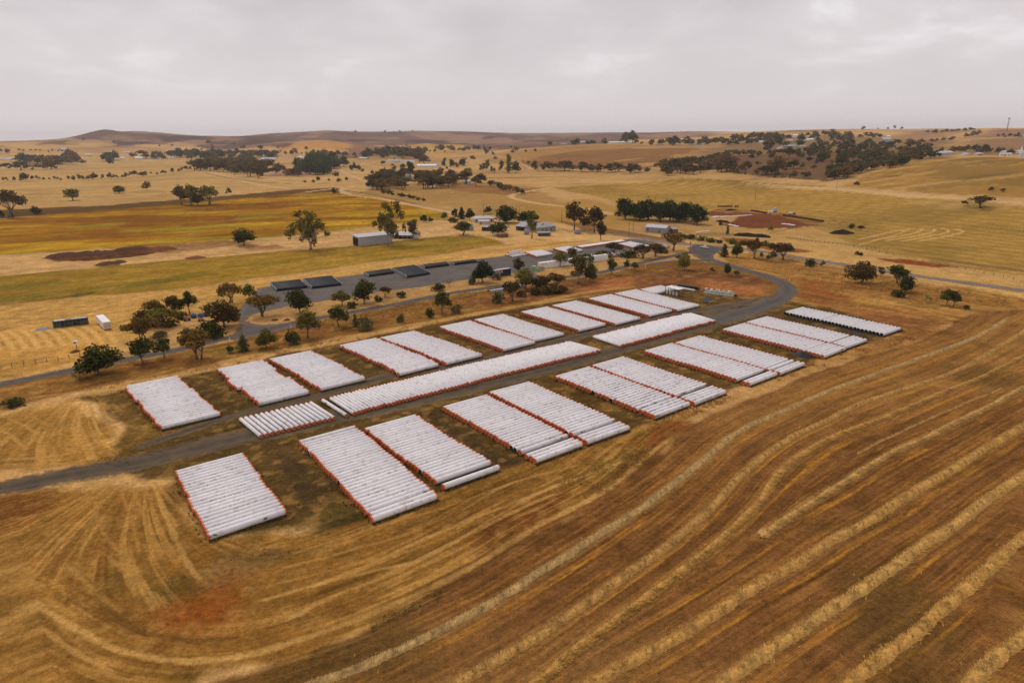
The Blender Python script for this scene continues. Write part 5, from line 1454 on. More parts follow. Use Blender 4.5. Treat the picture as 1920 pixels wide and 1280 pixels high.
for i_, (x, y, h, w, k_, c_) in enumerate([(262,622,12,30,'bush',DB),(318,612,14,34,'bush',DB),(338,597,13,28,'bush',BR),(405,632,18,36,'bush',DG),(300,632,11,30,'bush',KH),(438,600,13,26,'bush',DB),(1002,552,13,26,'bush',DB),(1052,549,13,26,'bush',DB),(1130,483,12,30,'bush',DB),(1180,482,12,36,'bush',MG),(1240,474,10,26,'bush',DB),(976,556,11,22,'bush',DB)]):
    T(x, y, h, w, k_, c_, ["low brown scrub at left of the storage clump","low brown scrub in the middle of the storage clump","brown scrub beside the storage clump machines","dark green scrub touching the wide shrub at depot entrance","dull scrub in front of the storage clump","brown scrub at the depot mouth","dark scrub at left under the roadside clump","dark scrub at right under the roadside clump","brown scrub before the white fittings row, left","green scrub before the white fittings row, middle","brown scrub before the white fittings row, right","dark scrub beside the brown tree by the girders"][i_], 'bush')
# farmyard and paddock trees
T(583,468,64,74,'tall',OL,"tall airy olive gum beside the green strip, the largest tree")
T(458,460,28,42,'round',DG,"dense round dark tree on the pale strip left of the tall gum")
T(731,460,72,56,'tall',OL,"tall airy gum standing over the long white shed")
T(775,448,32,22,'slim',KH,"thin grey-olive tree beside the tank shed")
T(795,417,12,18,'round',PN,"dark shrub tree left of the farmyard group",'tree')
T(807,417,9,11,'round',PN,"smaller dark shrub touching the one left of the farmyard",'tree')
T(833,412,13,14,'round',PN,"small dark tree alone above the farmyard fence")
T(853,410,17,14,'round',PN,"dark pointed tree at left of the cream house group")
T(866,411,20,17,'conifer',PN,"taller dark tree left of the cream farmhouse")
T(881,413,20,17,'round',PN,"dark tree just left of the cream farmhouse wall")
T(850,417,9,20,'bush',MG,"bright green low bush in front of the dark farm trees",'bush')
T(868,441,23,35,'gum',MG,"dark green leaning tree beside the grey shed with chimney")
T(915,401,13,18,'round',PN,"dark round tree behind the cream farmhouse")
T(950,418,29,43,'pine',PN,"large dark dome tree right of the cream farmhouse")
T(983,418,19,24,'round',PN,"dark tree behind the wide grey shed, left part")
T(1000,416,18,22,'round',PN,"dark tree behind the wide grey shed, right part")
T(997,447,45,19,'slim',LG,"pale green slim tree in front of the wide grey shed")
T(935,441,22,35,'round',DG,"round dark green tree in front of the cream farmhouse")
T(1077,431,46,38,'gum',DB,"tall dark tree right of the wide grey shed")
T(1114,436,42,42,'gum',DB,"broad dark tree right of the tall one by the sheds")
T(1127,451,33,21,'gum',DB,"smaller dark tree in front of the broad one by the sheds")
for i, (x, y, h, w) in enumerate([(1173,411,34,38),(1199,414,32,34),(1216,412,34,36),(1238,416,33,36),(1256,413,33,34),(1273,417,31,34),(1286,415,32,30),(1307,421,33,38)]):
    T(x, y, h, w, 'pine', PN, f"{ordinal(i + 1)} dark pine from left in the dense grove behind the grey shed", 'tree', "dark pines behind the grey shed")
T(1159,405,8,14,'bush',PN,"low dark shrub at the left foot of the pine grove",'bush')
T(1364,440,15,8,'conifer',MG,"narrow green conifer by the stockyards")
T(1351,425,9,9,'round',DG,"small dark tree beside the white sheets in the stockyard")
T(1446,431,7,12,'bush',YG,"yellow-green bush in the red stockyard",'bush')
T(1596,428,8,11,'bush',DG,"small dark bush by the heap beyond the stockyards",'bush')
T(1614,428,5,13,'bush',DB,"low brown shrub right of the dark bush beyond the stockyards",'bush')
T(1607,478,7,8,'bush',DG,"left of two small shrubs beyond the main road",'bush'); T(1614,479,6,8,'bush',DG,"right of two small shrubs beyond the main road",'bush')
for i, (x, y, h, w) in enumerate([(1280,446,7,22),(1296,448,8,20),(1315,451,8,22),(1333,454,7,20),(1349,456,6,14),(1372,457,9,20),(1393,459,8,20),(1419,455,9,8),(1433,461,9,18),(1448,465,9,20),(1463,466,8,20),(1482,470,7,16)]):
    T(x, y, h, w, 'bush', [MG, DG, LG][i % 3], f"{ordinal(i + 1)} green bush from left in the hedge line along the main road", 'bush', "bushes along the main road")
T(20,407,44,52,'umbrella',DB,"big flat-topped tree at the left edge beyond the yellow field")
T(3,406,11,10,'bush',PN,"small dark bush at the foot of the flat-topped left tree",'bush')
T(68,401,13,18,'bush',DG,"dark scrub bush right of the flat-topped left tree",'bush')
T(137,376,19,31,'gum',OL,"lone olive tree in the pale paddock, left of two others")
T(223,363,13,22,'round',OL,"lone low tree in the pale paddock, middle of three")
T(275,357,15,18,'round',DB,"lone dark tree in the pale paddock, right of three")
T(341,384,32,28,'gum',DB,"left tree of the clump above the yellow field")
T(358,385,34,26,'gum',OL,"second tree of the clump above the yellow field")
T(371,386,24,24,'round',DB,"low dark middle tree of the clump above the yellow field")
T(392,384,31,38,'umbrella',OL,"right spreading tree of the clump above the yellow field")
T(430,368,14,11,'gum',OL,"small tree right of the clump above the yellow field")
T(626,362,9,9,'bush',DG,"small bush at the bend of the far dirt road",'bush')
T(954,325,31,12,'poplar',LG,"tall pale green poplar in the middle distance")
T(967,324,19,16,'round',MG,"round green tree beside the tall poplar")
T(878,330,13,18,'umbrella',OL,"lone spreading tree in the pale paddock near the poplar")
T(1838,390,20,40,'umbrella',DB,"lone spreading dark tree in the field at right")
T(1808,386,9,12,'gum',DB,"small tree left of the lone spreading tree at right")
T(1858,359,8,10,'round',PN,"left of two small dark trees by the far right road"); T(1880,360,6,10,'round',PN,"right of two small dark trees by the far right road")
T(1606,347,6,10,'bush',DG,"small bush beside the pale far road",'bush')
T(665,319,13,10,'round',PN,"small dark round tree left of the far farm")
# --- rows and woods
rt = np.random.default_rng(17)
def row(pts, n, h, kind, cols, lab, group, jx=3, jy=.8, w=1.25, hv=.3, lane=True):
    pts = np.array(pts, float); s = np.concatenate([[0], np.cumsum(np.hypot(*np.diff(pts, axis=0).T))])
    for i in range(n):
        q = (i + .5) / n * s[-1]; x = np.interp(q, s, pts[:, 0]) + rt.normal(0, jx); y = np.interp(q, s, pts[:, 1]) + rt.normal(0, jy)
        hh = h * (1 + hv * rt.normal()); hh = max(h * .4, hh)
        T(x, y, hh, hh * w * rt.uniform(.8, 1.25), kind if isinstance(kind, str) else kind[rt.integers(len(kind))], cols[rt.integers(len(cols))], f"{ordinal(i + 1)} tree from left {lab}", 'tree', group)
def wood(poly, n, h, kinds, cols, lab, group, w=1.15, hv=.25, far_h=None):
    poly = np.array(poly, float); mn, mx = poly.min(0), poly.max(0); L = []
    while len(L) < n:
        q = rt.uniform(mn, mx)
        if poly_sd(q[None], poly)[0] < 0 and all(abs(q[0] - p[0]) > 2.2 or abs(q[1] - p[1]) > 1.2 for p in L): L.append(q)
        else:
            hv *= .9995
            if hv < .02: break
    L.sort(key=lambda p: p[0])
    for i, q in enumerate(L):
        f = (q[1] - mn[1]) / (mx[1] - mn[1] + 1e-6); hb = h if far_h is None else far_h + (h - far_h) * f
        hh = hb * rt.uniform(1 - hv, 1 + hv)
        T(q[0], q[1], hh, hh * w * rt.uniform(.8, 1.3), kinds[rt.integers(len(kinds))], cols[rt.integers(len(cols))], f"{ordinal(i + 1)} tree from left {lab}", 'tree', group)
K3 = ['gum', 'round', 'umbrella']; CW = [lin(90, 74, 40), DB, lin(94, 80, 46), lin(84, 80, 44), lin(108, 84, 40)]; CG = [lin(62, 72, 36), lin(54, 64, 32), lin(72, 80, 42)]
row([(0,339),(140,338),(260,332),(370,319)], 46, 7.5, ['round', 'gum'], [DB, DG, OL], "in the small row across the pale paddocks", "small trees in a row across the paddocks", 2.5, .6, 1.0)
row([(0,319),(60,319),(108,319)], 12, 11, K3, CW, "in the hedge at far left", "hedge trees at far left", 2, .8, 1.5)
wood([(180,305),(200,296),(220,300),(215,312),(190,315)], 6, 14, ['round'], CG, "in the small dark clump by far houses", "clump by the far houses")
wood([(235,303),(330,300),(420,300),(520,298),(520,291),(330,293),(235,296)], 80, 11, K3 + ['round'], CG + CW, "in the belt along the far houses", "trees along the far houses", 1.3)
wood([(28,301),(80,298),(150,304),(150,311),(30,306)], 40, 10, K3, CW + CG, "around the buildings at far left", "trees around the far left buildings", 1.4)
row([(0,288),(20,288)], 4, 7, K3, CW, "at the far left edge", "trees at the far left edge")
row([(30,285),(60,284),(90,286),(125,284)], 9, 4, K3, CW, "in the thin far line at left", "thin far line of trees")
wood([(362,320),(400,322),(450,331),(490,336),(498,328),(520,318),(470,308),(380,310)], 80, 21, K3, CW, "in the brown gum wood beyond the left paddocks", "brown gum wood beyond the left paddocks", 1.1, .2, 13)
wood([(555,326),(580,329),(612,329),(620,318),(645,312),(630,304),(590,298),(560,312)], 60, 20, ['round', 'pine'], CG, "in the dark green wood beyond the left paddocks", "dark green wood beyond the left paddocks", 1.1, .2, 13)
wood([(500,330),(520,332),(560,332),(560,322),(520,318)], 9, 13, ['gum', 'round'], CW, "in the rocky gap between two woods", "trees in the gap between two woods")
row([(590,296),(640,295),(690,296)], 12, 8, K3, CW, "in the line behind the dark green wood", "line behind the dark green wood")
row([(520,292),(580,291),(610,291)], 9, 9, K3, CG + CW, "beyond the blue-grey shed", "trees beyond the blue-grey shed", 3, 1)
wood([(685,298),(740,299),(790,297),(788,290),(720,288),(690,291)], 48, 12, K3, CW + CG, "in the belt above the blue-roofed farm", "belt above the far blue-roofed farm", 1.2)
row([(780,287),(820,286),(860,286),(880,286)], 14, 9, K3, CG + CW, "in the line below the yellow hill", "line below the yellow hill", 3, 1)
row([(884,282),(925,282)], 6, 7, K3, CG, "at the foot of the far ridge, centre", "trees at the foot of the far ridge")
wood([(780,306),(790,300),(800,308),(795,314)], 5, 16, ['gum'], CW, "beside the white far farm shed", "trees beside the white far shed")
row([(712,312),(745,311)], 5, 10, K3, CG + CW, "left of the far farm sheds", "trees left of the far farm sheds")
row([(828,311),(850,311),(880,312)], 6, 11, ['round', 'poplar'], CG, "right of the far farm sheds", "trees right of the far farm sheds")
wood([(690,355),(740,357),(820,354),(900,351),(905,343),(840,338),(760,333),(715,333),(690,346)], 74, 20, K3, CW + [DG], "in the homestead wood in the middle distance", "homestead wood in the middle distance", 1.15, .25, 15)
row([(745,336),(775,334)], 6, 24, 'slim', [KH, OL], "of the pale slim group behind the homestead wood", "pale slim trees behind the homestead wood", 3, 1, .5)
row([(912,349),(935,355),(960,361),(984,366)], 9, 11, ['round', 'gum'], CW, "in the line running down from the homestead wood", "line running down from the homestead wood", 2, .6)
row([(716,361),(740,366),(770,371),(797,377)], 10, 5, 'bush', [DG, MG], "among the low hedge beside the far dirt road", "low hedge beside the far dirt road", 1.5, .5, 2)
row([(900,323),(925,324),(945,323)], 8, 13, 'slim', [KH, GG], "of the thin grey group left of the poplar", "thin grey trees left of the poplar", 2, 1, .6)
row([(1000,319),(1060,321),(1130,323),(1210,324)], 42, 11, K3, CW, "in the long line below the brown hill", "long line below the brown hill", 3, .8, 1.25)
wood([(1215,326),(1240,318),(1330,305),(1360,296),(1370,300),(1330,318),(1300,328),(1250,330)], 44, 18, K3, CW, "in the belt climbing the brown hill's right flank", "belt climbing the brown hill", 1.15, .2, 12)
row([(1340,322),(1380,324),(1400,326)], 7, 17, K3, CW, "at the lower left of the dark paddock", "trees at the dark paddock's lower left", 3, 1)
row([(1408,328),(1440,327),(1470,324)], 6, 18, ['gum', 'round'], CW + [DG], "in the lower middle of the dark paddock", "trees in the dark paddock's lower middle", 3, 2)
row([(1445,334),(1475,334),(1505,334),(1520,335)], 8, 13, K3, CW, "along the dark paddock's bottom edge", "trees along the dark paddock's bottom edge", 3, .8)
row([(1474,316),(1490,316)], 3, 15, 'gum', [DG, OL], "of the trio in the dark paddock", "trio in the dark paddock")
row([(1505,305),(1530,302),(1550,304),(1590,316)], 4, 14, 'round', [MG, DG], "of the four spaced green trees in the dark paddock", "spaced green trees in the dark paddock", 3, 1)
row([(1366,291),(1400,292),(1440,292),(1470,293)], 16, 9, K3, CW, "in the upper edge line of the dark paddock", "upper edge of the dark paddock", 3, 1, 1.4)
row([(1480,296),(1520,297),(1570,300)], 9, 11, K3, CW, "in the second upper line of the dark paddock", "second upper line of the dark paddock", 3, 1, 1.2)
wood([(1540,338),(1580,337),(1620,326),(1660,318),(1700,310),(1740,298),(1700,292),(1640,304),(1600,316),(1560,326)], 90, 17, K3, CW + [DG], "in the wood below the town's right slope", "wood on the town's right slope", 1.15, .2, 12)
wood([(1290,272),(1400,276),(1480,288),(1600,300),(1640,305),(1780,296),(1800,290),(1740,276),(1640,274),(1560,258),(1420,256),(1360,264)], 250, 13, K3 + ['round'], CW + CG, "in the wooded town hill", "wooded town hill", 1.2, .25, 9)
row([(1028,272),(1060,273),(1100,273),(1140,270)], 14, 8, ['round', 'gum'], CG + CW, "on the brown hill's crest, left part", "crest of the brown hill, left part", 4, .6, 1.3)
row([(1165,269),(1200,270),(1240,272),(1290,273),(1330,272)], 20, 9, ['round', 'gum'], CG + CW, "on the brown hill's crest, right part", "crest of the brown hill, right part", 4, .8, 1.4)
wood([(1165,267),(1180,262),(1195,265),(1190,270)], 5, 15, ['gum'], CW, "in the tall clump on the brown hill's crest", "tall clump on the brown hill's crest")
wood([(1500,256),(1560,252),(1640,256),(1660,262),(1600,262)], 26, 8, ['round', 'gum'], CG + CW, "among the town houses", "among the town houses", 1.3)
wood([(1770,291),(1830,288),(1900,292),(1900,286),(1820,280),(1780,284)], 26, 9, ['round', 'gum'], CG + CW, "by the church at right", "trees by the church", 1.4)
row([(1740,250),(1780,247),(1828,244)], 16, 4.5, ['round'], CW + CG, "in the hedge over the far right rise", "hedge over the far right rise", 3, .4, 1.8)
row([(1700,268),(1740,267),(1790,262)], 10, 5, ['round'], CW, "in the hedge across the far right slope", "hedge across the far right slope", 3, .5, 1.9)
row([(1590,244),(1660,243),(1690,243)], 7, 4.5, ['round', 'gum'], CW, "on the skyline above the town", "skyline above the town", 10, .3, 1.0)
row([(1806,258),(1830,255),(1845,253)], 5, 7, ['round'], CW, "dotted on the far right rise", "dotted trees on the far right rise", 4, 1, 1.3)
row([(1870,258),(1900,258),(1918,256)], 7, 6, ['round'], CW, "below the far mast", "trees below the far mast", 4, 1.5, 1.3)
row([(660,249.5),(720,249),(780,247)], 8, 3.2, ['round'], CW, "on the distant ridge", "trees on the distant ridge", 8, .3, 1.2)
row([(120,262),(380,284),(640,288)], 14, 4, ['round'], CW + CG, "dotted on the far pale slopes", "dotted trees on far pale slopes", 30, 6, 1.2)
row([(700,290),(800,300),(900,302),(950,306),(1000,300)], 12, 5, ['round'], CW, "dotted on the pale slopes in the centre", "dotted trees on the centre slopes", 18, 4, 1.2)
row([(380,276),(520,284),(660,292)], 14, 5, ['round'], CW + CG, "dotted below the purple hills", "dotted trees below the purple hills", 16, 4, 1.3)
row([(640,318),(700,322),(760,318),(860,320)], 12, 7, ['round', 'bush'], CW + CG, "scattered above the homestead wood", "scattered trees above the homestead wood", 14, 4, 1.3)
row([(560,344),(600,340),(660,336)], 8, 5, ['bush'], CW + CG, "dotted beside the far dirt road bend", "dotted by the far dirt road bend", 10, 3, 1.5)
row([(900,290),(960,286),(1010,282)], 8, 6, ['round'], CW + CG, "dotted on the left slope of the brown hill", "dotted on the brown hill's left slope", 10, 4, 1.3)
row([(1380,310),(1440,305),(1530,320),(1590,330)], 14, 10, K3, CW + [DG], "scattered over the dark paddock", "scattered over the dark paddock", 14, 6, 1.1)
for d in TREES:
    d['p'] = at(d['x'], d['y']); d['s'] = px_per_m(d['p'])
    d['H'] = d['h'] / d['s']; d['W'] = d['w'] / d['s']
big = sorted(range(len(TREES)), key=lambda i: -TREES[i]['h'] * TREES[i]['w'])
keep = set()
for i in big:
    if TREES[i]['cat'] != 'tree': keep.add(i)
cnt_ = 0
for i in big:
    if TREES[i]['cat'] == 'tree' and cnt_ < 300: keep.add(i); cnt_ += 1
wv, wf, wt, wc = [], [], [], []; nv = 0
for i, d in enumerate(TREES):
    if i in keep:
        lod = 0 if d['h'] > 19 else 1
        pr = get_proto(d['kind'], lod, i)
        nm = {'tree': 'gum_tree', 'bush': 'bush', 'sapling': 'sapling'}[d['cat']]
        if d['kind'] == 'pine': nm = 'pine_tree'
        if d['kind'] == 'conifer' and d['cat'] == 'tree': nm = 'conifer_tree'
        if d['kind'] == 'poplar': nm = 'poplar_tree'
        # a crown is seen a little from above, so its height reads together with its depth
        Hh = d['H'] * 1.12; sx = 1.04 * d['W'] / pr['w']
        e = empty(nm, tuple(d['p']), float(rt.uniform(0, 6.28)) if d['kind'] not in ('tall',) else float(i), (sx, sx, Hh / pr['h']))
        tag(e, d['label'], d['cat'], d['group'])
        put('trunk', pr['trunk'], e)
        c = put('crown', pr['crown'], e); k = rt.uniform(.85, 1.15); c.color = (*[v * k for v in d['col']], 1)
    else:
        pr = get_proto(d['kind'], 2, i); sx = d['W'] / pr['w']; a = rt.uniform(0, 6.28)
        v = pr['V'] * np.array([sx, sx, 1.15 * d['H'] / pr['h']]); ca, sa = math.cos(a), math.sin(a)
        v = np.column_stack([v[:, 0] * ca - v[:, 1] * sa, v[:, 0] * sa + v[:, 1] * ca, v[:, 2]]) + d['p']
        wv.append(v); wf.append(pr['F'] + nv); nv += len(v); wt.append(pr['T'])
        wc.append(np.tile(np.array([*d['col'], 1.0]) * np.array([*[rt.uniform(.8, 1.2)] * 3, 1]), (len(v), 1)))
if wv:
    me_ = np_mesh('distant_woodland', np.vstack(wv), np.vstack(wf), [M['leafv']], attrs={'tint': ('FLOAT', np.concatenate(wt)), 'tcol': ('FLOAT_COLOR', np.vstack(wc))})
    tag(put('distant_woodland', me_), "small far trees of the wooded hills, hedges and ridges", 'woodland', None, 'stuff')
# ------------------------------------------------------------------ buildings, vehicles and gear
def base(p0, p1):
    a, b = at(*p0), at(*p1); v = b - a
    return a, math.atan2(v[1], v[0]), float(np.hypot(v[0], v[1]))
def wall_mb(L, Dp, h, hr=None, ridge='x', open_front=False, t=.15, posts=0):
    """walls of a shed in local axes (x along the front, y away); gables up to hr"""
    b = MB()
    if not open_front: b.box((L / 2, t / 2, h / 2), (L, t, h))
    b.box((L / 2, Dp - t / 2, h / 2), (L, t, h)); b.box((t / 2, Dp / 2, h / 2), (t, Dp - 2 * t, h)); b.box((L - t / 2, Dp / 2, h / 2), (t, Dp - 2 * t, h))
    if hr and ridge == 'x':
        for x in (.002, L - t - .002):
            b.add([(x, .01, h), (x, Dp - .01, h), (x, Dp / 2, hr), (x + t, .01, h), (x + t, Dp - .01, h), (x + t, Dp / 2, hr)], [(0, 1, 2), (3, 5, 4), (0, 3, 4, 1), (1, 4, 5, 2), (2, 5, 3, 0)])
    for i in range(posts): b.box(((i + .5) * L / posts, .1, h / 2), (.18, .18, h))
    return b
def roof_mb(L, Dp, h, hr, kind='gable', ov=.35, th=.1):
    b = MB()
    if kind == 'gable':
        n = max(2, int(L / 1.2))
        for s, (y0, y1) in enumerate(((-ov, Dp / 2), (Dp + ov, Dp / 2))):
            z0 = h - (hr - h) * ov / (Dp / 2) + .03
            b.add([(-ov, y0, z0), (L + ov, y0, z0), (L + ov, y1, hr + .03), (-ov, y1, hr + .03), (-ov, y0, z0 + th), (L + ov, y0, z0 + th), (L + ov, y1, hr + .03 + th), (-ov, y1, hr + .03 + th)],
                  [(0, 1, 2, 3), (4, 7, 6, 5), (0, 4, 5, 1), (1, 5, 6, 2), (3, 2, 6, 7), (0, 3, 7, 4)])
    elif kind == 'hip':
        i = min(Dp, L) / 2
        v = [(-ov, -ov, h), (L + ov, -ov, h), (L + ov, Dp + ov, h), (-ov, Dp + ov, h), (i, Dp / 2, hr), (L - i, Dp / 2, hr)]
        b.add(v, [(0, 1, 5, 4), (1, 2, 5), (2, 3, 4, 5), (3, 0, 4), (0, 3, 2, 1)])
    else:   # skillion, front edge lower than the back by hr - h
        b.add([(-ov, -ov, h), (L + ov, -ov, h), (L + ov, Dp + ov, hr), (-ov, Dp + ov, hr), (-ov, -ov, h + th), (L + ov, -ov, h + th), (L + ov, Dp + ov, hr + th), (-ov, Dp + ov, hr + th)],
              [(0, 3, 2, 1), (4, 5, 6, 7), (0, 1, 5, 4), (1, 2, 6, 5), (2, 3, 7, 6), (3, 0, 4, 7)])
    return b
def building(name, label, cat, p0, p1, Dp, h, hr, wm, rm, kind='gable', open_front=False, windows=(), doors=(), chimney=None, posts=0, group=None, side_door=None):
    o, rz, L = base(p0, p1)
    e = tag(empty(name, tuple(o), rz), label, cat, group)
    wall_mb(L, Dp, h, hr if kind == 'gable' else None, open_front=open_front, posts=posts).build('wall', wm, e)
    roof_mb(L, Dp, h + .01, hr, kind).build('roof', rm, e)
    for (fx, w_, z0, hh) in windows:
        MB().box((fx * L, -.03, z0 + hh / 2), (w_, .08, hh)).build('window', M['glass'], e)
    for (fx, w_, hh) in doors:
        MB().box((fx * L, -.02, hh / 2), (w_, .09, hh)).build('door', M['wood'], e)
    if side_door: MB().box((-.02, Dp * .5, side_door[1] / 2), (.09, side_door[0], side_door[1])).build('doorway', M['dark'], e)  # near-black panel on the closed wall, painted shade for the dark inside
    if open_front: MB().box((L / 2, Dp * .6, .02), (L - .4, Dp * .75, .05)).build('floor', M['dark'], e)  # near-black floor puts the shade of the open bay into its colour
    if chimney: MB().box((chimney[0] * L, Dp / 2, hr + .3), (.7, .7, 1.6)).build('chimney', M['stonewall'], e)
    return e
def ribbed(L, W_, H, n, mi=0):
    b = MB(); b.box((L / 2, W_ / 2, H / 2), (L, W_, H), mi)
    for i in range(n):
        b.box(((i + .5) * L / n, -.02, H / 2), (L / n * .5, .06, H * .9), mi)
    return b
def tank(name, label, px, r_, h, mt_, cat='tank', legs=0.0, cone=0.4):
    p = at(*px); e = tag(empty(name, tuple(p)), label, cat)
    MB().tube([(0, 0, legs), (0, 0, legs + h)], r_, 18).build('shell', mt_, e)
    MB().tube([(0, 0, legs + h + .002), (0, 0, legs + h + cone)], [r_ * 1.03, r_ * .12], 18).build('lid', mt_, e)
    if legs:
        MB().tube([(0, 0, legs - .02), (0, 0, legs - .9)], [r_ * .98, r_ * .2], 18).build('hopper', mt_, e)
        for k in range(4): MB().tube([(math.cos(k * 1.57 + .8) * r_ * .9, math.sin(k * 1.57 + .8) * r_ * .9, 0), (math.cos(k * 1.57 + .8) * r_ * .9, math.sin(k * 1.57 + .8) * r_ * .9, legs + .3)], .09, 6).build('leg', M['iron'], e)
    return e
# long white shed with an open dark end
e = building('machinery_shed', "long white shed with a dark open end beside the green strip", 'shed', (673,462), (733.5,455.5), 9, 5.6, 6.5, M['ironpale'], M['ironpale'], 'skillion', side_door=(7.6, 5.0))
o, rz, L = base((673,462), (733.5,455.5))
b = MB()
for i in range(26): b.box(((i + .5) * L / 26, -.02, 2.75), (.12, .05, 5.4))
b.build('cladding_rib', M['ironpale'], e)
building('open_shed', "low pale-roofed open shed behind the thin tree, right of the long shed", 'shed', (735,447.5), (775,448.5), 9, 2.4, 3.6, M['ironpale'], M['ironpale'], 'skillion', True, posts=5)
tank('water_tank', "tall grey water tank behind the low open shed", (771,440), 2.2, 5.5, M['iron'])
tank('field_hopper', "small grey hopper on legs right of the open shed", (785.5,443), 1.2, 1.6, M['iron'], 'hopper', 1.4)
building('iron_hut', "small grey gabled shed with a chimney behind a leaning tree", 'shed', (876,433), (888,432), 5, 3.0, 4.4, M['iron'], M['iron'], 'gable', chimney=(.3,))
building('farmhouse', "cream farmhouse with a grey roof among dark trees", 'house', (889,418), (926,417), 11, 3.3, 5.0, M['cream'], M['ironpale'], 'hip', windows=[(.12, 1.2, 1.0, 1.4), (.7, 1.2, 1.0, 1.4), (.88, 1.2, 1.0, 1.4)], doors=[(.3, 1.0, 2.1)], chimney=(.5,))
building('lean_to', "low cream lean-to in front of the cream farmhouse", 'shed', (898,421), (918,420.5), 3.6, 2.4, 3.1, M['cream'], M['ironpale'], 'skillion', doors=[(.2, 1.0, 2.0)])
building('cart_shed', "small open grey shed left of a round green tree", 'shed', (903,433), (921,433.5), 6, 2.8, 3.5, M['iron'], M['iron'], 'skillion', True, posts=3)
building('shearing_shed', "left open-fronted half of the wide grey farm shed", 'shed', (967,432), (1005.5,436), 14, 3.2, 5.6, M['iron'], M['iron'], 'gable', True, posts=6)
building('stone_shed', "right stone-walled half of the wide grey farm shed", 'shed', (1006.5,437), (1042,433), 13, 3.6, 5.8, M['stonewall'], M['iron'], 'gable', windows=[(.3, 1.1, 1.1, 1.3), (.75, 1.1, 1.1, 1.3)], doors=[(.5, 1.4, 2.3)])
tank('rain_tank', "grey rainwater tank standing before the wide grey shed", (987.5,439.5), 1.7, 3.8, M['iron'])
tank('stock_tank', "squat grey tank at right of the sheds below the tall trees", (1082.5,438), 2.3, 2.6, M['iron'])
building('trailer_shed', "long low grey open bay in front of the stone shed", 'shed', (1009,443), (1032,442.5), 4, 2.2, 2.6, M['iron'], M['iron'], 'skillion', True, posts=4)
building('rusty_hut', "small rusty red iron hut by the end of the green strip", 'shed', (937,446), (953,444.5), 4, 2.2, 2.9, M['rust'], M['rust'], 'skillion', doors=[(.5, 1.0, 1.9)])
building('gabled_shed', "grey gabled iron shed in front of the pine grove", 'shed', (1210,435), (1248,437.8), 8.5, 3.6, 5.2, M['iron'], M['ironpale'], 'gable', windows=[(.12, .9, 1.2, 1.1)], doors=[(.7, 1.0, 2.1)])
building('rust_lean_to', "rusty lean-to at the right of the grey gabled shed", 'shed', (1261,436.5), (1271,436), 4, 2.4, 3.2, M['rust'], M['iron'], 'skillion')
# ruins and yards right of the stone shed
def rail_fence(name, label, pts, n, h=1.3, rails=3, mt_='post', group=None):
    P = smooth_line(_A(pts), 1.0); s = np.concatenate([[0], np.cumsum(np.hypot(*np.diff(P, axis=0).T))])
    q = np.linspace(0, s[-1], n); X = np.interp(q, s, P[:, 0]); Y = np.interp(q, s, P[:, 1]); Z = height(X, Y)
    e = tag(empty(name, (X[0], Y[0], Z[0])), label, 'fence', group)
    pm = MB().box((0, 0, h / 2), (.16, .16, h), 0, .3).mesh('post', M[mt_])
    for x, y, z in zip(X, Y, Z): put('post', pm, e, (x - X[0], y - Y[0], z - Z[0]))
    b = MB()
    for k in range(rails):
        zz = h * (.35 + .55 * k / max(1, rails - 1))
        b.tube([(x - X[0], y - Y[0], z - Z[0] + zz) for x, y, z in zip(X, Y, Z)], .05 if rails > 2 else .02, 4, smooth=False)
    b.build('rail' if rails > 2 else 'wire', M[mt_] if rails > 2 else M['wire'], e)
    return e
rail_fence('yard_fence', "dark timber yard rails right of the stone shed", [(1044,431),(1058,433),(1075,436),(1108,434)], 14, 1.6)
rail_fence('stock_rails', "pale rails of the stockyard along the dirt road", [(1305,441),(1340,440),(1380,441),(1430,442)], 22, 1.3)
rail_fence('stock_rails', "grey pipe rails beyond the long dark heap", [(1475,447),(1520,453),(1560,457),(1620,464),(1665,470)], 26, 1.2)
rail_fence('wire_fence', "wire fence between the big field and the main road", [(1600,464),(1700,484),(1800,504),(1920,528)], 22, 1.3, 2)
rail_fence('wire_fence', "wire fence along the far side of the green strip", [(600,474),(700,460),(800,448),(900,440)], 24, 1.2, 2)
rail_fence('wire_fence', "wire fence round the small paddock at left", [(0,692),(60,682),(108,676),(150,668)], 8, 1.4, 2)
rail_fence('wire_fence', "wire fence between stockyards and the striped field", [(1400,388),(1480,402),(1560,420),(1640,438)], 24, 1.2, 2)
# power poles
for i, (x, y, h, lb) in enumerate([(907,402,21,"power pole behind the cream farmhouse"),(974,400,13,"power pole behind the wide grey shed"),(1053,418,24,"dark power pole standing right of the wide grey shed"),(918,424,13,"thin pole in front of the cream farmhouse"),
      (1229,386,18,"power pole rising behind the pine grove"),(1187,434,20,"dark pole left of the gabled shed"),(1179,443,27,"tall thin pole with a lamp left of the gabled shed"),(1416,373,20,"lone power pole in the big striped field"),
      (1568,354,16,"power pole beside the pale far road"),(794.5,374,9,"power pole by the far dirt road"),(911,319,16,"power pole left of the poplar"),(784,443,22,"thin bare pole beside the water tank")]):
    p = at(x, y); s = px_per_m(p); H = h / s
    e = tag(empty('power_pole', tuple(p)), lb, 'pole')
    MB().tube([(0, 0, -.2), (0, 0, H)], [.17, .12], 8).build('mast', M['wood'], e)
    if H > 6.5: MB().box((0, 0, H - .6), (2.0, .12, .14), 0, .5).build('crossarm', M['wood'], e)
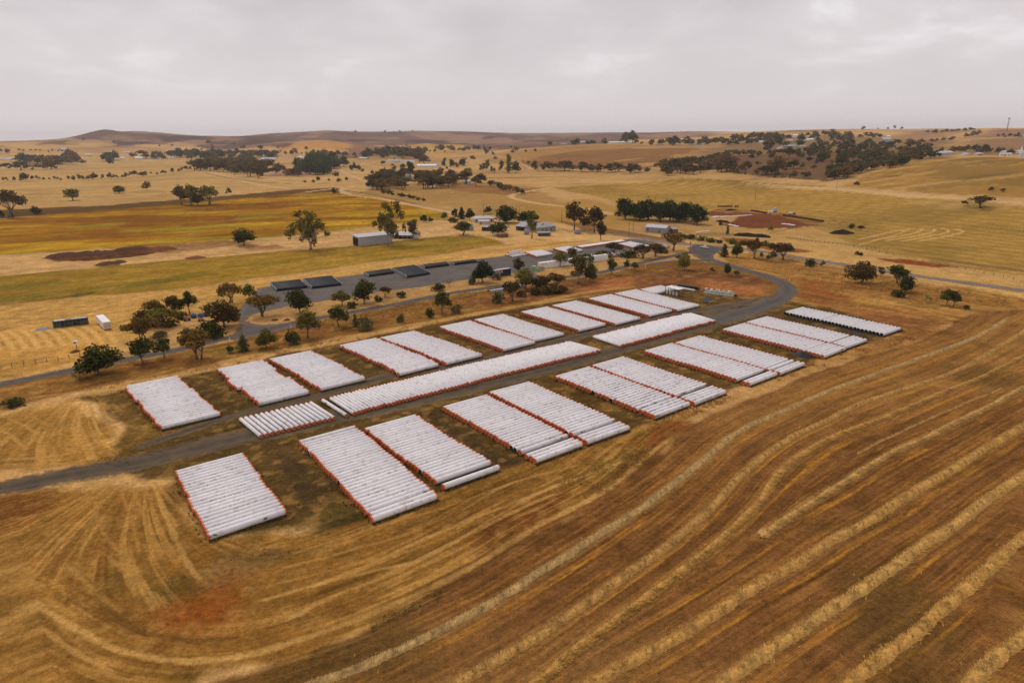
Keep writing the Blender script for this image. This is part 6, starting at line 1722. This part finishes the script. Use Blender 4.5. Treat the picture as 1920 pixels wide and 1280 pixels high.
# sign post by the junction
p = at(1294, 462); e = tag(empty('road_sign', tuple(p), .4), "dark sign post on the verge left of the junction", 'sign')
MB().tube([(0, 0, 0), (0, 0, 2.8)], .09, 8).build('post', M['post'], e); MB().box((0, -.12, 2.3), (.75, .06, 1.3)).build('panel', M['wood'], e)
p = at(1304, 466); tag(MB().tube([(0, 0, 0), (0, 0, 1.7)], .12, 6).build('marker_post', M['post'], None, tuple(p)), "short brown post on the verge left of the junction", 'post')
for i, (x, y, lb) in enumerate([(412,628,"leaning white post beside the depot bend"),(546,615,"white guide post right of the depot bend"),(431,640,"white guide post on the verge at the depot bend"),(957,549,"white guide post near the grey girders"),(1210,502,"white guide post on the access road curve"),(1480,527,"white guide post on the curved entry road")]):
    p = at(x, y); e = tag(empty('guide_post', tuple(p), 0), lb, 'post', "white guide posts by the roads")
    if i == 0: e.rotation_euler = (0, -.35, 0)
    MB().box((0, 0, .75), (.22, .12, 1.5)).build('stake', M['white'], e); MB().box((0, -.065, 1.3), (.1, .02, .16)).build('reflector', M['orange'], e)
# containers
def container(label, p0, L, rz, mt_, H=2.7, W_=2.45, logo=None, group=None, panels=0):
    e = tag(empty('shipping_container', tuple(p0), rz), label, 'container', group)
    ribbed(L, W_, H, int(L / .6)).build('shell', mt_, e)
    MB().box((L / 2, W_ / 2, H + .02), (L - .02, W_ - .02, .06)).build('top', M['ironpale'] if mt_ is not M['white'] else M['white'], e)
    b = MB()
    for k in (0, 1): b.box((-.05, W_ * (.27 + .46 * k), H / 2), (.06, W_ * .43, H * .92))
    b.build('door', mt_, e)
    if logo:
        MB().box((logo[0], -.075, logo[1]), (logo[2], .02, logo[2])).build('sign', M['orange'], e)
        MB().box((logo[0], -.09, logo[1]), (logo[2] * .5, .015, logo[2] * .35)).build('emblem', M['white'], e)
    if panels:
        b = MB()
        for k in range(panels + 1): b.box((k * L / panels, -.07, H / 2), (.12, .05, H))
        b.build('frame', M['iron'], e)
    return e
a = at(918,521.5); c = at(958,515.5); v = c - a; rz = math.atan2(v[1], v[0]); Lc = float(np.hypot(v[0], v[1]))
container("grey panelled container joined to the navy one", a, Lc * .5, rz, M['greycont'], 3.3, panels=4)
container("navy blue container with an orange sign", a + v * .51, Lc * .49, rz, M['navy'], 3.3, logo=(.8, 2.3, 1.0))
a = at(1013,504); c = at(1140,487); v = c - a; rz = math.atan2(v[1], v[0]); Lc = float(np.hypot(v[0], v[1]))
for i in range(3):
    container(["white container with two red marks at the left of its row", "middle white container behind two trees", "white container at the right end of its row"][i], a + v * (i * .3345), Lc * .33, rz, M['white'], 3.0, group="white containers on the depot edge")
for x in (1.3, 3.4):
    e_ = [o for o in S.objects if o.get('label') == "white container with two red marks at the left of its row"][0]
    MB().box((x, -.075, 2.2), (1.2, .02, .7)).build('sign', M['orange'], e_); MB().box((x, -.09, 2.2), (.7, .015, .25)).build('emblem', M['white'], e_)
for i, (x, y, lb) in enumerate([(1001,505.5,"pale green crate at the left of three"),(1007,509,"pale green crate nearest the camera of three"),(1015,506.5,"pale green crate by the white container")]):
    p = at(x, y); e = tag(empty('crate', tuple(p), rz), lb, 'crate', "green crates by the white containers")
    b = MB()
    for k in range(5): b.box((0, 0, .2 + k * .36), (2.3, 1.9, .26))
    for sx in (-1, 1):
        for sy in (-1, 1): b.box((sx * 1.18, sy * .98, .9), (.12, .12, 1.8))
    b.build('slats', M['cratgreen'], e); MB().box((0, 0, 1.86), (2.3, 1.9, .12)).build('lid', M['redtank'] if i else M['cratgreen'], e)
# white bends and fittings in a row behind the trees
fm = MB()
fm.tube([(-2.0, 0, .75), (.2, 0, .75), (1.0, .15, 1.0), (1.5, .3, 1.5)], .68, 14)
fm = fm.mesh('pipe_bend', M['pipe'])
fr_ = MB(); fr_.tube([(-2.25, 0, .75), (-1.95, 0, .75)], .72, 14); fr_ = fr_.mesh('collar', M['cap'])
for i in range(17):
    t_ = i / 16; x, y = 1093 + t_ * 155, 488.5 - t_ * 23 + (.7 if i % 3 == 0 else 0)
    p = at(x, y); e = put('pipe_bend', fm, None, tuple(p), AX - math.pi / 2 + random.uniform(-.25, .25) + math.pi, (1.0, 1.15, random.uniform(.9, 1.35)))
    e.rotation_euler[2] = AX + math.pi / 2 + random.uniform(-.3, .3)
    tag(e, f"{ordinal(i + 1)} white pipe bend from left in the row behind the depot trees", 'pipe bend', "white pipe bends in a row")
    put('collar', fr_, e)
# steel girders under the roadside clump
for i, (a_, b_, lb) in enumerate([((920,549),(951,544),"bundle of grey girders left of the brown tree"),((966,541),(986,537.5),"short grey girder behind the brown tree"),((914,546),(944,541),"rusty girder lying behind the grey girder bundle")]):
    o, rz, L = base(a_, b_); e = tag(empty('girder_bundle', tuple(o), rz), lb, 'girders')
    for k in range(3 if i == 0 else 1):
        b = MB(); b.box((L / 2, k * .7, .55), (L, .06, .9)); b.box((L / 2, k * .7, .1), (L, .5, .06)); b.box((L / 2, k * .7, 1.0), (L, .5, .06)); b.build('girder', M['ironpale'] if i != 2 else M['rust'], e)
# pale green skid with valves, and frame bundle, at the head of the yard
o, rz, L = base((1319,549), (1375,556.5)); e = tag(empty('valve_skid', tuple(o), rz), "long pale green steel skid carrying valves at the yard head", 'skid')
b = MB()
for y in (0, 2.2): b.box((L / 2, y, .35), (L, .25, .55))
for k in range(8): b.box((k * L / 7.2 + .2, 1.1, .35), (.2, 2.0, .4))
b.build('frame', M['palegreen'], e)
b = MB(); b.tube([(.5, 1.1, .95), (L - .5, 1.1, .95)], .32, 10); b.build('header_pipe', M['palegreen'], e)
for k in range(7):
    x = .8 + k * (L - 2) / 6.2 + (k % 3) * .5
    b = MB(); b.tube([(x, 1.1, .9), (x, 1.1, 1.9)], .22, 8); b.tube([(x, 1.1, 1.9), (x, 1.1, 2.05)], .55, 10); b.tube([(x - .5, 1.1, 1.3), (x + .5, 1.1, 1.3)], .45, 10); b.build('valve', M['white'] if k % 2 else M['palegreen'], e)
MB().box((L + .4, 1.1, .4), (1.0, 1.2, .7)).build('pump', M['dark'], e)
o, rz, L = base((1247,551), (1271,557)); e = tag(empty('frame_stack', tuple(o), rz), "white and green steel frames stacked behind the last rear block", 'frames')
b = MB()
for k in range(5):
    x = k * L / 4
    b.box((x, 0, 1.5), (.18, .18, 3.0)); b.box((x, 3.0, 1.5), (.18, .18, 3.0)); b.box((x, 1.5, 3.06), (.16, 3.2, .14))
b.build('frame', M['darkgreen'], e)
b = MB(); b.box((L / 2, 1.5, 3.2), (L + .4, 3.3, .12)); b.build('top_sheet', M['white'], e)
b = MB()
for k in range(4): b.box(((k + .5) * L / 4, .1, 1.2), (L / 7, .1, 1.6))
b.build('panel', M['palegreen'], e)
for i, (q, lb) in enumerate([([(1318,568),(1323,554.5),(1332,555.5),(1327,568.5)], "dark mat lying at the yard head"), ([(1604,638),(1597,619),(1608,620),(1614,637)], "dark mat lying before the open-ended pipes")]):
    P = [at(*k) for k in q]; b = MB(); b.add([(x, y, .09) for x, y, z in P] + [(x, y, .2) for x, y, z in P], [(0, 3, 2, 1), (4, 5, 6, 7), (0, 1, 5, 4), (1, 2, 6, 5), (2, 3, 7, 6), (3, 0, 4, 7)])
    tag(b.build('ground_mat', M['black']), lb, 'mat')
# heaps
def mound(name, label, p0, p1, W_, h, mt_, cat='heap', seed=0):
    a, b_ = at(*p0), at(*p1); v = b_ - a; L = float(np.hypot(v[0], v[1])); rz = math.atan2(v[1], v[0])
    nx, ny = max(14, int(L / .8)), 14
    X, Y = np.meshgrid(np.linspace(0, 1, nx), np.linspace(-1, 1, ny))
    e_ = np.minimum(1, np.minimum(X, 1 - X) * L / (W_ * .7)); prof = np.clip(1 - Y ** 2, 0, 1) * np.sqrt(np.clip(e_, 0, 1))
    nz = fbm(X * L + seed * 9, Y * W_, 2.2, 4, seed); Z = h * prof * (.45 + 1.0 * nz) - .04
    V = np.stack([X * L, Y * W_ / 2 * (.35 + .65 * np.sqrt(np.clip(e_, .02, 1))), Z], -1).reshape(-1, 3)
    i = np.arange(ny - 1)[:, None] * nx + np.arange(nx - 1)[None]
    q = np.stack([i, i + 1, i + nx + 1, i + nx], -1).reshape(-1, 4)
    me_ = np_mesh(name, V, q, [mt_], smooth=False)
    return tag(put(name, me_, None, tuple(a), rz), label, cat)
M['soil'] = mat('dark_soil', lin(92, 64, 48), .95, noise=.4, nscale=.8, spec=.05); M['manure'] = mat('dark_compost', lin(44, 34, 30), .95, noise=.45, nscale=.8, spec=.05); M['redsoil'] = mat('red_soil', lin(122, 74, 50), .95, noise=.3, nscale=.6, spec=.05)
mound('soil_heap', "long dark heap of soil in the stockyard by the main road", (1375,441), (1446,445.5), 6, 2.0, M['manure'], seed=1)
mound('soil_heap', "dark compost heap on the pale ground beyond the stockyards", (1557,438), (1600,437), 13, 2.8, M['manure'], seed=2)
mound('soil_heap', "low dark heap behind the white sheets in the stockyard", (1342,415), (1368,417.5), 5, 1.6, M['manure'], seed=3)
mound('soil_heap', "dark oval heap in the upper red stockyard", (1360,394.5), (1382,394), 7, 1.4, M['manure'], seed=4)
mound('soil_heap', "long low brown heap on the pale strip at left", (84,483), (220,474), 9, 2.2, M['soil'], seed=5)
mound('soil_heap', "short brown heap right of the long one at left", (210,472), (280,466), 7, 2.2, M['soil'], seed=6)
mound('soil_heap', "small brown heap below the long one at left", (178,498), (238,491), 6, 1.6, M['soil'], seed=7)
mound('soil_heap', "small red-brown heap on the pale strip before the tall gum", (346,486), (387,483), 6, 1.4, M['redsoil'], seed=8)
mound('soil_heap', "pair of small brown heaps on the depot island, left one", (508,601), (522,600), 2.4, .9, M['soil'], seed=9)
mound('soil_heap', "pair of small brown heaps on the depot island, right one", (531,601), (545,599.5), 2.4, .8, M['soil'], seed=10)
mound('hose_coil', "tangled black hose heap at the end of a front-row gap", (1487,663), (1523,671), 4.2, 1.3, M['black'], 'hose heap', seed=11)
for i, (x0, y0, x1, y1, h, lb) in enumerate([(1409,396,1437,400.5,1.5,"dark hay stack row left of the white silo"), (1469,404.5,1543,416.5,1.5,"long dark hay wall along the red stockyard")]):
    o, rz, L = base((x0, y0), (x1, y1)); e = tag(empty('hay_wall', tuple(o), rz), lb, 'hay bales')
    n = int(L / 2.2)
    for k in range(n): MB().box(((k + .5) * L / n, 0, h / 2 - .02), (L / n * .93, 2.0, h * random.uniform(.85, 1.08)), 0, random.uniform(-.05, .05)).build('bale', M['soil'], e)
for i in range(9):
    x = 1347 + i * 4.1 + (3 if i > 6 else 0); p = at(x, 388.2)
    b = MB(); b.tube([(-.75, 0, .72), (.75, 0, .72)], .75, 12); o = b.build('hay_bale', M['soil'], None, tuple(p)); o.rotation_euler = (0, 0, random.uniform(-.3, .3))
    tag(o, f"{ordinal(i + 1)} dark round bale from left in the row above the red stockyard", 'hay bale', "round bales in a row")
tank('grain_silo', "white grain silo on legs at the stockyard's far corner", (1452.5,400), 2.1, 2.5, M['ironpale'], 'silo', 1.5, 1.1)
o, rz, L = base((1441,400.5), (1449,400.5)); e = tag(empty('auger_bin', tuple(o), rz), "small white bin beside the white silo", 'bin')
MB().box((L / 2, 1, 1.5), (L, 2.0, 1.6), 0, 0, 1.15).build('body', M['white'], e); MB().box((L / 2, 1, .35), (L * .7, 1.6, .7)).build('base_frame', M['iron'], e)
o, rz, L = base((1478,402.5), (1490,403.5)); e = tag(empty('spray_cart', tuple(o), rz), "white and red farm cart behind the long hay wall", 'cart')
MB().tube([(.4, 1, 1.4), (L * .6, 1, 1.4)], .75, 12).build('tank', M['white'], e); MB().box((L * .8, 1, 1.2), (1.6, 1.6, 1.3)).build('cab', M['rust'], e)
for k in (.2, .75): MB().tube([(L * k, .1, .5), (L * k, .4, .5)], .5, 12).build('wheel', M['tyre'], e)
for i, (x0, y0, x1, y1, w_, lb) in enumerate([(1337,408,1347,406.5,2.5,"white sheet pile at the left of the stockyard line"),(1350,407.5,1368,406,1.6,"pale sheets second in the stockyard line"),(1370,406.5,1395,404.5,1.4,"long pale sheets third in the stockyard line"),(1392,405,1410,403.2,1.2,"pale sheets at the right of the stockyard line"),(1366,421.5,1384,425.5,1.6,"white troughs below the compost heap"),(1466,420,1490,423,2.2,"pale concrete trough in the red stockyard"),(1305,436.5,1330,434,1.2,"white rail sheets beside the stockyard gate")]):
    o, rz, L = base((x0, y0), (x1, y1)); b = MB()
    for k in range(3): b.box(((k + .5) * L / 3, 0, .3 + .1 * (k % 2)), (L / 3 * .9, w_, .5), 0, random.uniform(-.06, .06))
    o2 = b.build('feed_trough', M['white'], None, tuple(o)); o2.rotation_euler = (0, 0, rz); tag(o2, lb, 'trough', "white troughs and sheets in the stockyard")
# left paddock: box trailer, crate frames, scrap
o, rz, L = base((195.4,620), (210,619)); bk = at(182, 606); dp = float(np.hypot(*(bk - o)[:2])); v = bk - o
e = tag(empty('box_trailer', tuple(o), math.atan2(v[1], v[0])), "cream box trailer standing alone in the left paddock", 'trailer')
MB().box((dp / 2, -L / 2, 1.75), (dp, min(L, 2.9), 2.5)).build('body', M['white'], e); MB().box((dp / 2, -L / 2, 3.04), (dp - .1, min(L, 2.9) - .1, .08)).build('roof', M['white'], e)
MB().box((-.02, -L / 2, 1.75), (.06, min(L, 2.9) * .9, 2.2)).build('door', M['cream'], e)
for x in (.25, .7):
    for y in (-L / 2 - 1.2, -L / 2 + 1.2): MB().tube([(dp * x, y - .12, .42), (dp * x, y + .12, .42)], .42, 12).build('wheel', M['tyre'], e)
o, rz, L = base((100,615.5), (166.5,607.5)); e = tag(empty('crate_row', tuple(o), rz), "long row of dark green steel crates in the left paddock", 'crates')
n = 9
for k in range(n):
    b = MB(); w_ = L / n; x = (k + .5) * w_
    for sx in (-1, 1):
        for y in (0, 2.2): b.box((x + sx * w_ * .45, y, 1.2), (.12, .12, 2.4))
    b.box((x, 1.1, 2.42), (w_ * .98, 2.3, .12)); b.box((x, 1.1, .15), (w_ * .94, 2.1, .1)); b.box((x, 2.15, 1.2), (w_ * .9, .05, 2.2)); b.box((x, 0, 1.2), (w_ * .9, .06, .1))
    if k in (1, 4, 7, 8): b.box((x, 1.1, .9), (w_ * .7, 1.4, 1.4))
    b.build('crate', M['darkgreen'], e)
MB().box((L * .75, 1.1, 2.55), (L * .45, 2.3, .06)).build('roof_sheet', M['iron'], e); MB().box((L * .2, 1.1, 2.55), (L * .3, 2.3, .06)).build('roof_sheet', M['ironpale'], e)
mound('scrap_heap', "low grey scrap heap left of the dark crates", (62,621), (97,615), 2.6, .9, M['iron'], seed=12)
mound('scrap_heap', "small dark scrap heap beside the big verge tree", (131,662), (151,658), 2.6, 1.0, M['soil'], seed=13)
p = at(144, 653); e = tag(empty('meter_box', tuple(p), .3), "rusty white box on a post in the left paddock", 'meter box')
MB().box((0, 0, .75), (.2, .2, 1.5)).build('post', M['wood'], e); MB().box((0, 0, 2.0), (1.2, .8, 1.0)).build('box', M['white'], e); MB().box((-.15, -.42, 2.1), (.7, .04, .6)).build('panel', M['rust'], e)
# storage clump: blue tanks, dusty machines
for i, (x, y, lb) in enumerate([(363.5,596,"blue plastic tank at the left of the storage clump gear"), (376,595.5,"blue plastic tank in the middle of the storage clump gear"), (387,593,"dark blue tank at the right of the storage clump gear")]):
    p = at(x, y); e = tag(empty('plastic_tank', tuple(p)), lb, 'tank', "blue tanks in the storage clump")
    MB().tube([(0, 0, 0), (0, 0, 1.5), (0, 0, 1.75)], [.95, .95, .7], 16).build('shell', M['blue'], e); MB().tube([(0, 0, 1.752), (0, 0, 1.9)], .25, 10).build('lid', M['black'], e)
for i, (x, y, s_, mt_, lb) in enumerate([(351,601,1.0,'redtank',"dusty red machine beside the blue tanks"), (377,602,.8,'redtank',"low pinkish machine before the blue tanks"), (343,600,.8,'black',"dark machine left of the dusty red one")]):
    p = at(x, y); e = tag(empty('farm_machine', tuple(p), .4), lb, 'machine')
    b = MB(); b.box((0, 0, .8 * s_ + .1), (2.6 * s_, 1.5 * s_, .9 * s_), 0, 0, .8); b.box((-.5 * s_, 0, 1.5 * s_), (1.2 * s_, 1.2 * s_, .7 * s_), 0, 0, .7); b.build('body', M[mt_], e)
    for sx in (-1, 1):
        for sy in (-1, 1): MB().tube([(sx * .8 * s_, sy * .75 * s_ - .1, .4 * s_), (sx * .8 * s_, sy * .75 * s_ + .1, .4 * s_)], .4 * s_, 10).build('wheel', M['tyre'], e)
p = at(356, 609); e = tag(empty('notice_board', tuple(p)), "small white board in front of the storage clump", 'sign'); MB().box((0, 0, .5), (.1, .1, 1.0)).build('post', M['white'], e); MB().box((0, -.08, 1.1), (.9, .05, .6)).build('panel', M['white'], e)
# ute
p = at(1321, 465.5); q = at(1330, 463); e = tag(empty('parked_ute', tuple(p), math.atan2(*(at(1314,462)-at(1330,465))[:2][::-1])), "white utility truck waiting at the road junction", 'ute')
prof = [(-2.6, .45), (2.55, .45), (2.62, .75), (2.5, 1.02), (1.35, 1.12), (-.75, 1.12), (-2.6, 1.12)]
MB().prism(prof, -.92, .92).build('body', M['white'], e)
MB().prism([(-.72, 1.122), (1.3, 1.122), (.55, 1.72), (-.55, 1.74)], -.8, .8).build('cab', M['white'], e)
b = MB()
for s in (-1, 1): b.box((.2, s * .78, 1.44), (1.15, .09, .38))
b.build('side_window', M['glass'], e)
MB().add([(1.28, -.7, 1.16), (1.28, .7, 1.16), (.6, .66, 1.69), (.6, -.66, 1.69), (1.22, -.7, 1.1), (1.22, .7, 1.1), (.54, .66, 1.62), (.54, -.66, 1.62)], [(0, 1, 2, 3), (7, 6, 5, 4), (0, 4, 5, 1), (1, 5, 6, 2), (2, 6, 7, 3), (3, 7, 4, 0)]).build('windscreen', M['glass'], e)
MB().box((-1.7, 0, 1.13), (1.7, 1.5, .03)).build('tray', M['dark'], e)
for x in (-1.65, 1.7):
    for y in (-.86, .86):
        w_ = MB().tube([(x, y - .12, .38), (x, y + .12, .38)], .38, 14).build('wheel', M['tyre'], e); MB().tube([(x, y - .13, .38), (x, y + .13, .38)], .2, 10).build('rim', M['iron'], w_)
for y in (-.7, .7): MB().box((2.6, y, .8), (.06, .34, .18)).build('headlight', M['glass'], e)
p = at(1273, 483); e = tag(empty('parked_car', tuple(p), .5), "dark car mostly hidden behind the yellow-green junction tree", 'car')
MB().prism([(-2.1, .3), (2.1, .3), (2.15, .7), (1.1, .85), (.5, 1.4), (-1.2, 1.42), (-2.05, .9)], -.85, .85).build('body', M['black'], e)
for x in (-1.3, 1.3):
    for y in (-.8, .8): MB().tube([(x, y - .1, .33), (x, y + .1, .33)], .33, 12).build('wheel', M['tyre'], e)
MB().box((-.2, 0, 1.2), (1.3, 1.75, .3)).build('side_window', M['glass'], e)
# far farms and town houses
HS = [
 ((730,304),(754,304),12,3.4,6.0,'white','bluegrey','hip',"pale blue-roofed far farmhouse"), ((757,307),(770,306),10,3.5,6,'white','bluegrey','gable',"white far house right of the pale blue roof"), ((769,306.5),(778,306),10,4.5,6,'white','ironpale','gable',"bright white shed at the right of the far farm"),
 ((782,314),(818,313.5),12,4,6.5,'white','white','gable',"long white far shed above the homestead wood"), ((813,313),(823,312),9,3.5,5.5,'white','bluegrey','gable',"small pale shed at the end of the long white one"),
 ((490,301),(517,301),16,4.5,8.5,'ironpale','bluegrey','gable',"blue-grey far shed above the brown wood"), ((557,297),(568,296.5),10,3.5,6,'white','ironpale','gable',"small pale house left of the dark green wood's top"), ((672,299),(686,299),12,4,6,'cream','ironpale','gable',"pale far shed left of the belt trees"),
 ((0,299.5),(9,299),12,3,5,'white','ironpale','hip',"pale roof at the very left edge"), ((9,300),(37,300),14,3.2,6,'white','bluegrey','hip',"wide pale grey roofed building at far left"), ((118,283),(128,281),14,5,9,'ironpale','ironpale','gable',"pale sheds on the far mine heap at left"), ((160,292),(172,292),10,3,5,'ironpale','ironpale','gable',"low pale shed right of the mine heap"),
 ((222,298),(233,298),10,3,5,'white','ironpale','gable',"low white house right of the dark clump at left"), ((253,298.5),(268,298.5),10,3.4,7,'white','white','gable',"white gabled house in the far belt"), ((284,298),(298,297.5),10,3.4,5.6,'white','ironpale','hip',"second white house in the far belt"), ((315,298),(330,297.5),10,3.4,5.6,'cream','ironpale','hip',"cream house at the right of the far belt"), ((232,287),(246,286),10,3,5,'white','ironpale','gable',"pale shed roof above the far belt"),
 ((760,336),(773,335),8,4.5,6.5,'ironpale','ironpale','gable',"pale shed inside the homestead wood"), ((868,345),(884,345),9,3.8,5.5,'white','ironpale','gable',"white shed at right of the homestead wood"), ((697,351),(705,350),6,2.8,4,'bluegrey','bluegrey','gable',"small grey roof at left of the homestead wood"), ((828,338),(838,338),8,3.5,5.5,'white','ironpale','hip',"white house corner within the homestead wood"),
 ((1143,269.5),(1187,269),12,3.5,5.5,'white','white','gable',"long white building on the brown hill's crest"), ((1050,271),(1062,271),9,3,5.2,'cream','redroof','gable',"small house at left of the crest"), ((1088,267),(1096,267),9,3.2,5.5,'white','ironpale','gable',"pale house among the crest trees"), ((1131,268),(1138,268),8,3,5,'white','ironpale','gable',"pale house left of the long white building"), ((1228,273.5),(1246,273.5),9,3,4.6,'cream','redroof','gable',"low red-roofed building on the crest"), ((1300,272),(1316,272),9,3,4.6,'white','ironpale','gable',"pale low shed at the right of the crest"),
 ((1466,277),(1500,276.5),14,3.4,6.5,'cream','bluegrey','hip',"large grey-roofed house on the town hill"), ((1500,277),(1512,276),9,3,5,'cream','ironpale','gable',"small house right of the large grey-roofed one"), ((1421,269),(1430,269),9,4,7,'white','ironpale','gable',"pale house amid the left town trees"), ((1461,279.5),(1468,279),7,3,4.5,'white','ironpale','gable',"small white house below the large grey-roofed one"),
 ((1486,258),(1493,258),7,7,9,'white','white','skillion',"tall white block near the town top"), ((1478,265),(1487,264.5),8,3.2,5.5,'white','ironpale','gable',"white house in the middle town trees"), ((1514,264),(1526,263.5),9,3.5,6,'white','white','gable',"bright white house below the tall block"), ((1505,266),(1514,266),9,3,5,'cream','ironpale','gable',"pale house left of the bright white one"),
 ((1540,257),(1553,256.5),10,3,5.5,'cream','redroof','hip',"red-roofed house high in the town"), ((1570,267),(1580,266.5),9,3.2,6,'redroof','redroof','hip',"red house at the right of the town"), ((1518,255),(1530,255),8,3,5,'white','ironpale','gable',"pale house at the top of the town"), ((1656,265),(1672,264.5),12,5,9,'ironpale','ironpale','gable',"pale works building right of the town"), ((1664,262),(1670,262),6,9,12,'white','white','skillion',"white tower of the works right of the town"),
 ((1767,291),(1790,290.5),12,3.2,6,'cream','ironpale','hip',"grey-roofed house right of the town wood"), ((1808,292.5),(1817,292),8,2.5,4,'white','ironpale','gable',"small white house right of the grey-roofed one"), ((1832,292),(1845,292),9,2.8,4.6,'cream','ironpale','hip',"cream house on the right hill's brow"), ((1874,293),(1896,293),9,3,4.6,'white','ironpale','gable',"low white building left of the church"), ((1876,288),(1890,288),8,3,5,'white','ironpale','gable',"white house behind the low white building"), ((1904,287),(1916,287),8,3,5,'white','ironpale','gable',"white house behind the church spire"), ((1912,257),(1922,256.5),10,3,5,'white','ironpale','gable',"pale shed at the far right below the mast"),
]
for (p0, p1, dp, h, hr, wm, rm, kd, lb) in HS:
    o, rz, L = base(p0, p1)
    wn = [(f, 1.4, 1.0, 1.2) for f in (.2, .5, .8)] if L > 12 else [(.3, 1.3, 1.0, 1.2), (.7, 1.3, 1.0, 1.2)]
    if kd == 'skillion': building('white_block', lb, 'building', p0, p1, dp, h, hr, M[wm], M[rm], kd, windows=[(.5, 1.2, 4, 1.4)])
    else: building('far_house' if 'house' in lb else 'far_shed', lb, 'house' if 'house' in lb else 'shed', p0, p1, dp, h, hr, M[wm], M[rm], kd, windows=wn, doors=[(.42, 1.1, 2.1)])
# church with a white spire at the right edge
o, rz, L = base((1908,297), (1925,297)); s = px_per_m(o); H = 22 / s
e = tag(empty('church', tuple(o), rz), "white church with a pointed spire at the right edge", 'church')
MB().box((2.0, 2.0, H * .22), (3.6, 3.6, H * .44)).build('tower', M['white'], e); MB().tube([(2, 2, H * .442), (2, 2, H)], [2.3, .12], 8, smooth=False).build('spire', M['white'], e)
wall_mb(L - 4, 8, 4, 7).build('wall', M['white'], e).location = (4.1, 0, 0); r_ = roof_mb(L - 4, 8, 4.01, 7).build('roof', M['ironpale'], e); r_.location = (4.1, 0, 0)
# mast on the skyline
p = at(1888, 245); s = px_per_m(p); H = 21 / s
e = tag(empty('radio_mast', tuple(p)), "tall thin radio mast on the right skyline", 'mast')
b = MB()
for k in range(3): b.tube([(math.cos(k * 2.09) * 2.2, math.sin(k * 2.09) * 2.2, -2), (math.cos(k * 2.09) * 1.1, math.sin(k * 2.09) * 1.1, H)], .42, 5)
for k in range(14):
    z = k * H / 14; rr = 2.2 - 1.1 * z / H
    for j in range(3): b.tube([(math.cos(j * 2.09) * rr, math.sin(j * 2.09) * rr, z), (math.cos(j * 2.09 + 2.09) * rr, math.sin(j * 2.09 + 2.09) * rr, z + H / 14)], .2, 4)
b.build('lattice', M['iron'], e); MB().tube([(0, 0, H), (0, 0, H + 3.0)], 3.4, 12).build('antenna_head', M['iron'], e)
# the far mine heap at left
mound('mine_heap', "dark cone-shaped mine heap among the far trees at left", (112,300), (152,299), 40, 30, M['soil'], seed=21)
# stones on the pink quarry face between the woods
mound('quarry_bank', "pinkish stony bank between the two far woods", (500,331), (580,328.5), 18, 5.0, mat('pink_stone', lin(150, 112, 92), .95, noise=.3, nscale=.3), 'bank', seed=22)

# ------------------------------------------------------------------ haze: the dusty air of the plain
hz = bpy.data.materials.new('pale_air'); hz.use_nodes = True
t = hz.node_tree; t.nodes.remove(t.nodes['Principled BSDF'])
pv = N(t, 'ShaderNodeVolumePrincipled'); pv.inputs['Color'].default_value = (.92, .88, .90, 1); pv.inputs['Density'].default_value = 0.000055; pv.inputs['Anisotropy'].default_value = 0.2
t.links.new(pv.outputs[0], t.nodes['Material Output'].inputs['Volume'])
zb = float(GZ.min()) - 1.0; zt = max(CAM_H, float(GZ.max())) + 60
b = MB(); b.box((0, 0, (zb + zt) / 2), (28400, 28400, zt - zb))
tag(b.build('haze', hz), "pale dusty air thinning the far hills", 'haze', None, 'stuff')
